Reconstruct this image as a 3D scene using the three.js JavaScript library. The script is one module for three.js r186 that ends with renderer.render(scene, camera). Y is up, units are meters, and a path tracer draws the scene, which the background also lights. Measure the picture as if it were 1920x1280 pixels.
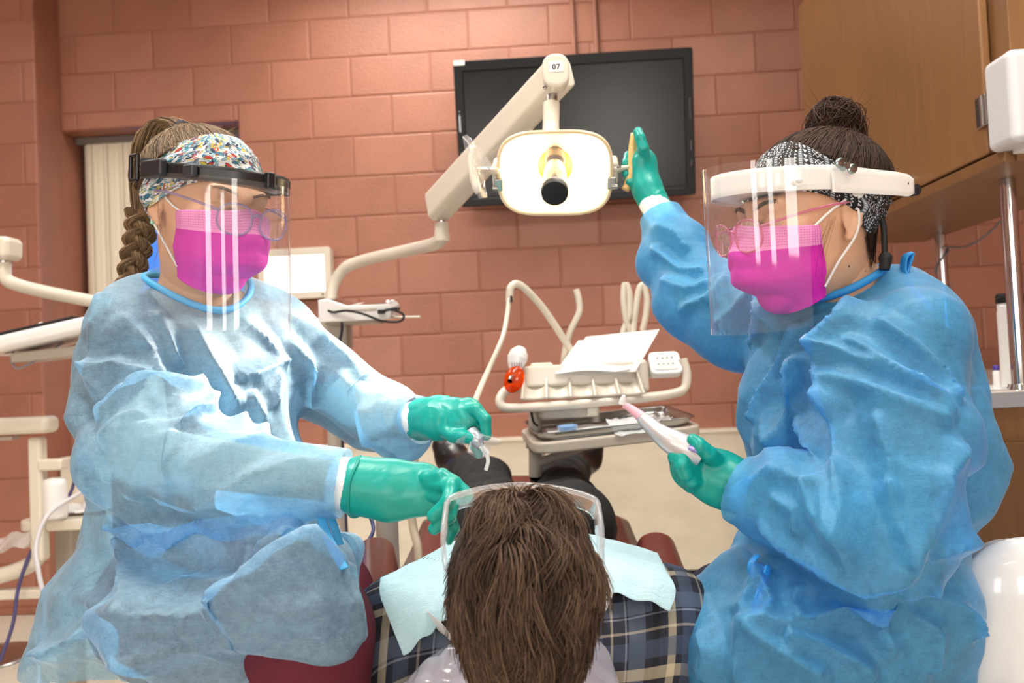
import * as THREE from 'three';
import { RoundedBoxGeometry } from 'three/addons/geometries/RoundedBoxGeometry.js';
import { mergeGeometries, mergeVertices } from 'three/addons/utils/BufferGeometryUtils.js';
import { RectAreaLightUniformsLib } from 'three/addons/lights/RectAreaLightUniformsLib.js';
import { ImprovedNoise } from 'three/addons/math/ImprovedNoise.js';

// ---------------------------------------------------------------- camera, light, exposure
const FOCAL = 1500, W = 1920, H = 1280;
const scene = new THREE.Scene();
const camera = new THREE.PerspectiveCamera(2 * Math.atan(H / 2 / FOCAL) * 180 / Math.PI, W / H, 0.05, 60);
camera.position.set(0, 1.08, 0);
camera.rotation.set(0.0316, 0.0394, -0.0459, 'YXZ');
camera.updateMatrixWorld(true);
camera.focus = 1.18;
camera.userData.fStop = 5;
scene.add(camera);
const renderer = new THREE.WebGLRenderer({ antialias: true });
renderer.toneMapping = THREE.LinearToneMapping;
renderer.toneMappingExposure = 1.12;
renderer.shadowMap.enabled = true;
RectAreaLightUniformsLib.init();
scene.background = new THREE.Color(0.10, 0.30, 0.95);   // evening sky seen through the window
const ROOM = { x0: -4.2, x1: 3.6, z0: -3.969, z1: 5.5, top: 3.15 };
// ceiling troffers: [x, z, width (x), depth (z), strength]
const TROFFERS = [
  [-0.45, -3.3, 1.2, 0.6, 16], [1.45, -2.75, 1.2, 0.6, 3.5], [-2.55, -2.5, 1.2, 0.6, 2.5],
  [-1.0, -1.1, 1.2, 0.6, 22], [0.95, -0.9, 1.2, 0.6, 20],
  [-1.3, 1.0, 1.2, 0.6, 9], [1.2, 1.0, 1.2, 0.6, 7], [-1.3, 3.2, 1.2, 0.6, 8], [1.2, 3.2, 1.2, 0.6, 8],
];
// lit corridor windows in the wall behind the camera: [x, width, y0, y1, strength]
const BACKLIGHTS = [[-3.3, 0.9, 0.9, 2.5, 8], [-0.9, 0.6, 0.9, 2.3, 8], [1.3, 1.1, 1.0, 2.6, 8]];
const LIGHT_COLOR = new THREE.Color(1.0, 0.955, 0.90);
// ---------------------------------------------------------------- helpers
let seedState = 12345;
const srand = s => { seedState = s >>> 0; };
const rnd = () => { seedState = (seedState + 0x6D2B79F5) >>> 0; let t = seedState; t = Math.imul(t ^ (t >>> 15), t | 1); t ^= t + Math.imul(t ^ (t >>> 7), t | 61); return ((t ^ (t >>> 14)) >>> 0) / 4294967296; };
const rr = (a, b) => a + (b - a) * rnd();
const V = (x = 0, y = 0, z = 0) => new THREE.Vector3(x, y, z);
const clamp = (x, a, b) => Math.min(b, Math.max(a, x));
const lerp = (a, b, t) => a + (b - a) * t;
const smooth = (a, b, x) => { const t = clamp((x - a) / (b - a), 0, 1); return t * t * (3 - 2 * t); };
const noiseGen = new ImprovedNoise();
const noise = (x, y, z) => noiseGen.noise(x + 31.7, y + 17.3, z + 5.9);
const camQ = camera.quaternion.clone(), camP = camera.position.clone();
// pixel of the photograph + depth along the lens axis -> place
const P = (px, py, d) => V((px - 960) / FOCAL * d, (640 - py) / FOCAL * d, -d).applyQuaternion(camQ).add(camP);
const rayOf = (px, py) => V((px - 960) / FOCAL, (640 - py) / FOCAL, -1).applyQuaternion(camQ);
const onZ = (px, py, z) => { const r = rayOf(px, py); return r.clone().multiplyScalar((z - camP.z) / r.z).add(camP); };
const onY = (px, py, y) => { const r = rayOf(px, py); return r.clone().multiplyScalar((y - camP.y) / r.y).add(camP); };
const onX = (px, py, x) => { const r = rayOf(px, py); return r.clone().multiplyScalar((x - camP.x) / r.x).add(camP); };
const dirC = (x, y, z) => V(x, y, z).normalize().applyQuaternion(camQ);   // direction given right / up / towards the lens
const offC = (x, y, z) => V(x, y, z).applyQuaternion(camQ);                    // the same without unit length
const names = {};
const numbered = n => { const k = names[n] = (names[n] ?? -1) + 1; return k ? `${n}_${String(k).padStart(3, '0')}` : n; };
function thing(name, label, category, group) {
  const o = new THREE.Group(); o.name = numbered(name); scene.add(o);
  o.userData = { label, category }; if (group) o.userData.group = group;
  return o;
}
function struct(name, kind = 'structure') { const o = new THREE.Group(); o.name = name; scene.add(o); o.userData = { kind }; return o; }
function part(parent, name, geo, mat, label) {
  const m = new THREE.Mesh(Array.isArray(geo) ? merge(geo) : geo, mat); m.name = name; m.castShadow = m.receiveShadow = true;
  parent.add(m); if (label) m.userData.label = label; return m;
}
function merge(list) {
  const l = list.map(g => { const q = g.index ? g.toNonIndexed() : g.clone(); for (const k of Object.keys(q.attributes)) if (!['position', 'normal', 'uv'].includes(k)) q.deleteAttribute(k);
    if (!q.attributes.uv) q.setAttribute('uv', new THREE.BufferAttribute(new Float32Array(q.attributes.position.count * 2), 2)); if (!q.attributes.normal) q.computeVertexNormals(); return q; });
  return mergeGeometries(l);
}
// moves a finished group's origin to the base of what it holds
function rebase(g) {
  g.updateMatrixWorld(true);
  const b = new THREE.Box3().setFromObject(g); if (b.isEmpty()) return g;
  const o = V((b.min.x + b.max.x) / 2, b.min.y, (b.min.z + b.max.z) / 2);
  for (const c of g.children) c.position.sub(o);
  g.position.add(o); return g;
}
const mat = (c, rough = 0.5, o = {}) => new THREE.MeshStandardMaterial({ color: c, roughness: rough, side: THREE.DoubleSide, ...o });
const phys = (c, rough = 0.5, o = {}) => new THREE.MeshPhysicalMaterial({ color: c, roughness: rough, side: THREE.DoubleSide, ...o });
const box = (w, h, d, r = 0.004, s = 2) => new RoundedBoxGeometry(w, h, d, s, Math.min(r, w / 2.01, h / 2.01, d / 2.01));
const at = (g, x, y, z, q) => { if (q) g.applyQuaternion(q); g.translate(x, y, z); return g; };
const atV = (g, p, q) => at(g, p.x, p.y, p.z, q);
// quaternion whose local z looks along f and local y is near u
function frame(f, u) { const z = f.clone().normalize(), x = new THREE.Vector3().crossVectors(u, z).normalize(), y = new THREE.Vector3().crossVectors(z, x); return new THREE.Quaternion().setFromRotationMatrix(new THREE.Matrix4().makeBasis(x, y, z)); }
const qY = v => new THREE.Quaternion().setFromUnitVectors(V(0, 1, 0), v.clone().normalize());
function rod(a, b, r, r2 = r, seg = 16) { const l = a.distanceTo(b), g = new THREE.CylinderGeometry(r2, r, l, seg); g.applyQuaternion(qY(b.clone().sub(a))); g.translate((a.x + b.x) / 2, (a.y + b.y) / 2, (a.z + b.z) / 2); return g; }
function tube(pts, r, n = 48, seg = 10, tension = 0.5, closed = false) { return new THREE.TubeGeometry(new THREE.CatmullRomCurve3(pts, closed, 'catmullrom', tension), n, r, seg, closed); }
const capEnds = (pts, r) => [new THREE.SphereGeometry(r, 10, 8).translate(pts[0].x, pts[0].y, pts[0].z), new THREE.SphereGeometry(r, 10, 8).translate(pts.at(-1).x, pts.at(-1).y, pts.at(-1).z)];
function tubeR(pts, radii, n = 40, seg = 12, flat = 1, up = V(0, 1, 0)) {            // a tube with a radius that changes, closed ends
  const c = new THREE.CatmullRomCurve3(pts), pos = [], idx = []; let prev = null;
  for (let i = 0; i <= n; i++) {
    const t = i / n, p = c.getPoint(t), T = c.getTangent(t), k = t * (radii.length - 1), a = Math.min(radii.length - 2, Math.floor(k)), r = lerp(radii[a], radii[a + 1], k - a);
    let N = prev ? prev.clone().addScaledVector(T, -prev.dot(T)) : new THREE.Vector3().crossVectors(T, Math.abs(T.dot(up)) > 0.95 ? V(1, 0, 0) : up); N.normalize(); prev = N;
    const B = new THREE.Vector3().crossVectors(T, N);
    for (let j = 0; j < seg; j++) { const an = j / seg * Math.PI * 2, q = p.clone().addScaledVector(N, Math.cos(an) * r).addScaledVector(B, Math.sin(an) * r * flat); pos.push(q.x, q.y, q.z); }
  }
  for (let i = 0; i < n; i++) for (let j = 0; j < seg; j++) { const a = i * seg + j, b = i * seg + (j + 1) % seg; idx.push(a, b, a + seg, b, b + seg, a + seg); }
  for (const e of [0, n]) { const k = pos.length / 3, p = c.getPoint(e / n); pos.push(p.x, p.y, p.z); for (let j = 0; j < seg; j++) { const a = e * seg + j, b = e * seg + (j + 1) % seg; e ? idx.push(a, b, k) : idx.push(b, a, k); } }
  const g = new THREE.BufferGeometry(); g.setAttribute('position', new THREE.Float32BufferAttribute(pos, 3)); g.setIndex(idx); g.computeVertexNormals(); return g;
}
const lathe = (pts, seg = 32) => new THREE.LatheGeometry(pts.map(p => new THREE.Vector2(...p)), seg);
function roundRect(w, h, r) { const s = new THREE.Shape(), x = w / 2, y = h / 2; s.moveTo(-x + r, -y); s.lineTo(x - r, -y); s.quadraticCurveTo(x, -y, x, -y + r); s.lineTo(x, y - r); s.quadraticCurveTo(x, y, x - r, y); s.lineTo(-x + r, y); s.quadraticCurveTo(-x, y, -x, y - r); s.lineTo(-x, -y + r); s.quadraticCurveTo(-x, -y, -x + r, -y); return s; }
const extrude = (s, depth, bevel = 0.002, seg = 2, curveSegments = 10) => new THREE.ExtrudeGeometry(s, { depth, bevelEnabled: bevel > 0, bevelSize: bevel, bevelThickness: bevel, bevelSegments: seg, curveSegments });
// a grid of points (rows of Vector3) as a sheet; uv 0..1
function sheet(fn, nu, nv, closedU = false) {
  const pos = [], uv = [], idx = [];
  for (let j = 0; j <= nv; j++) for (let i = 0; i <= nu; i++) { const p = fn(i / nu, j / nv); pos.push(p.x, p.y, p.z); uv.push(i / nu, 1 - j / nv); }
  for (let j = 0; j < nv; j++) for (let i = 0; i < nu; i++) { const a = j * (nu + 1) + i; idx.push(a, a + nu + 1, a + 1, a + 1, a + nu + 1, a + nu + 2); }
  const g = new THREE.BufferGeometry(); g.setAttribute('position', new THREE.Float32BufferAttribute(pos, 3)); g.setAttribute('uv', new THREE.Float32BufferAttribute(uv, 2)); g.setIndex(idx); g.computeVertexNormals(); return g;
}
// the same sheet with a back side and closed rims
function thick(g, t) {
  const p = g.attributes.position, n = g.attributes.normal, c = p.count, pos = [], uv = [], idx = [], gi = g.index.array, u = g.attributes.uv;
  for (let s = 0; s < 2; s++) for (let i = 0; i < c; i++) { const k = s ? -t : 0; pos.push(p.getX(i) + n.getX(i) * k, p.getY(i) + n.getY(i) * k, p.getZ(i) + n.getZ(i) * k); uv.push(u ? u.getX(i) : 0, u ? u.getY(i) : 0); }
  const edges = new Map();
  for (let i = 0; i < gi.length; i += 3) { idx.push(gi[i], gi[i + 1], gi[i + 2], gi[i + 2] + c, gi[i + 1] + c, gi[i] + c); for (let e = 0; e < 3; e++) { const a = gi[i + e], b = gi[i + (e + 1) % 3], k = a < b ? a * c + b : b * c + a; edges.has(k) ? edges.set(k, null) : edges.set(k, [a, b]); } }
  for (const e of edges.values()) if (e) idx.push(e[1], e[0], e[0] + c, e[1], e[0] + c, e[1] + c);
  const q = new THREE.BufferGeometry(); q.setAttribute('position', new THREE.Float32BufferAttribute(pos, 3)); q.setAttribute('uv', new THREE.Float32BufferAttribute(uv, 2)); q.setIndex(idx); q.computeVertexNormals(); return q;
}
// ---------------------------------------------------------------- textures
function dataTex(n, fn, srgb, repeat = 1) {
  const a = new Uint8Array(n * n * 4); for (let y = 0; y < n; y++) for (let x = 0; x < n; x++) { const c = fn(x / n, y / n), k = (y * n + x) * 4; if (typeof c === 'number') a[k] = a[k + 1] = a[k + 2] = clamp(c, 0, 1) * 255; else { a[k] = clamp(c[0], 0, 1) * 255; a[k + 1] = clamp(c[1], 0, 1) * 255; a[k + 2] = clamp(c[2], 0, 1) * 255; } a[k + 3] = 255; }
  const t = new THREE.DataTexture(a, n, n); t.wrapS = t.wrapT = THREE.RepeatWrapping; t.magFilter = THREE.LinearFilter; t.minFilter = THREE.LinearMipmapLinearFilter; t.generateMipmaps = true; if (srgb) t.colorSpace = THREE.SRGBColorSpace; t.repeat.set(repeat, repeat); t.needsUpdate = true; return t;
}
// periodic noise on the unit square
function pnoise(u, v, f, s = 0) { u -= Math.floor(u); v -= Math.floor(v); const z = s * 1.37 + 0.5, n = (a, b) => noiseGen.noise(a * f + 40.3, b * f + 71.9, z), w = t => clamp((t - 0.8) / 0.2, 0, 1), a = w(u), b = w(v), A = n(u, v); if (!a && !b) return A; const B = a ? n(u - 1, v) : A, C = b ? n(u, v - 1) : A, D = a && b ? n(u - 1, v - 1) : a ? B : C; return lerp(lerp(A, B, a), lerp(C, D, a), b) * (1 + 0.4 * (a * (1 - a) + b * (1 - b))); }
function fbm(u, v, f, o = 4, s = 0) { let a = 0, k = 1, t = 0; for (let i = 0; i < o; i++) { a += k * pnoise(u, v, f, s + i * 9.1); t += k; k *= 0.55; f *= 2; } return a / t; }
function canvasTex(w, h, draw, srgb = true) { const c = document.createElement('canvas'); c.width = w; c.height = h; draw(c.getContext('2d'), w, h); const t = new THREE.CanvasTexture(c); if (srgb) t.colorSpace = THREE.SRGBColorSpace; t.wrapS = t.wrapT = THREE.RepeatWrapping; t.anisotropy = 4; return t; }
// planar uv in metres
function uvBox(g, sx = 1, sy = 1) { const p = g.attributes.position, n = g.attributes.normal, uv = new Float32Array(p.count * 2); for (let i = 0; i < p.count; i++) { const ax = Math.abs(n.getX(i)), ay = Math.abs(n.getY(i)), az = Math.abs(n.getZ(i)); let a, b; if (az >= ax && az >= ay) { a = p.getX(i); b = p.getY(i); } else if (ax >= ay) { a = p.getZ(i); b = p.getY(i); } else { a = p.getX(i); b = p.getZ(i); } uv[i * 2] = a * sx; uv[i * 2 + 1] = b * sy; } g.setAttribute('uv', new THREE.BufferAttribute(uv, 2)); return g; }
// ---------------------------------------------------------------- distance fields and their mesh
class Field {
  constructor() { this.p = []; }
  cap(a, b, ra, rb = ra, k = 0.02) { const dx = b.x - a.x, dy = b.y - a.y, dz = b.z - a.z; this.p.push({ t: 0, ax: a.x, ay: a.y, az: a.z, dx, dy, dz, il: 1 / Math.max(1e-9, dx * dx + dy * dy + dz * dz), ra, rb, k }); return this; }
  chain(pts, rs, k = 0.01) { for (let i = 0; i + 1 < pts.length; i++) this.cap(pts[i], pts[i + 1], rs[i], rs[i + 1], k); return this; }
  ell(c, r, q = null, k = 0.02, sub = false) { const m = new THREE.Matrix4().makeRotationFromQuaternion(q ?? new THREE.Quaternion()).elements; this.p.push({ t: sub ? 2 : 1, ax: c.x, ay: c.y, az: c.z, m, r, k }); return this; }
  flatCap(a, b, ra, rb, n, s, k = 0.02) {   // a capsule squashed to s along n
    const dx = b.x - a.x, dy = b.y - a.y, dz = b.z - a.z; this.p.push({ t: 3, ax: a.x, ay: a.y, az: a.z, dx, dy, dz, il: 1 / (dx * dx + dy * dy + dz * dz), ra, rb, k, n: n.clone().normalize(), s }); return this;
  }
  ev(x, y, z) {
    let d = 1e3;
    for (const q of this.p) {
      const px = x - q.ax, py = y - q.ay, pz = z - q.az; let e;
      if (q.t === 0) { const t = clamp((px * q.dx + py * q.dy + pz * q.dz) * q.il, 0, 1), ux = px - q.dx * t, uy = py - q.dy * t, uz = pz - q.dz * t; e = Math.sqrt(ux * ux + uy * uy + uz * uz) - (q.ra + (q.rb - q.ra) * t); }
      else if (q.t === 3) { const t = clamp((px * q.dx + py * q.dy + pz * q.dz) * q.il, 0, 1); let ux = px - q.dx * t, uy = py - q.dy * t, uz = pz - q.dz * t; const h = ux * q.n.x + uy * q.n.y + uz * q.n.z, g = h / q.s - h; ux += q.n.x * g; uy += q.n.y * g; uz += q.n.z * g; e = (Math.sqrt(ux * ux + uy * uy + uz * uz) - (q.ra + (q.rb - q.ra) * t)) * Math.min(1, q.s * 1.15); }
      else { const m = q.m, lx = (m[0] * px + m[1] * py + m[2] * pz), ly = (m[4] * px + m[5] * py + m[6] * pz), lz = (m[8] * px + m[9] * py + m[10] * pz), a = lx / q.r[0], b = ly / q.r[1], c = lz / q.r[2], k0 = Math.sqrt(a * a + b * b + c * c), a2 = a / q.r[0], b2 = b / q.r[1], c2 = c / q.r[2], k1 = Math.sqrt(a2 * a2 + b2 * b2 + c2 * c2); e = k1 > 1e-9 ? k0 * (k0 - 1) / k1 : -Math.min(...q.r); }
      if (q.t === 2) { const h = clamp(0.5 - 0.5 * (e + d) / q.k, 0, 1); d = lerp(d, -e, h) + q.k * h * (1 - h); }
      else { const h = clamp(0.5 + 0.5 * (e - d) / q.k, 0, 1); d = lerp(e, d, h) - q.k * h * (1 - h); }
    }
    return d;
  }
}
function meshField(f, lo, hi, cell, { grad = 1e-3, slack = 1.0 } = {}) {
  const nx = Math.ceil((hi.x - lo.x) / cell) + 1, ny = Math.ceil((hi.y - lo.y) / cell) + 1, nz = Math.ceil((hi.z - lo.z) / cell) + 1, B = 6, val = new Float32Array(nx * ny * nz).fill(1);
  const id = (i, j, k) => (k * ny + j) * nx + i;
  for (let k = 0; k < nz; k += B) for (let j = 0; j < ny; j += B) for (let i = 0; i < nx; i += B) {
    const c = f(lo.x + (i + B / 2) * cell, lo.y + (j + B / 2) * cell, lo.z + (k + B / 2) * cell), far = Math.abs(c) > B * cell * 0.9 * slack + cell * 1.8;
    for (let c2 = k; c2 < Math.min(nz, k + B); c2++) for (let b2 = j; b2 < Math.min(ny, j + B); b2++) for (let a2 = i; a2 < Math.min(nx, i + B); a2++) val[id(a2, b2, c2)] = far ? c : f(lo.x + a2 * cell, lo.y + b2 * cell, lo.z + c2 * cell);
  }
  const vid = new Int32Array(nx * ny * nz).fill(-1), pos = [], idx = [];
  for (let k = 0; k < nz - 1; k++) for (let j = 0; j < ny - 1; j++) for (let i = 0; i < nx - 1; i++) {
    let m = 0; const v = []; for (let c = 0; c < 8; c++) { const q = val[id(i + (c & 1), j + ((c >> 1) & 1), k + (c >> 2))]; v.push(q); if (q < 0) m++; }
    if (m === 0 || m === 8) continue;
    let sx = 0, sy = 0, sz = 0, n = 0;
    for (let a = 0; a < 8; a++) for (const bit of [1, 2, 4]) if (!(a & bit)) { const b = a | bit; if ((v[a] < 0) !== (v[b] < 0)) { const t = v[a] / (v[a] - v[b]); sx += (a & 1) + (bit === 1 ? t : 0); sy += ((a >> 1) & 1) + (bit === 2 ? t : 0); sz += (a >> 2) + (bit === 4 ? t : 0); n++; } }
    vid[id(i, j, k)] = pos.length / 3; pos.push(lo.x + (i + sx / n) * cell, lo.y + (j + sy / n) * cell, lo.z + (k + sz / n) * cell);
  }
  const quad = (a, b, c, d, flip) => { if (a < 0 || b < 0 || c < 0 || d < 0) return; flip ? idx.push(a, c, b, b, c, d) : idx.push(a, b, c, b, d, c); };
  for (let k = 1; k < nz - 1; k++) for (let j = 1; j < ny - 1; j++) for (let i = 1; i < nx - 1; i++) {
    const s = val[id(i, j, k)] < 0;
    if (s !== val[id(i + 1, j, k)] < 0) quad(vid[id(i, j - 1, k - 1)], vid[id(i, j, k - 1)], vid[id(i, j - 1, k)], vid[id(i, j, k)], !s);
    if (s !== val[id(i, j + 1, k)] < 0) quad(vid[id(i - 1, j, k - 1)], vid[id(i, j, k - 1)], vid[id(i - 1, j, k)], vid[id(i, j, k)], s);
    if (s !== val[id(i, j, k + 1)] < 0) quad(vid[id(i - 1, j - 1, k)], vid[id(i, j - 1, k)], vid[id(i - 1, j, k)], vid[id(i, j, k)], !s);
  }
  const nor = new Float32Array(pos.length);
  for (let i = 0; i < pos.length; i += 3) { const x = pos[i], y = pos[i + 1], z = pos[i + 2], e = grad; let a = f(x + e, y, z) - f(x - e, y, z), b = f(x, y + e, z) - f(x, y - e, z), c = f(x, y, z + e) - f(x, y, z - e); const l = Math.hypot(a, b, c) || 1; nor[i] = a / l; nor[i + 1] = b / l; nor[i + 2] = c / l; }
  const g = new THREE.BufferGeometry(); g.setAttribute('position', new THREE.Float32BufferAttribute(pos, 3)); g.setAttribute('normal', new THREE.BufferAttribute(nor, 3)); g.setIndex(idx); return g;
}
// bounds of a field's primitives
function boundsOf(fld, pad = 0.02) { const b = new THREE.Box3(); for (const q of fld.p) { if (q.t === 2) continue; const r = (q.t === 1 ? Math.max(...q.r) : Math.max(q.ra, q.rb)); b.expandByPoint(V(q.ax - r, q.ay - r, q.az - r)); b.expandByPoint(V(q.ax + r, q.ay + r, q.az + r)); if (q.t !== 1) { b.expandByPoint(V(q.ax + q.dx - r, q.ay + q.dy - r, q.az + q.dz - r)); b.expandByPoint(V(q.ax + q.dx + r, q.ay + q.dy + r, q.az + q.dz + r)); } } b.expandByScalar(pad); return b; }
const meshOf = (fld, cell, pad = 0.02) => { const b = boundsOf(fld, pad); return meshField((x, y, z) => fld.ev(x, y, z), b.min, b.max, cell); };
// cuts a mesh where cut(p) < 0 and lays the rim on the cut
function trim(g, cut, eps = 1e-3) {
  const p = g.attributes.position, c = new Float32Array(p.count), v = V(0, 0, 0), gi = g.index.array, out = [];
  for (let i = 0; i < p.count; i++) c[i] = cut(p.getX(i), p.getY(i), p.getZ(i));
  const used = new Set();
  for (let i = 0; i < gi.length; i += 3) { const a = gi[i], b = gi[i + 1], d = gi[i + 2], n = (c[a] > 0) + (c[b] > 0) + (c[d] > 0); if (n >= 2) { out.push(a, b, d); used.add(a); used.add(b); used.add(d); } else if (n === 1 && Math.min(c[a], c[b], c[d]) > -0.004) { out.push(a, b, d); used.add(a); used.add(b); used.add(d); } }
  for (const i of used) if (c[i] < 0) { const x = p.getX(i), y = p.getY(i), z = p.getZ(i); let gx = (cut(x + eps, y, z) - cut(x - eps, y, z)) / (2 * eps), gy = (cut(x, y + eps, z) - cut(x, y - eps, z)) / (2 * eps), gz = (cut(x, y, z + eps) - cut(x, y, z - eps)) / (2 * eps); const l = Math.max(0.2, gx * gx + gy * gy + gz * gz), k = clamp(-c[i], 0, 0.02) / l; p.setXYZ(i, x + gx * k, y + gy * k, z + gz * k); }
  // compact
  const map = new Map(), pos = [], nor = [], idx = []; const n = g.attributes.normal;
  for (const i of out) { if (!map.has(i)) { map.set(i, map.size); pos.push(p.getX(i), p.getY(i), p.getZ(i)); nor.push(n.getX(i), n.getY(i), n.getZ(i)); } idx.push(map.get(i)); }
  const q = new THREE.BufferGeometry(); q.setAttribute('position', new THREE.Float32BufferAttribute(pos, 3)); q.setAttribute('normal', new THREE.Float32BufferAttribute(nor, 3)); q.setIndex(idx); return q;
}
function displace(g, fn) { const p = g.attributes.position, n = g.attributes.normal; for (let i = 0; i < p.count; i++) { const h = fn(p.getX(i), p.getY(i), p.getZ(i), n.getX(i), n.getY(i), n.getZ(i)); p.setXYZ(i, p.getX(i) + n.getX(i) * h, p.getY(i) + n.getY(i) * h, p.getZ(i) + n.getZ(i) * h); } g.computeVertexNormals(); return g; }
// triplanar-like uv so that woven and print textures keep their size
function uvFold(g, s = 1) { const p = g.attributes.position, n = g.attributes.normal, uv = new Float32Array(p.count * 2); for (let i = 0; i < p.count; i++) { uv[i * 2] = (p.getX(i) + p.getZ(i) * 0.6) * s; uv[i * 2 + 1] = (p.getY(i) - p.getZ(i) * 0.5) * s; } g.setAttribute('uv', new THREE.BufferAttribute(uv, 2)); return g; }
// uv in metres by the way each triangle faces
function uvFace(g, s = 1) { const q = g.toNonIndexed(), p = q.attributes.position, uv = new Float32Array(p.count * 2); for (let i = 0; i < p.count; i += 3) { const a = V().fromBufferAttribute(p, i), b = V().fromBufferAttribute(p, i + 1), c = V().fromBufferAttribute(p, i + 2), n = b.clone().sub(a).cross(c.clone().sub(a)), ax = Math.abs(n.x), ay = Math.abs(n.y), az = Math.abs(n.z); for (const [k, v] of [[i, a], [i + 1, b], [i + 2, c]]) { const [e, f] = az >= ax && az >= ay ? [v.x, v.y] : ax >= ay ? [v.z, v.y] : [v.x, v.z]; uv[k * 2] = e * s; uv[k * 2 + 1] = f * s; } } q.setAttribute('uv', new THREE.BufferAttribute(uv, 2)); return q; }
const marchTo = (fld, px, py, d0 = 0.6, d1 = 3) => { const r = rayOf(px, py); let t = d0; for (let i = 0; i < 200 && t < d1; i++) { const q = r.clone().multiplyScalar(t).add(camP), e = fld.ev(q.x, q.y, q.z); if (e < 4e-4) return q; t += Math.max(e * 0.7, 4e-4) / r.length(); } return null; };
// ---------------------------------------------------------------- the room
const grainTex = dataTex(256, (u, v) => 0.5 + 0.9 * fbm(u, v, 24, 4, 2) + 0.25 * fbm(u, v, 110, 2, 8));
grainTex.repeat.set(3.2, 3.2);
const blotTex = dataTex(256, (u, v) => { const k = 0.97 + 0.07 * fbm(u, v, 7, 4, 5); return [k, k, k]; }, true); blotTex.repeat.set(0.9, 0.9);
const M = {
  wallA: mat(0xae7560, 0.42, { map: blotTex, bumpMap: grainTex, bumpScale: 0.0012 }),
  wallB: mat(0xaa715c, 0.45, { map: blotTex, bumpMap: grainTex, bumpScale: 0.0016 }),
  wallC: mat(0xb27964, 0.40, { map: blotTex, bumpMap: grainTex, bumpScale: 0.0010 }),
  mortar: mat(0xa66e59, 0.55, { map: blotTex, bumpMap: grainTex, bumpScale: 0.001 }),
  cream: mat(0xefe6d2, 0.35, { map: blotTex }),
  black: mat(0x0b0b0c, 0.5),
  ceil: mat(0xb9b4aa, 0.9), plain: mat(0xcfc4b4, 0.8),
  unit: phys(0xded6c6, 0.32, { clearcoat: 0.3, clearcoatRoughness: 0.2 }),       // enamelled dental equipment
  unitGrey: mat(0xb5ada1, 0.4), white: phys(0xeeeeec, 0.3, { clearcoat: 0.3 }), whiteMatt: mat(0xf0efec, 0.7),
  chrome: mat(0xc9cacc, 0.12, { metalness: 1 }), steel: mat(0xb7b6b3, 0.24, { metalness: 1 }), darkMetal: mat(0x3b3836, 0.4, { metalness: 0.6 }),
  rubber: mat(0x17171b, 0.6), cableGrey: mat(0x8e8b90, 0.55), cableBlue: mat(0x4a4676, 0.5),
  maroon: phys(0x5c1518, 0.28, { clearcoat: 0.4, clearcoatRoughness: 0.25 }),
};
const Z0 = ROOM.z0, ROW0 = 2.682, RH = 0.2032, BW = 0.4064, COL0 = -0.508;
// window opening in the wall, in metres
const winR = onZ(449, 300, Z0).x, winTop = onZ(449, 226, Z0).y, winBot = 0.9, pilX = onZ(73, 420, Z0 + 0.2).x;
const blockGeo = {};
function blockGeometry(w, h) {                       // chamfered face, open at the back
  const key = `${w.toFixed(3)}_${h.toFixed(3)}`; if (blockGeo[key]) return blockGeo[key];
  const a = w / 2 - 0.0025, b = h / 2 - 0.0025, c = 0.0045, d = 0.0045, ring = (x, y, z) => [[-x, -y, z], [x, -y, z], [x, y, z], [-x, y, z]];
  const p = [...ring(a, b, -0.02), ...ring(a, b, -d), ...ring(a - c * 0.4, b - c * 0.4, -d * 0.35), ...ring(a - c * 1.5, b - c * 1.5, 0)].flat(), idx = [];
  for (let r = 0; r < 3; r++) for (let i = 0; i < 4; i++) { const q = r * 4 + i, s = r * 4 + (i + 1) % 4; idx.push(q, s, q + 4, s, s + 4, q + 4); }
  idx.push(12, 13, 14, 12, 14, 15);
  const g = new THREE.BufferGeometry(); g.setAttribute('position', new THREE.Float32BufferAttribute(p, 3)); g.setIndex(idx);
  const n = g.toNonIndexed(); n.computeVertexNormals(); return blockGeo[key] = uvBox(n);
}
srand(77);
function blocks(parent, z, x0, x1, y0, y1, holes, shift = 0) {
  const r0 = Math.floor((ROW0 - y1) / RH), r1 = Math.ceil((ROW0 - y0) / RH);
  for (let r = r0; r < r1; r++) {
    const top = Math.min(y1, ROW0 - r * RH), bot = Math.max(y0, ROW0 - (r + 1) * RH); if (top - bot < 0.03) continue;
    const off = COL0 + shift + (((r % 2) + 2) % 2 ? BW / 2 : 0);
    for (let c = Math.floor((x0 - off) / BW); c <= Math.ceil((x1 - off) / BW); c++) {
      let spans = [[Math.max(x0, off + c * BW), Math.min(x1, off + (c + 1) * BW), bot, top]];
      for (const h of holes) spans = spans.flatMap(([a, b, lo, hi]) => { if (b <= h[0] || a >= h[1] || hi <= h[2] || lo >= h[3]) return [[a, b, lo, hi]]; const o = []; if (a < h[0]) o.push([a, h[0], lo, hi]); if (b > h[1]) o.push([h[1], b, lo, hi]); const m0 = Math.max(a, h[0]), m1 = Math.min(b, h[1]); if (hi > h[3]) o.push([m0, m1, h[3], hi]); if (lo < h[2]) o.push([m0, m1, lo, h[2]]); return o; });
      for (const [a, b, lo, hi] of spans) { if (b - a < 0.025 || hi - lo < 0.02) continue;
        const m = part(parent, 'block', blockGeometry(b - a, hi - lo), [M.wallA, M.wallB, M.wallC][Math.floor(rnd() * 3)]); m.position.set((a + b) / 2, (lo + hi) / 2, z + rr(-0.0008, 0.0008)); }
    }
  }
}
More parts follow.
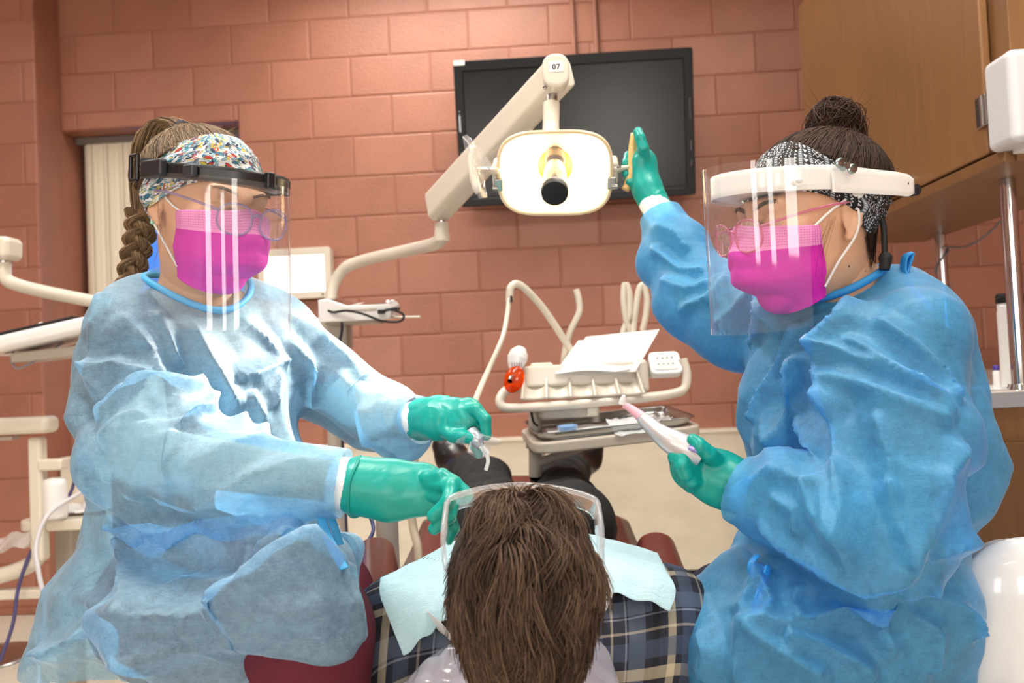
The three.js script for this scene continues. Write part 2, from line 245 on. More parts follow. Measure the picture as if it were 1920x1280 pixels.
{
  const w = struct('wall_back');
  const T = 0.3, zb = Z0 - 0.0042, slab = (x0, x1, y0, y1) => uvBox(box(x1 - x0, y1 - y0, T, 0.001, 1).translate((x0 + x1) / 2, (y0 + y1) / 2, zb - T / 2));
  part(w, 'mortar', [slab(winR, ROOM.x1, 0, ROOM.top), slab(pilX - 0.1, winR, winTop, ROOM.top), slab(pilX - 0.1, winR, 0, winBot)], M.mortar);
  blocks(w, Z0, pilX, ROOM.x1, 0.7, ROOM.top, [[pilX - 1, winR, winBot, winTop]]);
  const p = struct('trim_1');                        // pilaster beside the window
  part(p, 'mortar', uvBox(box(pilX - ROOM.x0 - 0.004, ROOM.top, 0.5, 0.003, 1).translate((pilX + ROOM.x0) / 2 - 0.002, ROOM.top / 2, Z0 + 0.2 - 0.0042 - 0.25)), M.mortar);
  blocks(p, Z0 + 0.2, ROOM.x0, pilX, 0, ROOM.top, [], pilX - 0.065 - COL0 - BW * Math.round((pilX - 0.065 - COL0) / BW));
}
for (const [n, w, h, d, x, y, z, m] of [
  ['wall_left', 0.2, ROOM.top, ROOM.z1 - Z0 + 0.6, ROOM.x0 - 0.1, ROOM.top / 2, (ROOM.z1 + Z0) / 2, M.wallA],
  ['wall_right', 0.2, ROOM.top, ROOM.z1 - Z0 + 0.6, ROOM.x1 + 0.1, ROOM.top / 2, (ROOM.z1 + Z0) / 2, M.wallA],
  ['wall_front', ROOM.x1 - ROOM.x0 + 0.4, ROOM.top, 0.2, (ROOM.x0 + ROOM.x1) / 2, ROOM.top / 2, ROOM.z1 + 0.1, M.plain]]) {
  const g = struct(n); part(g, n === 'ceiling' ? 'slab' : 'slab', uvBox(box(w, h, d, 0.002, 1).translate(x, y, z)), m);
}
{
  const speck = dataTex(256, (u, v) => { const k = 0.92 + 0.05 * fbm(u, v, 40, 3, 3) + 0.04 * fbm(u, v, 6, 3, 1); return [k, k * 0.985, k * 0.955]; }, true); speck.repeat.set(1.4, 1.4);
  const f = struct('floor'); part(f, 'slab', uvBox(box(ROOM.x1 - ROOM.x0 + 0.4, 0.2, ROOM.z1 - Z0 + 0.6, 0.002, 1).translate((ROOM.x0 + ROOM.x1) / 2, -0.1, (ROOM.z1 + Z0) / 2)), mat(0xefeae0, 0.4, { map: speck }));
}
{ // low cream cover along the wall, with its lip and the dark kick
  const y1 = 0.735, x0 = pilX + 0.004, x1 = ROOM.x1 - 0.02, z = Z0 + 0.1, c = struct('trim_2');
  const n = 5, w = (x1 - x0) / n;
  for (let i = 0; i < n; i++) part(c, 'panel', box(w - 0.002, y1 - 0.09, 0.09, 0.003, 1).translate(x0 + w * (i + 0.5), 0.075 + (y1 - 0.09) / 2, z - 0.05), M.cream);
  part(c, 'lip', box(x1 - x0, 0.016, 0.104, 0.004).translate((x0 + x1) / 2, y1 - 0.008, z - 0.049), M.cream);
  const b = struct('baseboard_back'); part(b, 'kick', box(x1 - x0, 0.072, 0.06, 0.002, 1).translate((x0 + x1) / 2, 0.0365, z - 0.06), M.black);
  part(b, 'strip', box(x1 - x0, 0.022, 0.012, 0.002, 1).translate((x0 + x1) / 2, 0.0115, z - 0.024), mat(0x6b5a48, 0.5));
}
{ // window with vertical blinds
  const w = struct('window_1'), zg = Z0 - 0.24, x0 = pilX, x1 = winR, f = 0.06, pane = onZ(252, 285, zg);
  const mf = mat(0x1d1718, 0.5);
  part(w, 'reveal', [box(0.04, winTop - winBot, 0.31, 0.002, 1).translate(x0 - 0.021, (winTop + winBot) / 2, Z0 - 0.155), box(x1 - x0, 0.03, 0.29, 0.002, 1).translate((x0 + x1) / 2, winTop + 0.0155, Z0 - 0.15)], M.mortar);
  const gx0 = pane.x, gy1 = pane.y;
  part(w, 'window_frame', [box(x1 - x0, winTop - gy1, 0.05, 0.003, 1).translate((x0 + x1) / 2, (winTop + gy1) / 2, zg), box(gx0 - x0, gy1 - winBot, 0.05, 0.003, 1).translate((x0 + gx0) / 2, (gy1 + winBot) / 2, zg), box(f, gy1 - winBot, 0.05, 0.003, 1).translate(x1 - f / 2, (gy1 + winBot) / 2, zg), box(x1 - x0, f, 0.05, 0.003, 1).translate((x0 + x1) / 2, winBot + f / 2, zg)], mf);
  part(w, 'pane', box(x1 - f - gx0, gy1 - winBot - f, 0.004, 0.001, 1).translate((x1 - f + gx0) / 2, (gy1 + winBot + f) / 2, zg), phys(0xffffff, 0.02, { transmission: 1, thickness: 0 }));
  part(w, 'window_sill', box(x1 - x0, 0.03, 0.22, 0.004).translate((x0 + x1) / 2, winBot + 0.015, Z0 - 0.1), M.cream);
  const b = thing('vertical_blind', 'cream vertical blind drawn to the side of the window recess', 'blind'), zb = Z0 - 0.14, bx0 = onZ(163, 400, zb).x, bx1 = onZ(251, 400, zb).x, top = onZ(205, 252, zb).y, mb = mat(0xf3ecd8, 0.6);
  part(b, 'head_rail', box(x1 - x0 - 0.01, 0.035, 0.05, 0.004).translate((x0 + x1) / 2, winTop - 0.02, zb), mat(0x77706a, 0.5));
  const n = 9; for (let i = 0; i < n; i++) { const cx = lerp(bx0, bx1, (i + 0.5) / n), g = sheet((u, v) => { const a = (u - 0.5) * 0.055, c = 0.006 * Math.cos((u - 0.5) * Math.PI); return V(a, lerp(top, winBot + 0.05, v), c); }, 6, 1); g.rotateY(-0.45 + (i % 3) * 0.14); g.translate(cx, 0, zb); part(b, 'slat', thick(g, 0.0015), mb); }
  rebase(b);
}
{ // conduits painted with the wall
  let k = 3; for (const [px, r] of [[1072, 0.012], [1114, 0.012]]) { const a = onZ(px, 0, Z0 + 0.014), c = struct(`trim_${k++}`); part(c, 'pipe', rod(V(a.x, ROOM.top, Z0 + 0.014), V(a.x, onZ(px, 130, Z0).y, Z0 + 0.014), r), M.wallA); }
}
// ceiling with deep open wells, and in each a lit panel
const WELL = 0.2;
{
  const sh = new THREE.Shape([[ROOM.x0 - 0.2, Z0 - 0.3], [ROOM.x1 + 0.2, Z0 - 0.3], [ROOM.x1 + 0.2, ROOM.z1 + 0.2], [ROOM.x0 - 0.2, ROOM.z1 + 0.2]].map(p => new THREE.Vector2(...p)));
  for (const [x, z, w, d] of TROFFERS) sh.holes.push(new THREE.Path([[x - w / 2, z - d / 2], [x - w / 2, z + d / 2], [x + w / 2, z + d / 2], [x + w / 2, z - d / 2]].map(p => new THREE.Vector2(...p))));
  const g = struct('ceiling'); part(g, 'slab', new THREE.ExtrudeGeometry(sh, { depth: WELL + 0.02, bevelEnabled: false }).rotateX(Math.PI / 2).translate(0, ROOM.top + WELL + 0.02, 0), M.ceil);
  part(g, 'cover', box(ROOM.x1 - ROOM.x0 + 0.4, 0.1, ROOM.z1 - Z0 + 0.6, 0.002, 1).translate((ROOM.x0 + ROOM.x1) / 2, ROOM.top + WELL + 0.1, (ROOM.z1 + Z0) / 2), M.ceil);
}
for (const [x, z, w, d, s] of TROFFERS) {
  const t = thing('ceiling_light', 'white ceiling light panel set deep in a ceiling well', 'light', 'ceiling light panels'), y = ROOM.top + WELL - 0.01;
  part(t, 'frame', [box(w - 0.004, 0.014, 0.02, 0.003).translate(x, y, z - d / 2 + 0.012), box(w - 0.004, 0.014, 0.02, 0.003).translate(x, y, z + d / 2 - 0.012), box(0.02, 0.014, d - 0.044, 0.003).translate(x - w / 2 + 0.012, y, z), box(0.02, 0.014, d - 0.044, 0.003).translate(x + w / 2 - 0.012, y, z)], M.white);
  part(t, 'diffuser', box(w - 0.05, 0.006, d - 0.05, 0.001, 1).translate(x, y + 0.004, z), mat(0xffffff, 0.6, { emissive: LIGHT_COLOR, emissiveIntensity: 3 }));
  rebase(t);
  const l = new THREE.RectAreaLight(LIGHT_COLOR, s, w - 0.06, d - 0.06); l.position.set(x, y - 0.012, z); l.lookAt(x, 0, z); scene.add(l);
}
BACKLIGHTS.forEach(([x, w, y0, y1, s], i) => {
  const g = struct(`window_${i + 2}`), z = ROOM.z1 - 0.01, yc = (y0 + y1) / 2, h = y1 - y0;
  part(g, 'window_frame', [box(w + 0.12, 0.06, 0.05, 0.004).translate(x, y1 + 0.03, z - 0.016), box(w + 0.12, 0.06, 0.05, 0.004).translate(x, y0 - 0.03, z - 0.016), box(0.06, h, 0.05, 0.004).translate(x - w / 2 - 0.03, yc, z - 0.016), box(0.06, h, 0.05, 0.004).translate(x + w / 2 + 0.03, yc, z - 0.016)], M.white);
  part(g, 'frosted_pane', box(w, h, 0.006, 0.001, 1).translate(x, yc, z - 0.004), mat(0xffffff, 0.5, { emissive: LIGHT_COLOR, emissiveIntensity: 3 }));
  const l = new THREE.RectAreaLight(LIGHT_COLOR, s, w, h); l.position.set(x, yc, z - 0.012); l.lookAt(x, yc, -5); scene.add(l);
});
// ---------------------------------------------------------------- things on and along the walls
const YU = V(0, 1, 0);
{ // television on the wall, leaning a little forward
  const t = thing('television', 'large black flat television hung on the red block wall', 'television');
  const c = onZ(1078, 241, Z0 + 0.2), w = 1.115, h = 0.672, q = frame(V(0, -0.155, 1), YU);
  const put = (g, x, y, z) => atV(g.translate(x, y, z), c, q);
  part(t, 'back_shell', put(box(w - 0.06, h - 0.06, 0.05, 0.02), 0, 0, -0.04), M.black);
  const fr = roundRect(w, h, 0.012), hole = new THREE.Path(roundRect(w - 0.075, h - 0.085, 0.004).getPoints()); hole.holes = []; fr.holes.push(hole);
  part(t, 'bezel', put(extrude(fr, 0.022, 0.003), 0, 0, -0.016), phys(0x070708, 0.34, { specularIntensity: 0.6 }));
  part(t, 'screen', put(box(w - 0.07, h - 0.08, 0.006, 0.001, 1), 0, 0, -0.004), phys(0x0a0a0c, 0.24, { specularIntensity: 0.7 }));
  part(t, 'lower_trim', put(box(w - 0.1, 0.004, 0.003, 0.001, 1), 0, -h / 2 + 0.032, 0.008), mat(0x3a3a3c, 0.3));
  for (const s of [-1, 1]) for (const [y, l] of [[0.06, 0.1], [-0.11, 0.05], [-0.19, 0.03]]) part(t, 'side_trim', put(box(0.012, l, 0.006, 0.003), s * (w / 2 - 0.014), y, 0.008), phys(0x2a2b2e, 0.05, { metalness: 0.6, clearcoat: 1 }));
  part(t, 'sticker', put(box(0.052, 0.022, 0.0015, 0.0005, 1), -w / 2 + 0.026, h / 2 - 0.006, 0.0098), M.whiteMatt, 'small white paper sticker');
  part(t, 'wall_mount', put(box(0.3, 0.25, 0.13, 0.004), 0, 0, -0.115), M.black);
  rebase(t);
}
{ // lit viewing box on the wall
  const t = thing('x_ray_viewer', 'small lit viewing box on the wall beside the braided woman', 'light box');
  const a = onZ(483, 470, Z0 + 0.09), b = onZ(621, 556, Z0 + 0.09), w = b.x - a.x, h = a.y - b.y, c = V((a.x + b.x) / 2, (a.y + b.y) / 2, Z0);
  const fr = roundRect(w, h, 0.012); fr.holes.push(new THREE.Path(roundRect(w - 0.05, h - 0.055, 0.004).getPoints()));
  part(t, 'housing', box(w - 0.004, h - 0.004, 0.07, 0.008).translate(c.x, c.y, Z0 + 0.038), M.unit);
  part(t, 'frame', extrude(fr, 0.016, 0.003).translate(c.x, c.y, Z0 + 0.073), M.unit);
  part(t, 'lit_panel', box(w - 0.045, h - 0.05, 0.006, 0.001, 1).translate(c.x, c.y, Z0 + 0.077), mat(0xffffff, 0.5, { emissive: 0xfffaf0, emissiveIntensity: 0.9 }));
  part(t, 'switch', box(0.012, 0.005, 0.004, 0.001, 1).translate(c.x + w / 2 - 0.04, c.y - h / 2 + 0.014, Z0 + 0.094), M.rubber);
  const l = new THREE.RectAreaLight(0xfffaf0, 0.9, w - 0.05, h - 0.055); l.position.set(c.x, c.y, Z0 + 0.095); l.lookAt(c.x, c.y, 0); scene.add(l);
  rebase(t);
}
// ---- wood
function woodTex(seed, dark) { return dataTex(512, (u, v) => { const wob = 0.9 * fbm(u, v, 3, 3, seed), g = 0.5 + 0.5 * Math.sin((u * 9 + wob * 2.2) * 6.283), f = fbm(u, v * 0.06, 60, 3, seed + 4), k = 0.93 + 0.025 * g + 0.10 * f + 0.08 * wob; return dark.map(c => c * k); }, true); }
const wT = woodTex(3, [0.585, 0.42, 0.26]), wT2 = woodTex(8, [0.53, 0.375, 0.225]);
M.wood = phys(0xffffff, 0.35, { map: wT, clearcoat: 0.25, clearcoatRoughness: 0.3 }); M.wood2 = phys(0xffffff, 0.4, { map: wT2, clearcoat: 0.2, clearcoatRoughness: 0.3 }); M.woodDark = mat(0xb9b0a4, 0.5, { map: wT2 });
{ // overhead cabinet
  const t = thing('wall_cabinet', 'brown wooden overhead cabinet on chrome posts above the counter', 'cabinet');
  const pf = P(1512, 447, 3.18), pn = P(1884, 282, 1.886), x = (pf.x + pn.x) / 2, zf = pf.z, zn = pn.z, yd = (pf.y + pn.y) / 2, yb = P(1890, 311, 1.886).y, top = 2.52, dep = 0.42, L = zn - zf;
  part(t, 'carcass', uvBox(box(dep, top - yb + 0.0, L + 0.06, 0.003, 1).translate(x + 0.02 + dep / 2, (top + yb) / 2, (zf + zn) / 2 + 0.02)), M.wood2);
  const door = part(t, 'door', uvBox(box(0.022, top - 0.06 - yd, L - 0.03, 0.005).translate(x + 0.006, (top - 0.06 + yd) / 2, (zf + zn) / 2 - 0.008)), M.wood);
  const z = (px, py) => onX(px, py, x - 0.006);
  const lk = z(1661, 323); part(door, 'lock', [rod(V(x - 0.005, lk.y, lk.z), V(x - 0.022, lk.y, lk.z), 0.017, 0.015, 24), rod(V(x - 0.02, lk.y, lk.z), V(x - 0.026, lk.y, lk.z), 0.011, 0.010, 20)], M.chrome);
  const h0 = z(1655, 358), h1 = z(1716, 335), hy = (h0.y + h1.y) / 2; part(door, 'handle', [box(0.012, 0.014, Math.abs(h1.z - h0.z), 0.004).translate(x - 0.03, hy, (h0.z + h1.z) / 2), box(0.03, 0.012, 0.012, 0.003).translate(x - 0.016, hy, h0.z + 0.02), box(0.03, 0.012, 0.012, 0.003).translate(x - 0.016, hy, h1.z - 0.02)], M.steel);
  const hg = z(1862, 198); part(door, 'hinge', [box(0.008, 0.075, 0.045, 0.003).translate(x - 0.008, hg.y, zn - 0.03), rod(V(x - 0.012, hg.y - 0.036, zn - 0.022), V(x - 0.012, hg.y + 0.036, zn - 0.022), 0.006)], M.steel);
  part(t, 'bottom_rail', uvBox(box(0.03, yd - yb - 0.006, L + 0.05, 0.004).translate(x + 0.012, (yd + yb) / 2 - 0.003, (zf + zn) / 2 + 0.015)), M.wood2);
  const kp0 = z(1600, 300), kp1 = z(1648, 406); part(t, 'label_holder', box(0.018, kp0.y - kp1.y - 0.01, Math.abs(kp1.z - kp0.z), 0.003).translate(x - 0.012, (kp0.y + kp1.y) / 2, (kp0.z + kp1.z) / 2), mat(0x4a3a30, 0.4), 'flat dark brown holder');
  rebase(t);
  // posts, counter and what is on it
  const cy = 0.965, post = (px, py, d, label) => { const p = P(px, py, d), o = thing('support_post', label, 'post'); part(o, 'pole', rod(V(p.x, cy + 0.012, p.z), V(p.x, yb - 0.001, p.z), 0.019, 0.019, 24), M.chrome); part(o, 'collar', rod(V(p.x, cy + 0.001, p.z), V(p.x, cy + 0.014, p.z), 0.03, 0.026, 24), M.chrome); rebase(o); return p; };
  const pA = post(1905, 600, 2.02, 'near chrome post holding up the wooden cabinet by the white canister'), pB = post(1770, 560, 2.95, 'far chrome post under the wooden cabinet with a cable wound round');
  const cb = thing('power_cable', 'thin grey cable wound down the far chrome post', 'cable'), cp = [P(1885, 405, 2.4), P(1850, 440, 2.6), P(1810, 462, 2.8), P(1770, 462, 2.93)]; for (let i = 0; i < 40; i++) { const a = i * 0.5; cp.push(V(pB.x + Math.cos(a) * 0.023, yb - 0.05 - i * 0.0115, pB.z + Math.sin(a) * 0.023)); }
  part(cb, 'cord', tube(cp, 0.004, 240, 6), M.cableGrey); rebase(cb);
  const cn = thing('counter', 'wooden base cabinet with a grey laminate worktop at the room side', 'counter'), ce = P(1890, 734, 1.94), z1 = ce.z, x0 = 1.0, x1 = 2.2, zf2 = Z0 + 0.11;
  part(cn, 'worktop', [box(x1 - x0, 0.038, z1 - zf2, 0.006).translate((x0 + x1) / 2, cy - 0.019, (z1 + zf2) / 2)], mat(0xc9bdb2, 0.3, { map: blotTex }));
  part(cn, 'edge_band', box(x1 - x0 + 0.004, 0.037, 0.004, 0.001, 1).translate((x0 + x1) / 2, cy - 0.02, z1 + 0.002), mat(0x8b8d93, 0.35));
  part(cn, 'body', uvBox(box(x1 - x0 - 0.06, cy - 0.14, z1 - zf2 - 0.06, 0.003, 1).translate((x0 + x1) / 2, 0.1 + (cy - 0.14) / 2, (z1 + zf2) / 2 - 0.01)), M.wood2);
  const dl = part(cn, 'door', uvBox(box(0.22, 0.68, 0.02, 0.004).translate(x0 + 0.135, 0.5, z1 - 0.03)), M.woodDark), d2 = part(cn, 'door', uvBox(box(0.42, 0.68, 0.02, 0.004).translate(x0 + 0.47, 0.5, z1 - 0.03)), M.woodDark);
  for (const y of [0.72, 0.28]) part(dl, 'hinge', [box(0.02, 0.06, 0.006, 0.002).translate(x0 + 0.236, y, z1 - 0.018), rod(V(x0 + 0.248, y - 0.03, z1 - 0.016), V(x0 + 0.248, y + 0.03, z1 - 0.016), 0.005)], M.steel);
  part(cn, 'plinth', box(x1 - x0 - 0.16, 0.1, z1 - zf2 - 0.16, 0.002, 1).translate((x0 + x1) / 2, 0.05, (z1 + zf2) / 2), M.black);
  rebase(cn);
  const on = (px, d) => { const p = P(px, 700, d); return V(p.x, cy + 0.0005, p.z); };
  const c1 = on(1902, 2.12), can = thing('wipes_canister', 'tall white wipes canister with a black lid on the counter', 'canister');
  part(can, 'body', lathe([[0, 0], [0.03, 0], [0.032, 0.004], [0.032, 0.2], [0.03, 0.205], [0.0305, 0.21], [0.0305, 0.224], [0, 0.224]]).translate(c1.x, c1.y, c1.z), M.white); part(can, 'lid', lathe([[0, 0.224], [0.033, 0.224], [0.033, 0.244], [0.029, 0.249], [0, 0.249]]).translate(c1.x, c1.y, c1.z), M.rubber); rebase(can);
  const c2 = on(1891, 2.04), vial = thing('small_bottle', 'small white bottle with a purple cap beside the canister', 'bottle');
  part(vial, 'body', lathe([[0, 0], [0.009, 0], [0.009, 0.045], [0.005, 0.05], [0, 0.05]]).translate(c2.x - 0.03, c2.y, c2.z), M.white); part(vial, 'cap', lathe([[0, 0.05], [0.0075, 0.05], [0.0065, 0.062], [0, 0.062]]).translate(c2.x - 0.03, c2.y, c2.z), mat(0x4b3a9c, 0.4)); rebase(vial);
  const pp = on(1858, 2.1); for (let i = 0; i < 2; i++) { const s = thing('paper_sheet', ['white sheet of paper on the counter under the posts', 'lower white sheet of paper sticking out on the counter'][i], 'paper'); part(s, 'sheet', at(box(0.16, 0.0015, 0.21, 0.0005, 1), pp.x + 0.02 * i, pp.y + 0.003 - i * 0.0018, pp.z - 0.05 + i * 0.03, new THREE.Quaternion().setFromAxisAngle(YU, 0.2 - i * 0.5)), M.whiteMatt); rebase(s); }
  // dispenser on the cabinet's end
  const ds = thing('towel_dispenser', 'white paper towel dispenser on the end of the wooden cabinet', 'dispenser'), e = P(1884, 180, 1.79), hb = P(1884, 272, 1.79).y, ht = P(1884, 96, 1.79).y;
  part(ds, 'cover', box(0.3, ht - hb, 0.11, 0.018, 3).translate(e.x + 0.15, (ht + hb) / 2, e.z - 0.03), mat(0xd8dade, 0.35)); part(ds, 'towel', box(0.22, 0.012, 0.05, 0.003).translate(e.x + 0.15, hb - 0.004, e.z - 0.03), M.whiteMatt); rebase(ds);
}
// ---- the second unit, far left
{
  const t = thing('light_arm', 'cream swing arm of the neighbouring dental unit by the window', 'dental light arm');
  const a = P(18, 505, 2.55), b = P(12, 535, 2.55), c = P(200, 568, 2.75);
  part(t, 'head_joint', at(box(0.14, 0.075, 0.09, 0.02, 3), ...P(-10, 467, 2.55).toArray(), new THREE.Quaternion().setFromAxisAngle(V(0, 0, 1), -0.05)), M.unit);
  part(t, 'spindle', rod(P(8, 478, 2.55), P(8, 500, 2.55), 0.014), M.chrome);
  part(t, 'arm', [tube([P(8, 492, 2.55), P(10, 520, 2.55), P(28, 532, 2.56), P(80, 546, 2.61), P(200, 570, 2.72), P(330, 596, 2.85)], 0.021, 60, 14)], M.unit);
  part(t, 'post', rod(P(330, 590, 2.85), V(P(330, 590, 2.85).x, 0.02, P(330, 590, 2.85).z), 0.024), M.unit);
  rebase(t);
  const s = thing('control_head', 'white control head with a grey coiled lead left of the gown', 'control head');
  const q = new THREE.Quaternion().setFromAxisAngle(V(0, 0, 1), 0.17);
  part(s, 'housing', atV(box(0.36, 0.05, 0.2, 0.02, 3), P(95, 632, 2.5), q), M.white); part(s, 'screen', atV(box(0.24, 0.008, 0.13, 0.003), P(90, 612, 2.5), q), M.rubber); part(s, 'bracket', atV(box(0.3, 0.03, 0.12, 0.006), P(130, 661, 2.5), q.clone().slerp(new THREE.Quaternion(), 0.6)), M.unitGrey);
  part(s, 'knob', atV(new THREE.SphereGeometry(0.014, 12, 8), P(78, 612, 2.48)), M.white); part(s, 'port', atV(box(0.03, 0.02, 0.02, 0.004), P(17, 655, 2.46), q), M.rubber);
  part(s, 'lead', tube([P(25, 660, 2.46), P(22, 678, 2.46), P(36, 690, 2.46), P(80, 668, 2.48), P(120, 640, 2.5)], 0.004, 40, 6), M.cableGrey); rebase(s);
  const k = thing('side_chair_frame', 'cream side delivery frame with upright tube and curved arm at the far wall', 'frame'), d = 2.6;
  part(k, 'arm_pad', atV(box(0.27, 0.055, 0.08, 0.02, 3), P(25, 798, d)), M.unit);
  part(k, 'plate', atV(box(0.05, 0.012, 0.04, 0.002), P(16, 821, d)), M.unitGrey);
  part(k, 'upright', [atV(box(0.045, 0.4, 0.045, 0.012, 3), P(73, 935, d)), tube([P(73, 1000, d), P(70, 1045, d), P(35, 1068, d), P(-40, 1090, d)], 0.026, 40, 12)], M.unit);
  part(k, 'cross_arm', atV(box(0.08, 0.036, 0.05, 0.008), P(100, 870, d)), M.unit);
  part(k, 'cup_filler', lathe([[0, 0], [0.034, 0], [0.036, 0.01], [0.036, 0.11], [0.03, 0.128], [0.012, 0.134], [0, 0.134]]).translate(...P(105, 972, d).toArray()), M.white);
  part(k, 'foot_rail', atV(box(0.36, 0.03, 0.05, 0.006), P(30, 1112, d)), M.unit); part(k, 'base', atV(box(0.4, 0.035, 0.3, 0.01), V(P(30, 1150, d).x, 0.0185, P(30, 1150, d).z)), M.black); rebase(k);
  const tb = thing('side_table', 'small cream side table standing against the cream wall panel', 'table'), tp = P(165, 958, 2.75);
  part(tb, 'table_top', extrude(roundRect(0.42, 0.3, 0.05), 0.024, 0.006).rotateX(-Math.PI / 2).translate(tp.x + 0.06, tp.y - 0.03, tp.z), M.unit); part(tb, 'leg', box(0.065, tp.y - 0.05, 0.065, 0.008).translate(tp.x - 0.07, (tp.y - 0.05) / 2 + 0.001, tp.z), M.unitGrey); part(tb, 'leg', box(0.065, tp.y - 0.05, 0.065, 0.008).translate(tp.x + 0.19, (tp.y - 0.05) / 2 + 0.001, tp.z), M.unitGrey); rebase(tb);
  const wb = thing('wrapped_pack', 'white wrapped instrument pack with a blue mark on the side table', 'pack'), ty = tp.y;
  part(wb, 'sleeve', [at(box(0.05, 0.09, 0.02, 0.008), tp.x + 0.03, ty + 0.045, tp.z + 0.03, new THREE.Quaternion().setFromAxisAngle(V(0, 0, 1), -0.25)), at(box(0.06, 0.1, 0.02, 0.008), tp.x + 0.06, ty + 0.05, tp.z, new THREE.Quaternion().setFromAxisAngle(V(0, 0, 1), -0.15))], M.whiteMatt); part(wb, 'blue_mark', box(0.012, 0.008, 0.003, 0.001, 1).translate(tp.x + 0.022, ty + 0.06, tp.z + 0.042), mat(0x3f7fc8, 0.5)); rebase(wb);
  const cl = thing('folded_cloth', 'crumpled white cloth lying on the small side table', 'cloth'); part(cl, 'cloth', thick(sheet((u, v) => V(tp.x - 0.1 + u * 0.2, ty + 0.012 + 0.012 * Math.abs(noise(u * 7, v * 6, 2)) + 0.01 * Math.sin(u * 9) * (1 - v), tp.z - 0.02 + v * 0.12), 24, 16), 0.003), M.whiteMatt); rebase(cl);
  const c1 = thing('supply_hose', 'white supply hose looping down to the floor from the side table', 'hose'); part(c1, 'hose', tube([P(172, 915, 2.7), P(140, 930, 2.6), P(90, 965, 2.5), P(68, 1020, 2.45), P(72, 1070, 2.42), P(85, 1140, 2.4), P(76, 1210, 2.35), P(72, 1300, 2.3)], 0.007, 80, 8), mat(0xd2d0d4, 0.45)); rebase(c1);
  const c2 = thing('blue_lead', 'dark blue lead hanging behind the gown down to the floor', 'cable'); part(c2, 'lead', tube([P(148, 810, 2.8), P(146, 850, 2.78), P(134, 920, 2.7), P(95, 975, 2.62), P(60, 1030, 2.58), P(35, 1100, 2.54), P(24, 1170, 2.5), P(0, 1240, 2.46)], 0.0055, 80, 8), M.cableBlue); rebase(c2);
  const st = thing('floor_stand', 'round chrome stand base on the pale floor under the hanging leads', 'stand'), sb = onY(12, 1232, 0.0); part(st, 'disc', lathe([[0, 0.03], [0.05, 0.03], [0.16, 0.012], [0.17, 0.006], [0.17, 0.0005], [0, 0.0005]], 40).translate(sb.x - 0.06, 0, sb.z), M.steel); part(st, 'column', rod(V(sb.x - 0.06, 0.03, sb.z), V(sb.x - 0.06, 0.16, sb.z), 0.025), M.darkMetal); rebase(st);
  const sk = thing('plastic_sleeve', 'clear plastic sleeve hanging on the curved side frame', 'sleeve'); part(sk, 'film', thick(sheet((u, v) => P(lerp(-10, 56, u), lerp(1008, 1036, v) - 14 * u + 4 * Math.sin(u * 9), 2.57 + 0.02 * Math.sin(v * 5 + u * 8)), 16, 6), 0.002), phys(0xffffff, 0.12, { transmission: 0.7, thickness: 0 })); rebase(sk);
}
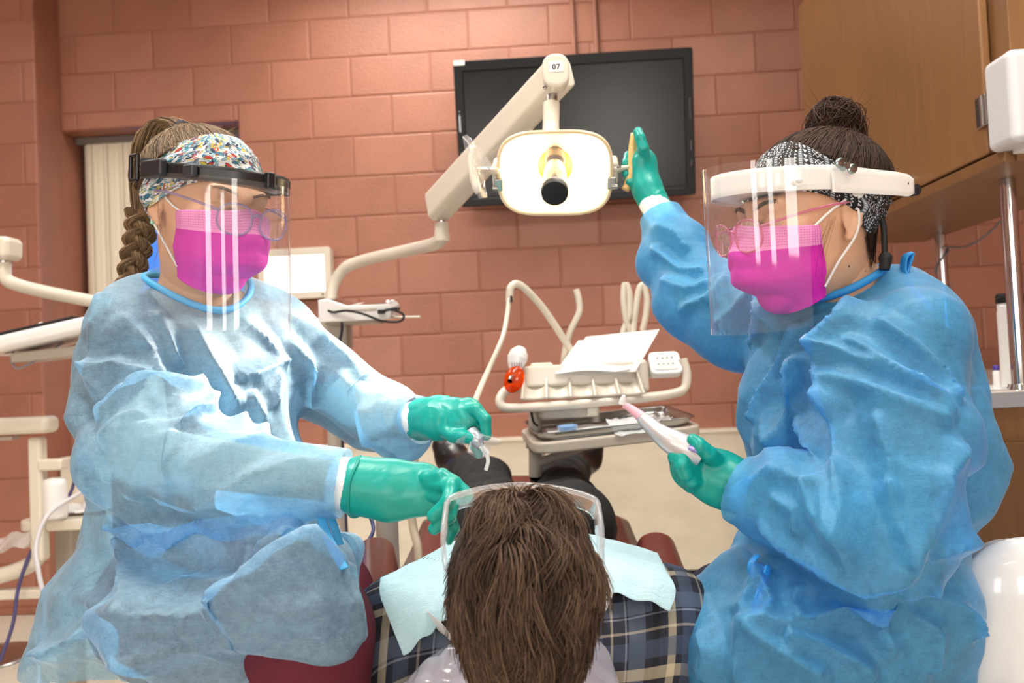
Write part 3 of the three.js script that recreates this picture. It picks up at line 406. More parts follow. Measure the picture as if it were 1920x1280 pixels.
// ---------------------------------------------------------------- dental light, post, delivery unit
const POST = P(622, 640, 2.55), postXZ = (y, dx = 0) => V(POST.x + dx, y, POST.z);
{
  const t = thing('dental_light', 'cream dental operating light on a jointed arm, numbered 07, switched on', 'dental light');
  const a0 = P(822, 385, 2.12), a1 = P(1040, 148, 1.66);
  // lower tube from the post
  const low = [postXZ(P(622, 640, 2.55).y), P(621, 560, 2.55), P(628, 528, 2.55), P(650, 500, 2.53), P(690, 486, 2.48), P(770, 468, 2.32), P(812, 458, 2.17), P(826, 447, 2.125), P(829, 420, 2.12)];
  part(t, 'lower_arm', tube(low, 0.0185, 90, 16, 0.4), M.unit);
  part(t, 'lower_sleeve', rod(P(829, 452, 2.12), P(828, 417, 2.12), 0.0205, 0.0185, 20), M.unit);
  part(t, 'lower_spindle', rod(P(828, 418, 2.12), P(826, 395, 2.12), 0.0105), M.chrome);
  // boxed arm, a tapered channel between the joints
  const dir = a1.clone().sub(a0), len = dir.length(), q = frame(dir, YU), mid = a0.clone().add(a1).multiplyScalar(0.5);
  const prof = roundRect(0.05, 0.068, 0.014);
  const arm = extrude(prof, len + 0.03, 0.004, 3, 6); arm.translate(0, 0, -len / 2 - 0.005); { const p = arm.attributes.position; for (let i = 0; i < p.count; i++) { const k = smooth(-len / 2, len / 2, p.getZ(i)); p.setY(i, p.getY(i) * lerp(1.12, 0.92, k)); p.setX(i, p.getX(i) * lerp(1.1, 0.95, k)); } arm.computeVertexNormals(); }
  part(t, 'boxed_arm', atV(arm, mid, q), M.unit);
  part(t, 'arm_groove', atV(box(0.052, 0.003, len * 0.86, 0.001, 1), mid.clone().add(V(0, -0.012, 0).applyQuaternion(q)), q), M.unitGrey);
  const kn = P(1041, 148, 1.655), faceN = camP.clone().sub(kn).setY(0).normalize(), kq = frame(faceN, YU);
  part(t, 'knuckle', atV(extrude(roundRect(0.042, 0.056, 0.02), 0.06, 0.006, 3).translate(0.002, 0.002, -0.018), kn, kq), M.unit);
  const num = canvasTex(128, 96, (c, w, h) => { c.fillStyle = '#e9e8e4'; c.fillRect(0, 0, w, h); c.fillStyle = '#15151a'; c.font = 'bold 66px sans-serif'; c.textAlign = 'center'; c.textBaseline = 'middle'; c.fillText('07', w / 2, h / 2 + 4); });
  const sticker = new THREE.PlaneGeometry(0.029, 0.022, 2, 2); part(t, 'number_sticker', atV(thick(sticker, 0.0004).translate(0.003, 0.008, 0.0486), kn, kq), mat(0xffffff, 0.5, { map: num }), 'white sticker reading 07');
  part(t, 'knuckle_pit', atV(rod(V(0, -0.022, 0), V(0, -0.029, 0), 0.0165, 0.0165, 20), kn, kq), M.darkMetal);
  part(t, 'screw', atV(rod(V(0, 0, 0), V(0.004, 0.002, 0.004), 0.004, 0.004, 10), P(1020, 165, 1.63)), M.steel);
  part(t, 'chrome_spindle', rod(P(1036, 170, 1.655), P(1034, 200, 1.65), 0.0112, 0.0112, 24), M.chrome);
  part(t, 'drop_sleeve', [rod(P(1034, 194, 1.65), P(1033, 236, 1.64), 0.0172, 0.0172, 24), rod(P(1033, 236, 1.64), P(1032, 262, 1.63), 0.0172, 0.0185, 24)], M.unit);
  // head, facing the patient
  const hc = P(1040, 326, 1.6), aim = P(985, 1010, 1.08).sub(hc).normalize().lerp(camP.clone().sub(hc).normalize(), 0.52).normalize(), hq = frame(aim, dirC(0.0, 1, 0));
  const hw = 0.112, hh = 0.084, sup = (a, e) => Math.sign(Math.cos(a)) * Math.abs(Math.cos(a)) ** e, sus = (a, e) => Math.sign(Math.sin(a)) * Math.abs(Math.sin(a)) ** e;
  const bowl = (k, depth, z0) => sheet((u, v) => { const a = u * Math.PI * 2, r = v; return V(hw * k * r * sup(a, 0.55), hh * k * r * sus(a, 0.62), z0 - depth * (1 - r * r)); }, 64, 20);
  const place = g => atV(g, hc, hq);
  part(t, 'shell', place(thick(bowl(1.0, 0.075, -0.002), 0.003)), M.unit);
  part(t, 'reflector', place(bowl(0.965, 0.062, 0.0)), phys(0xfff0d2, 0.4, { metalness: 0.0, clearcoat: 0.8, clearcoatRoughness: 0.1, emissive: 0xffb060, emissiveIntensity: 0.08 }));
  part(t, 'reflector_seat', place(lathe([[0.0, -0.058], [0.034, -0.054], [0.036, -0.05], [0.0, -0.05]], 28).rotateX(Math.PI / 2).scale(1, 1, 1)), mat(0xd98a28, 0.45));
  part(t, 'rim', place(tube(Array.from({ length: 48 }, (_, i) => { const a = i / 48 * Math.PI * 2; return V(hw * sup(a, 0.55), hh * sus(a, 0.62), 0); }), 0.0045, 160, 10, 0.5, true)), phys(0xf0d9b0, 0.2, { clearcoat: 0.6 }));
  part(t, 'front_lens', place(sheet((u, v) => { const a = u * Math.PI * 2; return V(hw * 0.985 * v * sup(a, 0.55), hh * 0.985 * v * sus(a, 0.62), 0.004 + 0.012 * (1 - v * v)); }, 48, 8)), phys(0xffffff, 0.03, { transmission: 1, thickness: 0 }), 'clear plastic front lens');
  const stem = V(0, 0.022, -0.05).applyQuaternion(hq).add(hc), tip = P(1040, 362, 1.525), mid2 = stem.clone().lerp(tip, 0.5), L3 = (a, b, k) => a.clone().lerp(b, k);
  part(t, 'bulb_collar', tubeR([L3(stem, tip, 0.0), L3(stem, tip, 0.22)], [0.021, 0.021, 0.019], 6, 24), mat(0x8a7f74, 0.35, { metalness: 0.6 }));
  part(t, 'bulb_tube', tubeR([L3(stem, tip, 0.18), L3(stem, tip, 0.5), L3(stem, tip, 0.9)], [0.014, 0.0205, 0.023, 0.0215], 16, 28), mat(0xb9c0c8, 0.16, { metalness: 1 }));
  part(t, 'bulb_cap', tubeR([L3(stem, tip, 0.88), L3(stem, tip, 1.02)], [0.0255, 0.0265, 0.0255], 6, 30), M.rubber);
  const bulb = V(0.0, 0.002, -0.012).applyQuaternion(hq).add(hc);
  for (const sx of [-1, 1]) part(t, 'halogen_bulb', atV(new THREE.SphereGeometry(0.006, 12, 10), V(sx * 0.042, 0.0, -0.022).applyQuaternion(hq).add(hc)), mat(0xffffff, 0.4, { emissive: 0xffd9a0, emissiveIntensity: 4 }));
  for (const sx of [-1, 1]) { const pl = new THREE.PointLight(0xffe3b8, 0.032, 0, 2); pl.position.copy(V(sx * 0.042, 0.0, -0.022).applyQuaternion(hq).add(hc)); pl.castShadow = true; scene.add(pl); }
  const mouth = P(985, 985, 1.1), sp = new THREE.SpotLight(0xfff4e6, 12.5, 0, 0.33, 0.75, 2); sp.position.copy(V(0, 0, 0.03).applyQuaternion(hq).add(hc)); sp.target.position.copy(mouth.clone().lerp(P(480, 640, 1.3), 0.74)); sp.castShadow = true; sp.shadow.radius = 3; scene.add(sp); scene.add(sp.target);
  for (const s of [-1, 1]) {
    const side = (x, y, z) => V(s * x, y, z).applyQuaternion(hq).add(hc);
    part(t, 'pivot', atV(box(0.016, 0.05, 0.05, 0.008, 3), side(0.119, -0.004, -0.03), hq), M.unit);
    part(t, 'latch', [atV(box(0.017, 0.026, 0.008, 0.003), side(0.113, -0.018, 0.008), hq), atV(rod(V(-0.005, 0, 0), V(0.005, 0, 0), 0.005), side(0.12, -0.024, 0.011), hq)], M.steel);
    const ye = s < 0 ? [925, 320, 1.6] : [1152, 318, 1.6], yt = s < 0 ? [893, 316, 1.58] : [1186, 312, 1.6];
    part(t, 'yoke', tubeR([side(0.113, 0.004, -0.01), P(...ye), P(...yt)], [0.011, 0.0125, 0.006], 14, 14, 0.6), M.unit);
    for (const k of [0.35, 0.6]) part(t, 'yoke_screw', atV(new THREE.SphereGeometry(0.0022, 8, 6), P(lerp(ye[0], s < 0 ? 932 : 1145, 0), ye[1], 1.588).lerp(P(...yt), k * 0.5).add(V(0, 0.002, 0.008))), M.darkMetal);
  }
  part(t, 'grip', tubeR([P(889, 274, 1.57), P(884, 300, 1.57), P(893, 350, 1.56), P(897, 362, 1.56)], [0.006, 0.009, 0.009, 0.006], 20, 14), M.unit);
  part(t, 'grip', tubeR([P(1188, 250, 1.6), P(1186, 280, 1.6), P(1184, 320, 1.6), P(1176, 348, 1.6), P(1172, 356, 1.6)], [0.006, 0.0085, 0.009, 0.0075, 0.0085], 20, 14), phys(0xe5c07c, 0.3));
  // clear barrier sleeve over the free grip
  const film = sheet((u, v) => { const b = [[867, 256], [875, 252], [893, 268], [930, 318], [906, 322], [914, 370], [898, 372], [880, 330]], n = b.length, k = u * n, i = Math.floor(k) % n, j = (i + 1) % n, f = k - Math.floor(k), x = lerp(b[i][0], b[j][0], f), y = lerp(b[i][1], b[j][1], f); return P(lerp(892, x, v), lerp(312, y, v), 1.575 + (1 - v) * -0.018 + 0.012 * Math.sin(u * 17 + v * 5)); }, 40, 8);
  part(t, 'barrier_sleeve', film, phys(0xffffff, 0.1, { transmission: 0.8, thickness: 0, ior: 1.6 }), 'clear plastic barrier sleeve over the grip');
  rebase(t);
}
{ // post with side shelf
  const t = thing('unit_post', 'grey upright post of the dental unit with shelf block', 'post'), y1 = P(622, 600, 2.55).y;
  part(t, 'column', rod(V(POST.x, 0.05, POST.z), V(POST.x, y1, POST.z), 0.024, 0.024, 24), M.unitGrey);
  part(t, 'collar', atV(box(0.085, 0.085, 0.08, 0.006), P(632, 628, 2.55)), M.unitGrey); part(t, 'bracket', atV(box(0.16, 0.028, 0.11, 0.004), P(665, 600, 2.5)), M.unitGrey);
  part(t, 'rail', rod(P(575, 603, 2.45), P(618, 593, 2.48), 0.0035), M.unit); part(t, 'rail', rod(P(690, 595, 2.48), P(788, 594, 2.45), 0.0035), M.unit);
  part(t, 'foot', box(0.34, 0.05, 0.3, 0.012).translate(POST.x, 0.0255, POST.z), M.unitGrey); rebase(t);
  const m = thing('tablet_monitor', 'small white monitor unit lying face up on the post shelf', 'monitor'), c = P(676, 580, 2.47), q = new THREE.Quaternion().setFromAxisAngle(V(1, 0, 0), 0.14);
  const sh = new THREE.Shape(); sh.moveTo(-0.11, -0.026); sh.lineTo(0.1, -0.026); sh.lineTo(0.105, 0.004); sh.lineTo(0.1, 0.012); sh.lineTo(-0.03, 0.014); sh.lineTo(-0.085, 0.036); sh.lineTo(-0.108, 0.034); sh.closePath();
  part(m, 'housing', atV(extrude(sh, 0.13, 0.004).translate(0, 0, -0.065), c, q), M.white);
  part(m, 'screen', atV(sheet((u, v) => { const x = lerp(-0.09, 0.098, u), y = lerp(0.041, 0.0175, smooth(0, 0.38, u)); return V(x, y, lerp(-0.06, 0.06, v)); }, 10, 1), c, q), phys(0x3a2022, 0.12, { clearcoat: 1 }));
  part(m, 'vent', atV(box(0.09, 0.008, 0.003, 0.001, 1), c.clone().add(V(0.02, -0.008, 0.068)), q), M.unitGrey);
  for (const x of [0.075, 0.09]) part(m, 'knob', atV(new THREE.SphereGeometry(0.009, 12, 8), c.clone().add(V(x, 0.022, -0.055))), M.white);
  part(m, 'stand_plate', atV(box(0.23, 0.006, 0.12, 0.002, 1), P(672, 596, 2.47)), M.white); part(m, 'plug', atV(box(0.022, 0.012, 0.012, 0.002), P(715, 584, 2.395)), M.rubber); rebase(m);
  const cb = thing('monitor_cable', 'black looped cable hanging from the small white monitor', 'cable');
  part(cb, 'cable', [tube([P(612, 580, 2.41), P(625, 585, 2.4), P(650, 582, 2.39), P(680, 588, 2.385), P(715, 601, 2.385), P(745, 603, 2.385), P(757, 596, 2.385), P(752, 586, 2.385), P(730, 580, 2.385), P(715, 584, 2.385)], 0.0038, 80, 7), tube([P(715, 584, 2.385), P(735, 579, 2.385), P(750, 578, 2.385)], 0.0038, 20, 7)], M.rubber); rebase(cb);
  const c2 = thing('post_cable', 'dark blue cable running down the front of the grey post', 'cable'); part(c2, 'cable', tube([P(641, 598, 2.45), P(641, 620, 2.45), P(635, 650, 2.48), P(630, 700, 2.49), P(640, 800, 2.49), P(646, 900, 2.48), P(650, 1000, 2.45), P(655, 1060, 2.4)], 0.0045, 60, 7), mat(0x2a2c45, 0.5)); rebase(c2);
}
{ // delivery head with instrument holders
  const t = thing('delivery_unit', 'cream instrument delivery head with scalloped holders and handle frame', 'delivery unit');
  const O = P(1085, 722, 2.0), q = frame(dirC(0.03, 0.1, 1).setY(0.12).normalize(), YU);
  const L = (x, y, z) => V(x, y, z).applyQuaternion(q).add(O), put = g => atV(g, O, q);
  // six scalloped holders: front apron
  const N = 5, wd = 0.285; const ap = sheet((u, v) => { const s = u * N, f = s - Math.floor(s), c = Math.sin(f * Math.PI) ** 0.8; return V((u - 0.5) * wd * lerp(0.97, 1.03, v), lerp(0.026, -0.034, v) - (1 - v) * 0.006 * c, lerp(0.045, 0.075, v) - 0.017 * c * (1 - 0.35 * v)); }, 100, 12);
  part(t, 'holder_apron', put(thick(ap, 0.006)), M.unit);
  for (let i = 0; i <= N; i++) part(t, 'holder_rib', put(rod(V((i / N - 0.5) * wd * 0.97, 0.027, 0.047), V((i / N - 0.5) * wd * 1.03, -0.034, 0.076), 0.004)), M.unit);
  part(t, 'top_shell', put(extrude(roundRect(0.27, 0.15, 0.02), 0.04, 0.006, 3).rotateX(-Math.PI / 2).translate(0, 0.002, -0.025)), M.unit);
  part(t, 'end_cheek', put(box(0.035, 0.085, 0.12, 0.014, 3).translate(0.152, 0.012, -0.01)), M.unit);
  part(t, 'rear_block', put(box(0.06, 0.03, 0.05, 0.008).translate(-0.085, 0.055, -0.09)), M.unit);
  part(t, 'under_housing', put(box(0.12, 0.04, 0.1, 0.012).translate(-0.045, -0.062, -0.01)), M.unitGrey); part(t, 'under_bracket', put(box(0.05, 0.05, 0.06, 0.01).translate(0.02, -0.056, 0.0)), M.unit);
  part(t, 'handle_frame', tube([L(-0.145, 0.0, 0.04), L(-0.185, -0.01, 0.05), L(-0.2, -0.035, 0.06), L(-0.185, -0.052, 0.065), L(-0.1, -0.053, 0.06), L(0.1, -0.045, 0.05), L(0.205, -0.038, 0.045), L(0.253, -0.026, 0.04), L(0.265, 0.01, 0.035), L(0.26, 0.05, 0.03)], 0.0115, 110, 14, 0.4), M.unit);
  const pad = part(t, 'control_pad', put(extrude(roundRect(0.072, 0.06, 0.012), 0.014, 0.004, 3).rotateX(-0.5).translate(0.215, 0.036, 0.015)), M.white);
  part(pad, 'pad_face', put(extrude(roundRect(0.058, 0.047, 0.006), 0.001, 0.0006).rotateX(-0.5).translate(0.215, 0.0455, 0.031)), M.whiteMatt);
  for (let i = 0; i < 8; i++) part(pad, 'key', put(new THREE.SphereGeometry(0.0028, 8, 6).translate(0.215 + ((i % 4) - 1.5) * 0.012, 0.0485 + (i < 4 ? 0.008 : -0.008), 0.0325 + (i < 4 ? -0.0036 : 0.0036))), mat(0xd9d7d2, 0.5));
  part(t, 'pad_arm', put(box(0.05, 0.022, 0.03, 0.006).translate(0.178, 0.02, 0.005)), M.unit);
  part(t, 'pole', rod(P(1003, 768, 2.02), P(1004, 893, 2.02), 0.0165, 0.0165, 20), M.unitGrey);
  { const e = P(1004, 890, 2.02), f = V(e.x, e.y - 0.01, -3.05); part(t, 'pole_arm', tube([e, e.clone().add(V(0, -0.012, -0.05)), V(e.x, e.y - 0.012, -2.6), f.clone().add(V(0, 0, 0.06)), f.clone().add(V(0, -0.06, 0))], 0.0165, 60, 12, 0.3), M.unitGrey); part(t, 'floor_post', rod(V(f.x, 0.03, f.z), V(f.x, f.y - 0.05, f.z), 0.028, 0.022, 20), M.unitGrey); part(t, 'floor_plate', box(0.3, 0.03, 0.26, 0.01).translate(f.x, 0.0155, f.z), M.unitGrey); }
  part(t, 'rear_strut', rod(P(1115, 742, 2.0), P(1117, 790, 2.0), 0.011), M.unitGrey);
  part(t, 'under_lead', tube([P(995, 766, 1.98), P(1000, 790, 1.97), P(1008, 798, 1.96)], 0.003, 20, 6), M.rubber);
  rebase(t);
  const hose = (label, pts, r, tip) => { const h = thing('instrument_hose', label, 'hose'); part(h, 'whip_arm', tube(pts, r, 80, 10, 0.45), M.unit); if (tip) part(h, 'clip', tip, M.darkMetal); rebase(h); };
  hose('cream whip arm arched over the delivery unit beside the papers', [P(1074, 662, 2.08), P(1060, 640, 2.08), P(1020, 580, 2.06), P(988, 544, 2.04), P(969, 532, 2.03), P(957, 540, 2.02), P(955, 565, 2.02)], 0.0098, [atV(box(0.006, 0.016, 0.01, 0.002), P(959, 560, 2.0))]);
  const h2 = thing('suction_hose', 'thin cream hose running from the whip arm to the gloved hand', 'hose'); part(h2, 'hose', tube([P(955, 556, 2.02), P(951, 590, 1.98), P(943, 630, 1.9), P(922, 680, 1.75), P(903, 722, 1.6), P(890, 755, 1.45), P(881, 788, 1.29)], 0.0062, 70, 10), mat(0xd9cdbd, 0.4)); rebase(h2);
  hose('short cream bent whip arm behind the papers', [P(1056, 690, 2.1), P(1060, 655, 2.12), P(1070, 620, 2.12), P(1086, 585, 2.12), P(1085, 560, 2.12), P(1080, 542, 2.12)], 0.009);
  hose('looped cream whip arm, left of the pair behind the papers', [P(1160, 690, 2.1), P(1168, 625, 2.14), P(1180, 590, 2.14), P(1180, 550, 2.14), P(1172, 531, 2.14), P(1169, 560, 2.14), P(1174, 600, 2.14), P(1180, 622, 2.14)], 0.0088);
  hose('looped cream whip arm, right of the pair behind the papers', [P(1180, 690, 2.1), P(1187, 620, 2.14), P(1192, 580, 2.14), P(1198, 544, 2.14), P(1206, 534, 2.14), P(1213, 560, 2.14), P(1211, 590, 2.14), P(1205, 620, 2.14)], 0.0088);
  // papers on top
  const pap = (label, pts, dz) => { const s = thing('paper_form', label, 'paper'); const [a, b, c, d] = pts.map(p => P(...p)); part(s, 'sheet', thick(sheet((u, v) => a.clone().lerp(b, u).lerp(d.clone().lerp(c, u), v).add(V(0, 0.004 * Math.sin(u * 5 + dz) * v, 0.006 * Math.sin(u * 3.5 + v * 2 + dz))), 16, 12), 0.0012), M.whiteMatt); rebase(s); };
  pap('white printed paper form lying on top of the delivery unit', [[1099, 631, 2.06], [1237, 617, 2.06], [1192, 693, 1.93], [1046, 700, 1.93]], 0);
  pap('second white paper form peeking out under the first on the delivery unit', [[1084, 638, 2.065], [1200, 634, 2.07], [1180, 694, 1.94], [1040, 703, 1.935]], 2);
  // curing light
  const cu = thing('curing_light', 'white curing light with an orange eye shield in the holder', 'curing light');
  part(cu, 'body', tubeR([P(978, 652, 1.97), P(970, 672, 1.96), P(966, 694, 1.95)], [0.012, 0.023, 0.025, 0.021, 0.015], 24, 24), M.white);
  for (let i = 0; i < 5; i++) part(cu, 'vent', atV(box(0.002, 0.012, 0.003, 0.001, 1), P(960 + i * 4.5, 684, 1.922)), M.cableGrey);
  part(cu, 'light_guide', tube([P(965, 696, 1.95), P(962, 706, 1.92), P(958, 708, 1.9), P(956, 714, 1.885)], 0.006, 20, 10), M.steel);
  const shq = frame(camP.clone().sub(P(963, 712, 1.93)).normalize().add(V(-0.3, 0.1, 0)).normalize(), dirC(0.35, 1, 0));
  part(cu, 'orange_shield', atV(sheet((u, v) => { const a = u * Math.PI * 2; return V(0.025 * v * Math.cos(a), 0.034 * v * Math.sin(a), 0.012 * (1 - v * v)); }, 32, 8), P(964, 711, 1.93), shq), phys(0xff5a08, 0.1, { transmission: 0.55, thickness: 0 }), 'translucent orange shield'); rebase(cu);
}
{ // tray with its contents
  const fl = P(1002, 836, 1.82), fr = P(1318, 801, 1.86), bl = P(1022, 806, 2.05), br = P(1268, 768, 2.12);
  const X = fr.clone().sub(fl).normalize(), Nn = new THREE.Vector3().crossVectors(X, bl.clone().sub(fl)).normalize(), Zd = new THREE.Vector3().crossVectors(X, Nn).normalize();   // Zd towards the camera
  const w = fr.distanceTo(fl) * 0.985, dpt = 0.27, c = fl.clone().add(fr).multiplyScalar(0.5).addScaledVector(Zd, -dpt / 2), q = new THREE.Quaternion().setFromRotationMatrix(new THREE.Matrix4().makeBasis(X, Nn, Zd));
  const put = g => atV(g, c, q), slab = (W2, D2, r, h, b) => extrude(roundRect(W2, D2, r), h, b, 3).rotateX(-Math.PI / 2);
  const s = thing('tray_table', 'cream tray holder of the dental unit above the patient', 'tray table'); part(s, 'plate', put(slab(w, dpt, 0.045, 0.016, 0.005).translate(0, -0.016, 0)), mat(0xc8bfb0, 0.4)); part(s, 'stem', rod(c.clone().addScaledVector(Nn, -0.02), P(1010, 868, 2.02), 0.012), M.unitGrey); part(s, 'collar', rod(P(1003, 812, 2.02), P(1003, 840, 2.02), 0.023), M.unitGrey); rebase(s);
  const t = thing('steel_tray', 'shallow stainless steel instrument tray on the tray holder', 'tray');
  const base = [], ring = (k, y) => roundRect(w * k, dpt * k * 0.98, 0.04 * k).getPoints(6).map(p => V(p.x, y, -p.y));
  const rings = [ring(0.86, 0.0075), ring(0.92, 0.010), ring(0.955, 0.024), ring(0.985, 0.026), ring(0.985, 0.0235)];
  part(t, 'pan', put(sheet((u, v) => { const r = v * (rings.length - 1), i = Math.min(rings.length - 2, Math.floor(r)), n = rings[i].length - 1, k = Math.round(u * n); return rings[i][k].clone().lerp(rings[i + 1][k], r - i); }, rings[0].length - 1, 16)), M.steel);
  part(t, 'floor', put(slab(w * 0.87, dpt * 0.85, 0.035, 0.001, 0.0005).translate(0, 0.0065, 0)), M.steel); rebase(t);
  const item = (name, label, cat, g, m) => { const o = thing(name, label, cat); part(o, cat.replace(' ', '_'), g, m); rebase(o); };
  const ruffle = (cx, cz, sx, sz, h, a) => put(thick(sheet((u, v) => { const x = (u - 0.5) * sx, z = (v - 0.5) * sz; return V(cx + x * Math.cos(a) - z * Math.sin(a), 0.0095 + h * Math.abs(noise(u * 5 + cx * 30, v * 4, cz * 20)), cz + x * Math.sin(a) + z * Math.cos(a)); }, 18, 12), 0.0015));
  item('gauze_sheet', 'white paper liner lying in the steel tray', 'paper', ruffle(-0.02, 0.03, 0.26, 0.12, 0.01, 0.05), M.whiteMatt);
  item('instrument_pouch', 'crumpled clear plastic pouch hanging over the front of the steel tray', 'pouch', put(thick(sheet((u, v) => V(lerp(-0.01, 0.085, u), lerp(0.03, 0.004, v) + 0.006 * noise(u * 6, v * 5, 1), lerp(0.05, 0.145, v)), 14, 14), 0.0015)), phys(0xf2f4f6, 0.3, { transmission: 0.35, thickness: 0 }));
  item('blue_cup', 'small pale blue plastic cup lid in the tray', 'lid', put(lathe([[0, 0.001], [0.02, 0.001], [0.026, 0.012], [0.024, 0.012], [0.018, 0.004], [0, 0.004]], 20).translate(-0.105, 0.014, 0.05)), phys(0x9fc4ea, 0.2, { transmission: 0.3, thickness: 0 }));
  item('blue_wrap', 'pale blue wrapped item at the middle of the tray', 'wrap', ruffle(0.055, -0.02, 0.06, 0.04, 0.02, 0.3), mat(0xb5d0ea, 0.5));
  item('cotton_strip', 'white cotton strip at the right end of the tray', 'cotton', ruffle(0.125, 0.0, 0.07, 0.05, 0.012, -0.2), M.whiteMatt);
  item('blue_label_pack', 'small pack with blue print at the left of the tray', 'pack', put(box(0.06, 0.006, 0.016, 0.002).translate(-0.115, 0.014, 0.088)), mat(0x6f9fd6, 0.5));
}
// ---------------------------------------------------------------- people: shared makers
const fabricTex = dataTex(512, (u, v) => { const a = fbm(u, v, 10, 4, 11), f = fbm(u + 0.2 * a, v, 70, 3, 4), k = 0.97 + 0.03 * a + 0.05 * f; return [k * 0.98, k * 0.99, k]; }, true);
const fabricBump = dataTex(256, (u, v) => 0.5 + 0.5 * fbm(u, v, 60, 3, 21) + 0.3 * Math.sin(u * 6.283 * 64) * Math.sin(v * 6.283 * 64));
const gownBump = dataTex(512, (u, v) => 0.5 + 0.45 * fbm(u, v, 40, 4, 61) + 0.4 * Math.abs(fbm(u, v, 9, 3, 3)));
const poreTex = dataTex(512, (u, v) => { const a = fbm(u, v, 14, 4, 71), f = fbm(u + 0.15 * a, v, 90, 3, 24); return clamp(0.82 + 0.20 * a + 0.26 * f, 0.2, 1); });
const gownMat = (c, tr) => phys(c, 0.5, { transmission: tr, thickness: 0, map: fabricTex, bumpMap: gownBump, bumpScale: 0.0003, specularIntensity: 0.5, transmissionMap: poreTex });
const gloveBump = dataTex(256, (u, v) => 0.5 + 0.6 * fbm(u, v, 12, 4, 31));
M.glove = phys(0x079f93, 0.34, { bumpMap: gloveBump, bumpScale: 0.0012, sheen: 0.2 });
M.skin = phys(0xe6b594, 0.5, { sheen: 0.15, map: dataTex(256, (u, v) => { const a = fbm(u, v, 10, 4, 41), k = 0.97 + 0.06 * a; return [k, k * (1 - 0.03 * a), k * (0.985 - 0.04 * a)]; }, true) });
M.cuff = mat(0xf1efee, 0.85, { bumpMap: fabricBump, bumpScale: 0.001 });
M.clear = phys(0xffffff, 0.04, { transmission: 0.96, thickness: 0, ior: 1.5 });
const tri = x => 4 * Math.abs(x - Math.floor(x) - 0.5) - 1;                       // triangle wave: flat facets, sharp creases
const CR = (() => { srand(4242); const o = []; for (let i = 0; i < 4; i++) { const v = V(rr(-1, 1), rr(-1, 1), rr(-1, 1)).normalize(); o.push([v.x, v.y, v.z, rr(6.5, 11), rnd()]); } return o; })();
// crumpled non-woven cloth: planar facets meeting in creases
function crumple(x, y, z) { const wx = noise(x * 5, y * 5, z * 5), wy = noise(x * 4 + 9, y * 4, z * 4); let s = 0; for (let i = 0; i < CR.length; i++) { const c = CR[i]; s += tri((x * c[0] + y * c[1] + z * c[2]) * c[3] * 0.62 + c[4] + 0.34 * (i & 1 ? wx : wy)) * (6 / c[3]); } return s / CR.length; }
const segDist = (x, y, z, a, b) => { const dx = b.x - a.x, dy = b.y - a.y, dz = b.z - a.z, t = clamp(((x - a.x) * dx + (y - a.y) * dy + (z - a.z) * dz) / (dx * dx + dy * dy + dz * dz + 1e-12), 0, 1); return [Math.hypot(x - a.x - dx * t, y - a.y - dy * t, z - a.z - dz * t), t]; };
// folds: [[px, py] ...], height, half width (m). One flank is steep, the other long, as cloth hangs.
function foldSet(fld, list) {
  return list.map(([pts, h, w]) => { const q = pts.map(([a, b]) => marchTo(fld, a, b)).filter(Boolean); return { q, h, w, box: new THREE.Box3().setFromPoints(q.length ? q : [V(99, 99, 99)]).expandByScalar(w * 1.8) }; });
}
function foldHeight(folds, x, y, z) { let s = 0; for (const f of folds) { if (f.q.length < 2 || x < f.box.min.x || x > f.box.max.x || y < f.box.min.y || y > f.box.max.y || z < f.box.min.z || z > f.box.max.z) continue; let best = 9, tb = 0; for (let i = 0; i + 1 < f.q.length; i++) { const [d, t] = segDist(x, y, z, f.q[i], f.q[i + 1]); if (d < best) { best = d; tb = (i + t) / (f.q.length - 1); } } const k = 1 - best / f.w; if (k > 0) s += 1.45 * f.h * (k * k * k * 0.6 + k * 0.4) * smooth(-0.02, 0.12, tb) * smooth(1.02, 0.88, tb); } return s; }
function gownMesh(fld, folds, cell, amp, cuts, calm) {   // calm: places where the cloth lies smooth, [point, radius]
  let g = meshOf(fld, cell);
  g = displace(g, (x, y, z) => { let m = 1; for (const [c, r] of calm) m = Math.min(m, smooth(r * 0.6, r * 1.5, Math.hypot(x - c.x, y - c.y, z - c.z))); return amp * (0.15 + 0.85 * m) * (0.08 + crumple(x, y, z) * 2.2 + (0.1 + 0.45 * smooth(0, 0.4, noise(x * 6, y * 6, z * 6))) * crumple(x * 2.2 + 3, y * 2.2, z * 2.2)) + foldHeight(folds, x, y, z) * (0.3 + 0.7 * m); });
  for (const c of cuts) { g = trim(g, c); }
  g.computeVertexNormals();
  return uvFace(g, 6);
}
// where the gown meets the neck opening: a ring of points on the capsule o -> e of radius r
function neckRing(G, o, e, r, n = 30) { const ax = e.clone().sub(o), L = ax.length(); ax.normalize(); const s1 = new THREE.Vector3().crossVectors(ax, V(0, 0, 1)).normalize(), s2 = new THREE.Vector3().crossVectors(ax, s1), out = []; for (let i = 0; i < n; i++) { const a = i / n * Math.PI * 2, d = s1.clone().multiplyScalar(Math.cos(a)).addScaledVector(s2, Math.sin(a)); let last = null; for (let k = 0; k < 160; k++) { const t = k < 60 ? 1 - k / 60 : -(k - 60) / 100, p = t > 0 ? o.clone().addScaledVector(ax, L + r * Math.sin(t * 1.5708)).addScaledVector(d, r * Math.cos(t * 1.5708)) : o.clone().addScaledVector(ax, L * (1 + t)).addScaledVector(d, r); last = p; if (G.ev(p.x, p.y, p.z) > 0.002) break; } out.push(last); } return out.map((p, i) => p.clone().add(out[(i + 1) % n]).add(out[(i + n - 1) % n]).divideScalar(3)); }
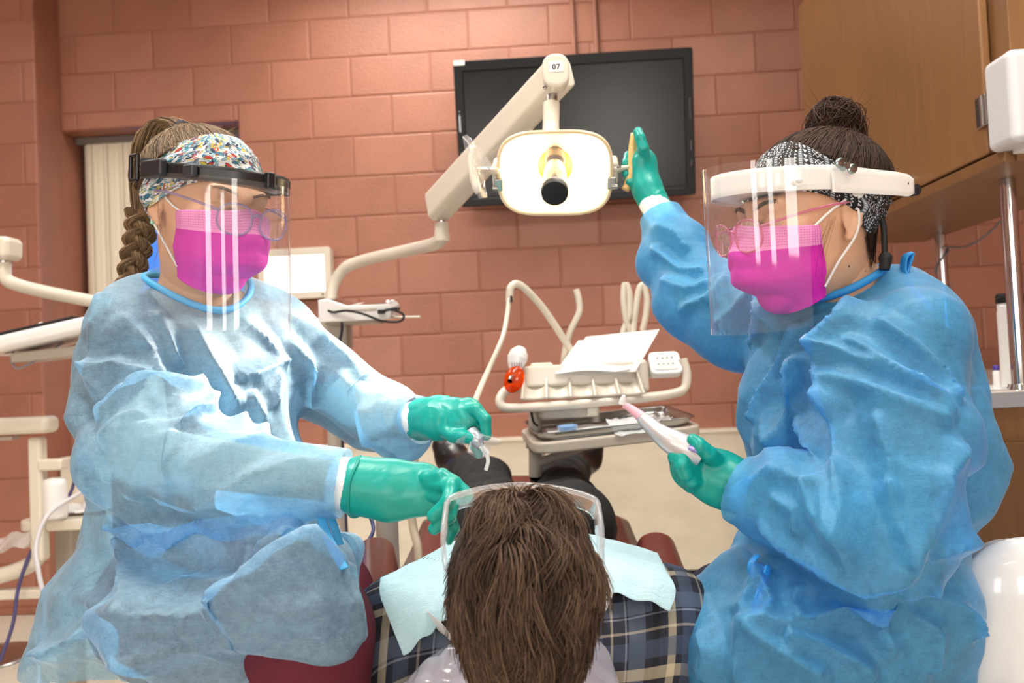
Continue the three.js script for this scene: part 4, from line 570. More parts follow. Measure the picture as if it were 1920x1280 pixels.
// ---- head: local +z is where the face looks, +y the crown, +x the person's left
function headFrame(c, f, u) { const q = frame(f, u), L = (x, y, z) => V(x, y, z).applyQuaternion(q).add(c), inv = q.clone().invert(); return { c, q, L, back: p => p.clone().sub(c).applyQuaternion(inv) }; }
function headField(h, neck, F = new Field()) {
  const { L, q } = h, E = (x, y, z, r, k, sub) => F.ell(L(x, y, z), r, q, k, sub);
  E(0, 0.035, -0.012, [0.074, 0.087, 0.094], 0.01); E(0, -0.022, 0.03, [0.060, 0.085, 0.060], 0.03); E(0, -0.07, 0.028, [0.052, 0.042, 0.058], 0.03); E(0, -0.098, 0.074, [0.022, 0.016, 0.016], 0.025);
  F.cap(L(-0.038, 0.030, 0.080), L(0.038, 0.030, 0.080), 0.012, 0.012, 0.018);
  for (const s of [-1, 1]) { E(s * 0.031, 0.011, 0.106, [0.021, 0.014, 0.02], 0.014, true); E(s * 0.031, 0.009, 0.0795, [0.0145, 0.0135, 0.0135], 0.004); E(s * 0.042, -0.018, 0.064, [0.022, 0.022, 0.02], 0.03); E(s * 0.0115, -0.031, 0.1, [0.008, 0.007, 0.009], 0.008);
    F.cap(L(s * 0.017, 0.0135, 0.0905), L(s * 0.044, 0.011, 0.0845), 0.0028, 0.002, 0.004);
    F.chain([L(s * 0.073, -0.028, -0.004), L(s * 0.079, -0.012, -0.016), L(s * 0.081, 0.008, -0.022), L(s * 0.079, 0.02, -0.012), L(s * 0.074, 0.012, 0.0)], [0.0065, 0.005, 0.005, 0.005, 0.004], 0.004); E(s * 0.074, -0.004, -0.008, [0.005, 0.02, 0.012], 0.006); }
  F.cap(L(0, 0.02, 0.09), L(0, -0.024, 0.11), 0.007, 0.0105, 0.014); F.cap(L(-0.02, -0.058, 0.088), L(0.02, -0.058, 0.088), 0.006, 0.006, 0.012);
  if (neck) F.cap(L(0, -0.055, -0.022), neck, 0.05, 0.056, 0.03);
  return F;
}
function hitLocal(h, F, dir, org, off) { const o = h.L(...org), d = V(...dir).normalize().applyQuaternion(h.q); let t = 0.2; for (let i = 0; i < 80; i++) { const p = o.clone().addScaledVector(d, t), e = F.ev(p.x, p.y, p.z) - off; if (e < 3e-4) return p; t -= Math.max(e * 0.8, 3e-4); if (t < 0.02) break; } return o.addScaledVector(d, 0.09); }
// cloth band round the head between two height profiles
function headBand(h, F, lo, hi, off, wrinkle = 0.0015, nu = 120, nv = 14) {
  return thick(sheet((u, v) => { const a = u * Math.PI * 2, y = lerp(hi(a), lo(a), v), e = Math.sin(v * Math.PI); return hitLocal(h, F, [Math.sin(a), 0, Math.cos(a)], [0, y, -0.008], off * (0.35 + 0.65 * Math.sqrt(e)) + wrinkle * noise(a * 3, v * 9, 4) + 0.0016 * Math.sin(v * 19 + 2 * Math.sin(a * 3))); }, nu, nv), 0.0015);
}
// ---- strands
class Strands {
  constructor() { this.p = []; this.n = []; this.c = []; this.i = []; }
  add(pts, r0, r1, col, seg = 8) {
    const c = new THREE.CatmullRomCurve3(pts), b = this.p.length / 3; let N = null;
    for (let s = 0; s <= seg; s++) { const t = s / seg, p = c.getPoint(t), T = c.getTangent(t); N = N ? N.addScaledVector(T, -N.dot(T)).normalize() : new THREE.Vector3().crossVectors(T, V(0.3, 0.9, 0.2)).normalize(); const B = new THREE.Vector3().crossVectors(T, N), r = lerp(r0, r1, t ** 1.5); for (let j = 0; j < 3; j++) { const a = j * 2.0944, x = Math.cos(a), y = Math.sin(a), nx = N.x * x + B.x * y, ny = N.y * x + B.y * y, nz = N.z * x + B.z * y; this.p.push(p.x + nx * r, p.y + ny * r, p.z + nz * r); this.n.push(nx, ny, nz); this.c.push(...col); } N = N.clone(); }
    for (let s = 0; s < seg; s++) for (let j = 0; j < 3; j++) { const a = b + s * 3 + j, d = b + s * 3 + (j + 1) % 3; this.i.push(a, d, a + 3, d, d + 3, a + 3); }
  }
  geo() { const g = new THREE.BufferGeometry(); g.setAttribute('position', new THREE.Float32BufferAttribute(this.p, 3)); g.setAttribute('normal', new THREE.Float32BufferAttribute(this.n, 3)); g.setAttribute('color', new THREE.Float32BufferAttribute(this.c, 3)); g.setIndex(this.i); return g; }
}
const hairMat = () => phys(0xffffff, 0.5, { vertexColors: true, specularIntensity: 0.35 });
const tone = (c, s) => { const k = 1 + s * (rnd() - 0.5) * 2; return [c[0] * k, c[1] * k, c[2] * k * (1 + 0.1 * (rnd() - 0.5))]; };
// ---- surgical mask in the head's frame
function maskGeo(h, F, front = 0.128) {
  return sheet((u, v) => { const a = (u - 0.5) * Math.PI * 0.98, y = lerp(0.008, -0.122, v), zf = front - 0.012 + 0.016 * Math.sin(Math.PI * Math.min(1, v * 1.15)) - 0.05 * smooth(0.55, 1, v), w = 0.071 - 0.016 * smooth(0.5, 1, v) - 0.004 * (1 - v), c = Math.cos(a), pl = 0.0022 * tri(v * 3.1 + 0.1) * smooth(0.2, 0.4, v) * smooth(0.95, 0.8, v) * c, z = 0.03 + (zf - 0.03) * Math.abs(c) ** 0.85 + pl + 0.002 * noise(u * 9, v * 8, 1); const yy = y - 0.014 * (1 - Math.abs(c)) * (v < 0.5 ? 1 - v * 2 : -(v - 0.5) * 2.6) - 0.006 * Math.exp(-(((u - 0.5) * 9) ** 2)) * (1 - v) * -1; const q = h.L(w * Math.sin(a), yy, z), o = V(Math.sin(a) * 0.8, v > 0.75 ? -(v - 0.75) * 2.2 : 0, Math.max(0.25, c)).normalize().applyQuaternion(h.q); for (let i = 0; i < 12; i++) { const e = F.ev(q.x, q.y, q.z) - 0.004; if (e >= 0) break; q.addScaledVector(o, -e + 3e-4); } return q; }, 60, 44);
}
const maskTex = canvasTex(1024, 1024, (c, w, h) => {
  c.fillStyle = '#d824b4'; c.fillRect(0, 0, w, h); c.fillStyle = '#f49ad6'; c.fillRect(0, 0, w, h * 0.26);
  c.fillStyle = '#c43a9c'; for (let y = 0; y < 7; y++) for (let x = 0; x < 80; x++) { c.beginPath(); c.arc((x + 0.5) * w / 80, 26 + y * 32, 3.6, 0, 7); c.fill(); }
  c.fillStyle = '#b31798'; for (const x0 of [0, 0.955]) for (let y = 0; y < 60; y++) for (let x = 0; x < 4; x++) { c.beginPath(); c.arc((x0 + x * 0.011 + 0.006) * w, y * h / 60 + 6, 3, 0, 7); c.fill(); }
});
M.mask = phys(0xffffff, 0.7, { map: maskTex, bumpMap: fabricBump, bumpScale: 0.0004 });
const loop = (pts, r = 0.0022) => tube(pts, r, 40, 6);
// ---- a gloved hand: flattened palm and five finger chains
function gloveField({ wrist, palm, normal, palmR, thin = 0.52, fingers, r = 0.0092, k = 0.0032 }) {
  const F = new Field(); F.flatCap(wrist[0], wrist[1], wrist[2] ?? 0.031, wrist[3] ?? 0.028, normal, 0.93, 0.015);
  F.flatCap(palm[0], palm[1], palmR[0], palmR[1], normal, thin, 0.022);
  for (const f of fingers) { const n = f.pts.length, rs = f.pts.map((_, i) => (f.r ?? r) * lerp(1.12, 0.86, i / (n - 1))); F.chain(f.pts, rs, k); }
  return F;
}
const gloveWrinkle = g => displace(g, (x, y, z) => 0.0007 * tri(noise(x * 22, y * 22, z * 22) * 2.4 + x * 18) * smooth(-0.2, 0.5, noise(x * 9, y * 9, z * 9 + 3)));
// ---------------------------------------------------------------- the braided woman
const GA = {};
{
  const who = thing('person', 'woman with long braid in pale blue gown holding a suction tip', 'person');
  const f = dirC(0.8, -0.2, 0.56), u = dirC(0.16, 0.98, 0.11), h = headFrame(P(385, 394, 1.25), f, u), NB = P(378, 600, 1.30);
  GA.h = h; const facing = dirC(0.62, 0, 0.78);
  const RS = P(236, 652, 1.21), LS = P(520, 632, 1.42), EL = P(266, 850, 1.12), WR = P(655, 907, 1.03), LE = P(692, 785, 1.46), LW = P(795, 786, 1.29);
  // body: head, trunk and arms as one surface
  const NECK = NB.clone().add(dirC(0.3, -0.9, 0.3).multiplyScalar(0.022)), head = headField(h, NB), body = new Field();
  body.cap(h.L(0, -0.055, -0.022), NB, 0.05, 0.056, 0.03); body.cap(RS, LS, 0.045, 0.045, 0.05); body.cap(NB.clone().add(V(-0.02, 0.0, -0.02)), RS, 0.05, 0.04, 0.04); body.cap(NB, LS, 0.05, 0.04, 0.04); body.flatCap(P(372, 700, 1.31), P(392, 1120, 1.29), 0.125, 0.13, facing, 0.68, 0.05);
  body.chain([RS, EL, WR, P(690, 912, 1.03)], [0.046, 0.04, 0.026, 0.018], 0.02); body.chain([LS, LE, LW, P(815, 783, 1.27)], [0.046, 0.038, 0.025, 0.017], 0.02);
  body.chain([P(340, 1130, 1.24), P(575, 1170, 1.04), P(600, 1500, 1.1).setY(0.06)], [0.085, 0.062, 0.05], 0.03); body.chain([P(410, 1110, 1.34), P(600, 1120, 1.26), P(620, 1480, 1.3).setY(0.06)], [0.085, 0.062, 0.05], 0.03);
  const hb = boundsOf(head, 0.01), gh = meshField((x, y, z) => head.ev(x, y, z), hb.min, hb.max, 0.0032), gb = meshOf(body, 0.012);
  part(who, 'body', [uvFold(gh, 4), uvFold(gb, 4)], M.skin);
  // scrubs
  const top = new Field(); top.cap(RS, LS, 0.05, 0.05, 0.05); top.flatCap(P(372, 690, 1.31), P(392, 1050, 1.29), 0.135, 0.138, facing, 0.68, 0.05); top.cap(RS, P(235, 760, 1.16), 0.05, 0.052, 0.02); top.cap(LS, P(600, 705, 1.44), 0.05, 0.05, 0.02); top.cap(P(318, 588, 1.33), P(400, 605, 1.36), 0.04, 0.04, 0.03); top.cap(P(318, 596, 1.33), RS, 0.046, 0.05, 0.04); top.cap(P(420, 610, 1.36), LS, 0.046, 0.05, 0.04);
  const neckCut = (r, up) => (x, y, z) => { const [d] = segDist(x, y, z, h.L(0, -0.05, -0.02), NECK); return d - r; };
  M.scrubA = mat(0x43101f, 0.8, { bumpMap: fabricBump, bumpScale: 0.0006 });
  part(who, 'scrub_top', uvFold(trim(meshOf(top, 0.009), neckCut(0.068)), 3), M.scrubA);
  const pants = new Field(); pants.chain([P(330, 1130, 1.24), P(575, 1190, 1.02), P(600, 1500, 1.1).setY(0.1)], [0.115, 0.08, 0.07], 0.03); pants.chain([P(410, 1110, 1.34), P(600, 1125, 1.26), P(620, 1480, 1.3).setY(0.1)], [0.11, 0.08, 0.07], 0.03); pants.ell(P(380, 1130, 1.29), [0.16, 0.11, 0.15], null, 0.04);
  part(who, 'scrub_trousers', uvFold(displace(meshOf(pants, 0.011), (x, y, z) => 0.006 * crumple(x, y, z)), 3), mat(0x5a0d26, 0.8, { bumpMap: fabricBump, bumpScale: 0.0006 }));
  // gown
  const G = new Field();
  G.flatCap(P(372, 690, 1.31), P(398, 940, 1.29), 0.165, 0.165, facing, 0.74, 0.05); G.cap(RS, LS, 0.066, 0.07, 0.06);
  G.cap(P(290, 660, 1.27), P(460, 655, 1.37), 0.064, 0.064, 0.06);
  G.chain([P(238, 665, 1.2), P(246, 770, 1.16), EL], [0.067, 0.067, 0.07], 0.025); G.chain([EL, P(330, 872, 1.1), P(440, 888, 1.07), P(648, 906, 1.035)], [0.076, 0.074, 0.057, 0.045], 0.02); G.ell(P(318, 815, 1.1), [0.05, 0.062, 0.05], null, 0.03);
  G.chain([LS, P(600, 705, 1.45), LE, P(750, 792, 1.36), P(792, 786, 1.3)], [0.074, 0.07, 0.065, 0.052, 0.038], 0.025);
  G.flatCap(P(390, 960, 1.29), P(380, 1120, 1.28), 0.175, 0.2, facing, 0.8, 0.05); G.chain([P(300, 990, 1.29), P(250, 1120, 1.27), P(212, 1270, 1.25), P(190, 1380, 1.25)], [0.07, 0.095, 0.105, 0.11], 0.06);
  G.chain([P(320, 1130, 1.22), P(460, 1150, 1.1), P(572, 1155, 1.0)], [0.135, 0.12, 0.07], 0.04); G.chain([P(410, 1080, 1.34), P(585, 1100, 1.24)], [0.12, 0.08], 0.04); G.chain([P(230, 1300, 1.2), P(500, 1280, 1.05)], [0.12, 0.08], 0.05);
  GA.G = G;
  const folds = foldSet(G, [
    [[[352, 600], [378, 650], [402, 700], [428, 760], [468, 830]], 0.022, 0.04], [[[430, 712], [470, 700], [515, 680], [540, 672]], 0.016, 0.025], [[[540, 640], [570, 700], [590, 770], [596, 830]], 0.016, 0.03], [[[455, 735], [480, 790], [500, 830]], 0.012, 0.022], [[[515, 690], [500, 760], [490, 820]], 0.010, 0.02],
    [[[205, 565], [185, 620], [172, 690], [180, 750]], 0.014, 0.025], [[[230, 600], [260, 650], [290, 710], [300, 750]], 0.014, 0.026], [[[290, 590], [310, 650], [320, 700]], 0.012, 0.022], [[[165, 700], [215, 690], [275, 720]], 0.014, 0.028], [[[170, 790], [230, 750], [300, 745], [345, 740], [382, 745]], 0.024, 0.035], [[[382, 745], [385, 780], [372, 812], [345, 828]], 0.018, 0.025],
    [[[185, 830], [225, 800], [290, 790]], 0.012, 0.03], [[[240, 800], [230, 860], [200, 900]], 0.01, 0.03], [[[300, 800], [290, 860], [240, 940]], 0.016, 0.035], [[[345, 828], [330, 880], [300, 950]], 0.014, 0.03], [[[350, 900], [430, 850], [500, 830], [580, 840], [640, 870]], 0.013, 0.03], [[[310, 955], [400, 930], [480, 890], [560, 862], [636, 872]], 0.012, 0.024], [[[440, 960], [470, 920], [540, 900]], 0.008, 0.02],
    [[[590, 620], [640, 680], [690, 730]], 0.012, 0.025], [[[620, 700], [660, 740], [700, 750]], 0.012, 0.022], [[[700, 735], [690, 780], [700, 835]], 0.014, 0.022], [[[735, 745], [725, 785], [735, 815]], 0.012, 0.018], [[[765, 748], [755, 785], [765, 800]], 0.009, 0.015],
    [[[190, 985], [270, 980], [350, 985], [430, 1000], [500, 1025], [560, 1040]], 0.03, 0.045], [[[230, 1010], [250, 1060], [290, 1110], [330, 1150]], 0.025, 0.04], [[[150, 1110], [250, 1150], [330, 1152], [460, 1150], [520, 1120], [580, 1080], [650, 1062]], 0.042, 0.05], [[[90, 1230], [140, 1215], [200, 1180]], 0.025, 0.035], [[[100, 1235], [180, 1225], [240, 1230], [330, 1205], [440, 1195], [560, 1200], [680, 1190]], 0.022, 0.04], [[[470, 1010], [465, 1100], [460, 1200]], 0.01, 0.018], [[[480, 1065], [540, 1050], [610, 1020]], 0.02, 0.032], [[[330, 1080], [420, 1100], [500, 1130]], 0.016, 0.035], [[[560, 990], [600, 1030], [640, 1050]], 0.018, 0.03], [[[260, 1160], [310, 1200], [330, 1240]], 0.016, 0.035],
    [[[500, 1112], [560, 1092], [640, 1082]], 0.014, 0.026], [[[470, 1168], [560, 1152], [655, 1132]], 0.014, 0.024], [[[560, 1062], [590, 1120], [602, 1190]], 0.010, 0.02], [[[640, 1070], [655, 1130], [665, 1200]], 0.010, 0.02], [[[380, 1160], [420, 1190], [450, 1240]], 0.012, 0.026], [[[450, 590], [500, 630], [525, 670]], 0.012, 0.022], [[[330, 800], [340, 850], [345, 900]], 0.008, 0.02],
  ]);
  const hemA = P(700, 1214, 1.0), hemB = P(330, 1272, 1.02), hemN = new THREE.Vector3().crossVectors(hemB.clone().sub(hemA), V(0, 0, -1)).normalize(); if (hemN.y < 0) hemN.negate();
  const cuts = [neckCut(0.075), (x, y, z) => Math.max((x - hemA.x) * hemN.x + (y - hemA.y) * hemN.y + (z - hemA.z) * hemN.z, -(y - 0.3) * 0 - 9),
    (x, y, z) => { const [d] = segDist(x, y, z, P(645, 907, 1.033), P(720, 915, 1.03)); const t = V(x, y, z).sub(P(645, 907, 1.033)).dot(P(720, 915, 1.03).sub(P(645, 907, 1.033)).normalize()); return V(x, y, z).distanceTo(P(645, 907, 1.033)) > 0.07 ? 1 : -t; },
    (x, y, z) => { const a = P(787, 786, 1.305), b = P(850, 783, 1.25), t = V(x, y, z).sub(a).dot(b.clone().sub(a).normalize()); return V(x, y, z).distanceTo(a) > 0.07 ? 1 : -t; }];
  const gg = gownMesh(G, folds, 0.0054, 0.021, cuts, [[NECK, 0.1], [P(648, 906, 1.035), 0.07], [P(790, 786, 1.3), 0.06]]);
  const gown = part(who, 'gown', gg, gownMat(0xbce7fe, 0.86), 'pale blue translucent isolation gown');
  // neck binding
  const nk = neckRing(G, h.L(0, -0.05, -0.02), NECK, 0.08);
  part(gown, 'neck_binding', tube(nk, 0.0054, 120, 8, 0.5, true), phys(0x4fb4ea, 0.6));
  for (const [pts, rad] of [[[[600, 955, 1.03], [612, 1000, 1.0], [634, 1045, 0.97], [646, 1066, 0.96]], [0.006, 0.007, 0.006]], [[[616, 955, 1.03], [626, 985, 1.02], [638, 1020, 1.0]], [0.005, 0.006, 0.005]]]) part(gown, 'waist_tie', tubeR(pts.map(p => P(...p)), rad, 20, 8, 0.25), phys(0x4fb4ea, 0.6, { transmission: 0.2, thickness: 0 }));
  // cuffs and gloves
  part(who, 'cuff', tubeR([P(628, 905, 1.036), P(655, 908, 1.033), P(684, 912, 1.03)], [0.036, 0.0365, 0.033], 16, 24, 0.95), M.cuff, 'white knitted cuff');
  part(who, 'cuff', tubeR([P(774, 787, 1.315), P(792, 786, 1.3), P(802, 785, 1.29)], [0.036, 0.036, 0.031], 16, 24, 0.85), M.cuff, 'white knitted cuff');
  const nA = dirC(0.1, 0.35, 0.93);
  const gR = gloveField({ wrist: [P(676, 911, 1.03), P(722, 917, 1.025), 0.0385, 0.034], palm: [P(742, 920, 1.022), P(788, 917, 1.02)], palmR: [0.036, 0.035], normal: nA, thin: 0.56, fingers: [
    { pts: [P(802, 897, 1.01), P(828, 893, 1.0), P(852, 906, 0.995), P(876, 927, 0.992)], r: 0.0098 }, { pts: [P(806, 908, 1.008), P(846, 912, 0.984), P(840, 940, 0.966), P(812, 967, 0.966)], r: 0.0094 }, { pts: [P(802, 926, 1.008), P(850, 938, 0.988), P(842, 968, 0.972), P(814, 991, 0.974)], r: 0.009 }, { pts: [P(796, 940, 1.01), P(842, 962, 1.002), P(850, 990, 0.994), P(840, 1012, 0.994)], r: 0.008 }, { pts: [P(745, 905, 1.035), P(790, 905, 1.045), P(830, 915, 1.035), P(868, 934, 1.015)], r: 0.0105 }] });
  part(who, 'glove', uvFold(gloveWrinkle(meshOf(gR, 0.0028)), 4), M.glove, 'teal green nitrile glove');
  part(who, 'glove_rim', tube(Array.from({ length: 22 }, (_, i) => { const a = i / 22 * Math.PI * 2, q = frame(P(722, 917, 1.025).sub(P(676, 911, 1.03)), dirC(0, 1, 0)); return P(672 + 3 * Math.sin(a * 3), 912, 1.03).add(V(Math.cos(a) * 0.0362, Math.sin(a) * 0.0385, 0.002 * Math.sin(a * 4)).applyQuaternion(q)); }), 0.0022, 80, 6, 0.5, true), M.glove);
  const gL = gloveField({ wrist: [P(793, 786, 1.3), P(820, 784, 1.272), 0.0355, 0.032], palm: [P(828, 784, 1.265), P(872, 779, 1.24)], palmR: [0.033, 0.031], normal: dirC(-0.15, 0.55, 0.8), thin: 0.62, fingers: [
    { pts: [P(872, 770, 1.235), P(893, 768, 1.22), P(910, 787, 1.21), P(912, 816, 1.21)], r: 0.0098 }, { pts: [P(880, 774, 1.25), P(902, 780, 1.235), P(904, 803, 1.23), P(893, 822, 1.235)], r: 0.0096 }, { pts: [P(872, 785, 1.26), P(893, 800, 1.25), P(893, 825, 1.245), P(890, 838, 1.245)], r: 0.009 }, { pts: [P(865, 795, 1.265), P(886, 815, 1.255), P(893, 838, 1.25), P(897, 851, 1.25)], r: 0.0082 }, { pts: [P(830, 802, 1.245), P(850, 816, 1.225), P(868, 818, 1.21), P(886, 822, 1.205)], r: 0.011 }] });
  part(who, 'glove', uvFold(gloveWrinkle(meshOf(gL, 0.003)), 4), M.glove, 'teal green nitrile glove');
  // mask and ear loops
  const mk = part(who, 'face_mask', thick(maskGeo(h, head), 0.0015), M.mask, 'magenta pleated face mask with a pale pink top edge');
  part(mk, 'ear_loop', loop([h.L(-0.067, -0.008, 0.045), h.L(-0.073, 0.004, 0.02), h.L(-0.079, 0.024, -0.006)], 0.0018), M.whiteMatt); part(mk, 'ear_loop', loop([h.L(-0.058, -0.088, 0.035), h.L(-0.074, -0.05, 0.012), h.L(-0.079, -0.026, -0.012)], 0.0018), M.whiteMatt);
  // hair
  const hairF = new Field(); hairF.ell(h.L(0, 0.036, -0.022), [0.085, 0.090, 0.1], h.q, 0.02);
  const loA = a => lerp(-0.035, 0.048, smooth(-1, 1, Math.cos(a))) - 0.012 * Math.sin(a) ** 2, hiA = a => lerp(0.03, 0.118, smooth(-0.9, 1, Math.cos(a)));
  const B = new Field(); B.p = [...head.p]; B.ell(h.L(0, 0.042, -0.022), [0.080, 0.089, 0.096], h.q, 0.01);
  const bandTexA = canvasTex(1024, 256, (c, w, hh) => {
    srand(91); c.fillStyle = '#d9dcdc'; c.fillRect(0, 0, w, hh); const cols = ['#2f6f86', '#1f4a6b', '#b3311f', '#c9b03a', '#3b8fa0', '#8aa9b4', '#1d2f4d', '#d8dfe0'];
    for (let i = 0; i < 900; i++) { const x = rnd() * w, y = rnd() * hh, r = rr(6, 24), col = cols[Math.floor(rnd() * cols.length)]; c.strokeStyle = col; c.fillStyle = col; c.lineWidth = rr(2, 5); if (i % 3 === 0) { for (let k = 0; k < 3; k++) { c.beginPath(); c.arc(x, y, r * (1 - k * 0.3), rr(0, 3), rr(3.5, 6.2)); c.stroke(); } } else if (i % 3 === 1) { c.beginPath(); c.ellipse(x, y, r, r * 0.36, rr(-0.6, 0.6), 0, 7); c.fill(); c.strokeStyle = '#22334a'; c.lineWidth = 1.5; c.stroke(); } else { c.beginPath(); c.moveTo(x, y); c.bezierCurveTo(x + r, y - r, x + 2 * r, y + r, x + 3 * r, y); c.stroke(); } }
  });
  bandTexA.repeat.set(2, 1);
  part(who, 'headband', headBand(h, B, loA, hiA, 0.006), phys(0xffffff, 0.75, { map: bandTexA }), 'white headband printed with teal and red paisley');
  const hc = [0.085, 0.058, 0.036], hairCap = trim(meshOf(hairF, 0.005), (x, y, z) => { const p = h.back(V(x, y, z)), a = Math.atan2(p.x, p.z + 0.008); return p.y - (loA(a) + hiA(a)) / 2; });
  const hair = part(who, 'hair', hairCap, mat(new THREE.Color(...hc), 0.6), 'light brown hair pulled up into a braid');
  srand(501); const S = new Strands(), pony = h.L(-0.01, 0.112, -0.075);
  for (let i = 0; i < 3200; i++) { const a = rr(0, Math.PI * 2), y0 = hiA(a) - 0.016, s0 = hitLocal(h, hairF, [Math.sin(a), 0, Math.cos(a)], [0, y0, -0.02], 0.001), tgt = pony.clone().add(V(rr(-1, 1), rr(-1, 1), rr(-1, 1)).multiplyScalar(0.014)), pts = [], lift = rr(0.0005, 0.005); for (let k = 0; k <= 6; k++) { const t = k / 6, p = s0.clone().lerp(tgt, t); const l = h.back(p).sub(V(0, 0.036, -0.022)), e = Math.sqrt((l.x / 0.085) ** 2 + (l.y / 0.090) ** 2 + (l.z / 0.1) ** 2), kk = (1 + lift / 0.09) / e; pts.push(h.L(...l.multiplyScalar(lerp(kk, Math.max(kk, 1), t)).add(V(0, 0.036, -0.022)).toArray()).add(V(rr(-1, 1), rr(-1, 1), rr(-1, 1)).multiplyScalar(0.0012))); } pts[6] = tgt; S.add(pts, 0.00065, 0.0005, tone([0.22, 0.15, 0.09], 0.6), 9); }
  // ponytail arching over into the braid
  const arc = [P(352, 250, 1.30), P(325, 238, 1.33), P(300, 262, 1.35), P(285, 310, 1.36), P(276, 360, 1.37), P(270, 400, 1.37)], brd = [P(268, 395, 1.37), P(264, 430, 1.37), P(256, 470, 1.37), P(247, 510, 1.37), P(238, 552, 1.37), P(232, 600, 1.38)], arcC = new THREE.CatmullRomCurve3(arc), brC = new THREE.CatmullRomCurve3(brd);
  for (let i = 0; i < 1600; i++) { const a = rr(0, 6.283), r = Math.sqrt(rnd()), pts = []; for (let k = 0; k <= 7; k++) { const t = k / 7, p = arcC.getPoint(t), w = (0.014 + 0.022 * Math.sin(Math.PI * Math.min(1, t * 0.85 + 0.1))) * r; pts.push(p.add(dirC(1, 0, 0).multiplyScalar(Math.cos(a) * w)).add(dirC(0, 0.3, 1).multiplyScalar(Math.sin(a) * w)).add(V(rr(-1, 1), rr(-1, 1), rr(-1, 1)).multiplyScalar(0.002))); } S.add(pts, 0.0007, 0.0006, tone([0.25, 0.165, 0.095], 0.6), 10); }
  for (let i = 0; i < 1500; i++) { const lock = i % 3, r0 = Math.sqrt(rnd()) * 0.0125, a = rr(0, 6.283), pts = []; for (let k = 0; k <= 24; k++) { const t = k / 24, p = brC.getPoint(t), ph = t * 15 + lock * 2.0944, w = lerp(0.017, 0.012, t); p.add(dirC(1, 0.1, 0).multiplyScalar(Math.sin(ph) * w)).add(dirC(0, 0, 1).multiplyScalar(Math.sin(2 * ph) * w * 0.55)); const fl = 1 - 0.25 * t; p.add(dirC(1, 0, 0).multiplyScalar(Math.cos(a + ph * 0.5) * r0 * fl)).add(dirC(0, 0.4, 1).multiplyScalar(Math.sin(a + ph * 0.5) * r0 * fl)).add(V(rr(-1, 1), rr(-1, 1), rr(-1, 1)).multiplyScalar(0.0006)); pts.push(p); } S.add(pts, 0.0008, 0.0007, tone([0.25, 0.16, 0.09], 0.6), 40); }
  for (let i = 0; i < 46; i++) { const s0 = P(rr(295, 440), rr(245, 275), rr(1.24, 1.32)), d = V(rr(-0.6, 0.6), rr(0.3, 1), rr(-0.4, 0.4)).multiplyScalar(rr(0.01, 0.034)); S.add([s0, s0.clone().addScaledVector(d, 0.6).add(V(rr(-1, 1) * 0.004, 0, 0)), s0.clone().add(d).add(V(rr(-1, 1) * 0.014, -0.004, 0))], 0.0004, 0.0002, tone([0.26, 0.17, 0.1], 0.3), 6); }
  for (let i = 0; i < 3; i++) { const s0 = h.L(-0.078, rr(-0.02, 0.012), rr(-0.02, 0.02)); S.add([s0, s0.clone().add(dirC(0.1, -0.5, 0.1).multiplyScalar(0.05)), s0.clone().add(dirC(rr(-0.2, 0.3), -1, 0.1).multiplyScalar(rr(0.06, 0.11)))], 0.0003, 0.00015, tone([0.2, 0.13, 0.08], 0.3), 7); }
  part(hair, 'strands', S.geo(), hairMat());
  const tie = new THREE.TorusGeometry(0.017, 0.006, 10, 28); part(hair, 'hair_tie', atV(tie, P(354, 246, 1.285), frame(dirC(0.6, 0.6, 0.3), YU)), mat(0x17171f, 0.8), 'black hair tie');
  // brows, ear stud
  const EB = new Strands(); srand(77); for (const s of [-1, 1]) for (let i = 0; i < 170; i++) { const t = rnd(), p = hitLocal(h, head, [s * lerp(0.012, 0.052, t), 0.0, 0.09], [0, 0.031 + 0.006 * Math.sin(t * 2.4) + rr(-0.0022, 0.0022), 0], 0.0008); EB.add([p, p.clone().add(V(s * 0.0025, 0.001, 0.0002).applyQuaternion(h.q)), p.clone().add(V(s * 0.005, 0.0008, -0.001).applyQuaternion(h.q))], 0.00022, 0.0001, tone([0.12, 0.075, 0.05], 0.3), 3); }
  for (const s of [-1, 1]) for (let i = 0; i < 40; i++) { const t = i / 39, p = h.L(s * lerp(0.018, 0.045, t), 0.0015 - 0.002 * Math.sin(t * 3.1), lerp(0.093, 0.085, t)); EB.add([p, p.clone().add(V(s * (t - 0.4) * 0.004, -0.003, 0.006).applyQuaternion(h.q)), p.clone().add(V(s * (t - 0.4) * 0.007, -0.003, 0.01).applyQuaternion(h.q))], 0.0003, 0.0001, [0.03, 0.02, 0.015], 3); }
  part(who, 'eyebrows', EB.geo(), hairMat());
  part(who, 'ear_stud', atV(new THREE.SphereGeometry(0.0032, 12, 10), h.L(-0.081, -0.03, -0.006)), phys(0x9fd6c0, 0.1, { metalness: 0.3 }), 'small pale green ear stud');
  rebase(who);
  // glasses
  glasses(h, 'clear plastic eyeglasses worn by the braided woman', 0xcfc4e6, -1);
  // face shield
  const sh = thing('face_shield', 'clear face shield with a black brow band on the braided woman', 'face shield');
  const hs = headFrame(h.c, dirC(0.815, -0.04, 0.57), dirC(0.03, 1, 0.03)); const arcP = (a, y, dz = 0, k = 1) => hs.L((0.097 * k) * Math.sin(a), y, 0.012 + (0.142 * k + dz) * Math.cos(a));
  const bandY = a => 0.046 - 0.012 * Math.cos(a);
  const blackPl = phys(0x131418, 0.38, { clearcoat: 0.3, clearcoatRoughness: 0.3 });
  const bnd = (a0, a1, hgt, k, t) => thick(sheet((uu, v) => { const a = lerp(a0, a1, uu); return arcP(a, bandY(a) + (0.5 - v) * hgt, 0, k); }, 60, 4), t);
  part(sh, 'brow_band', bnd(-1.75, 1.75, 0.022, 1.005, 0.004), blackPl);
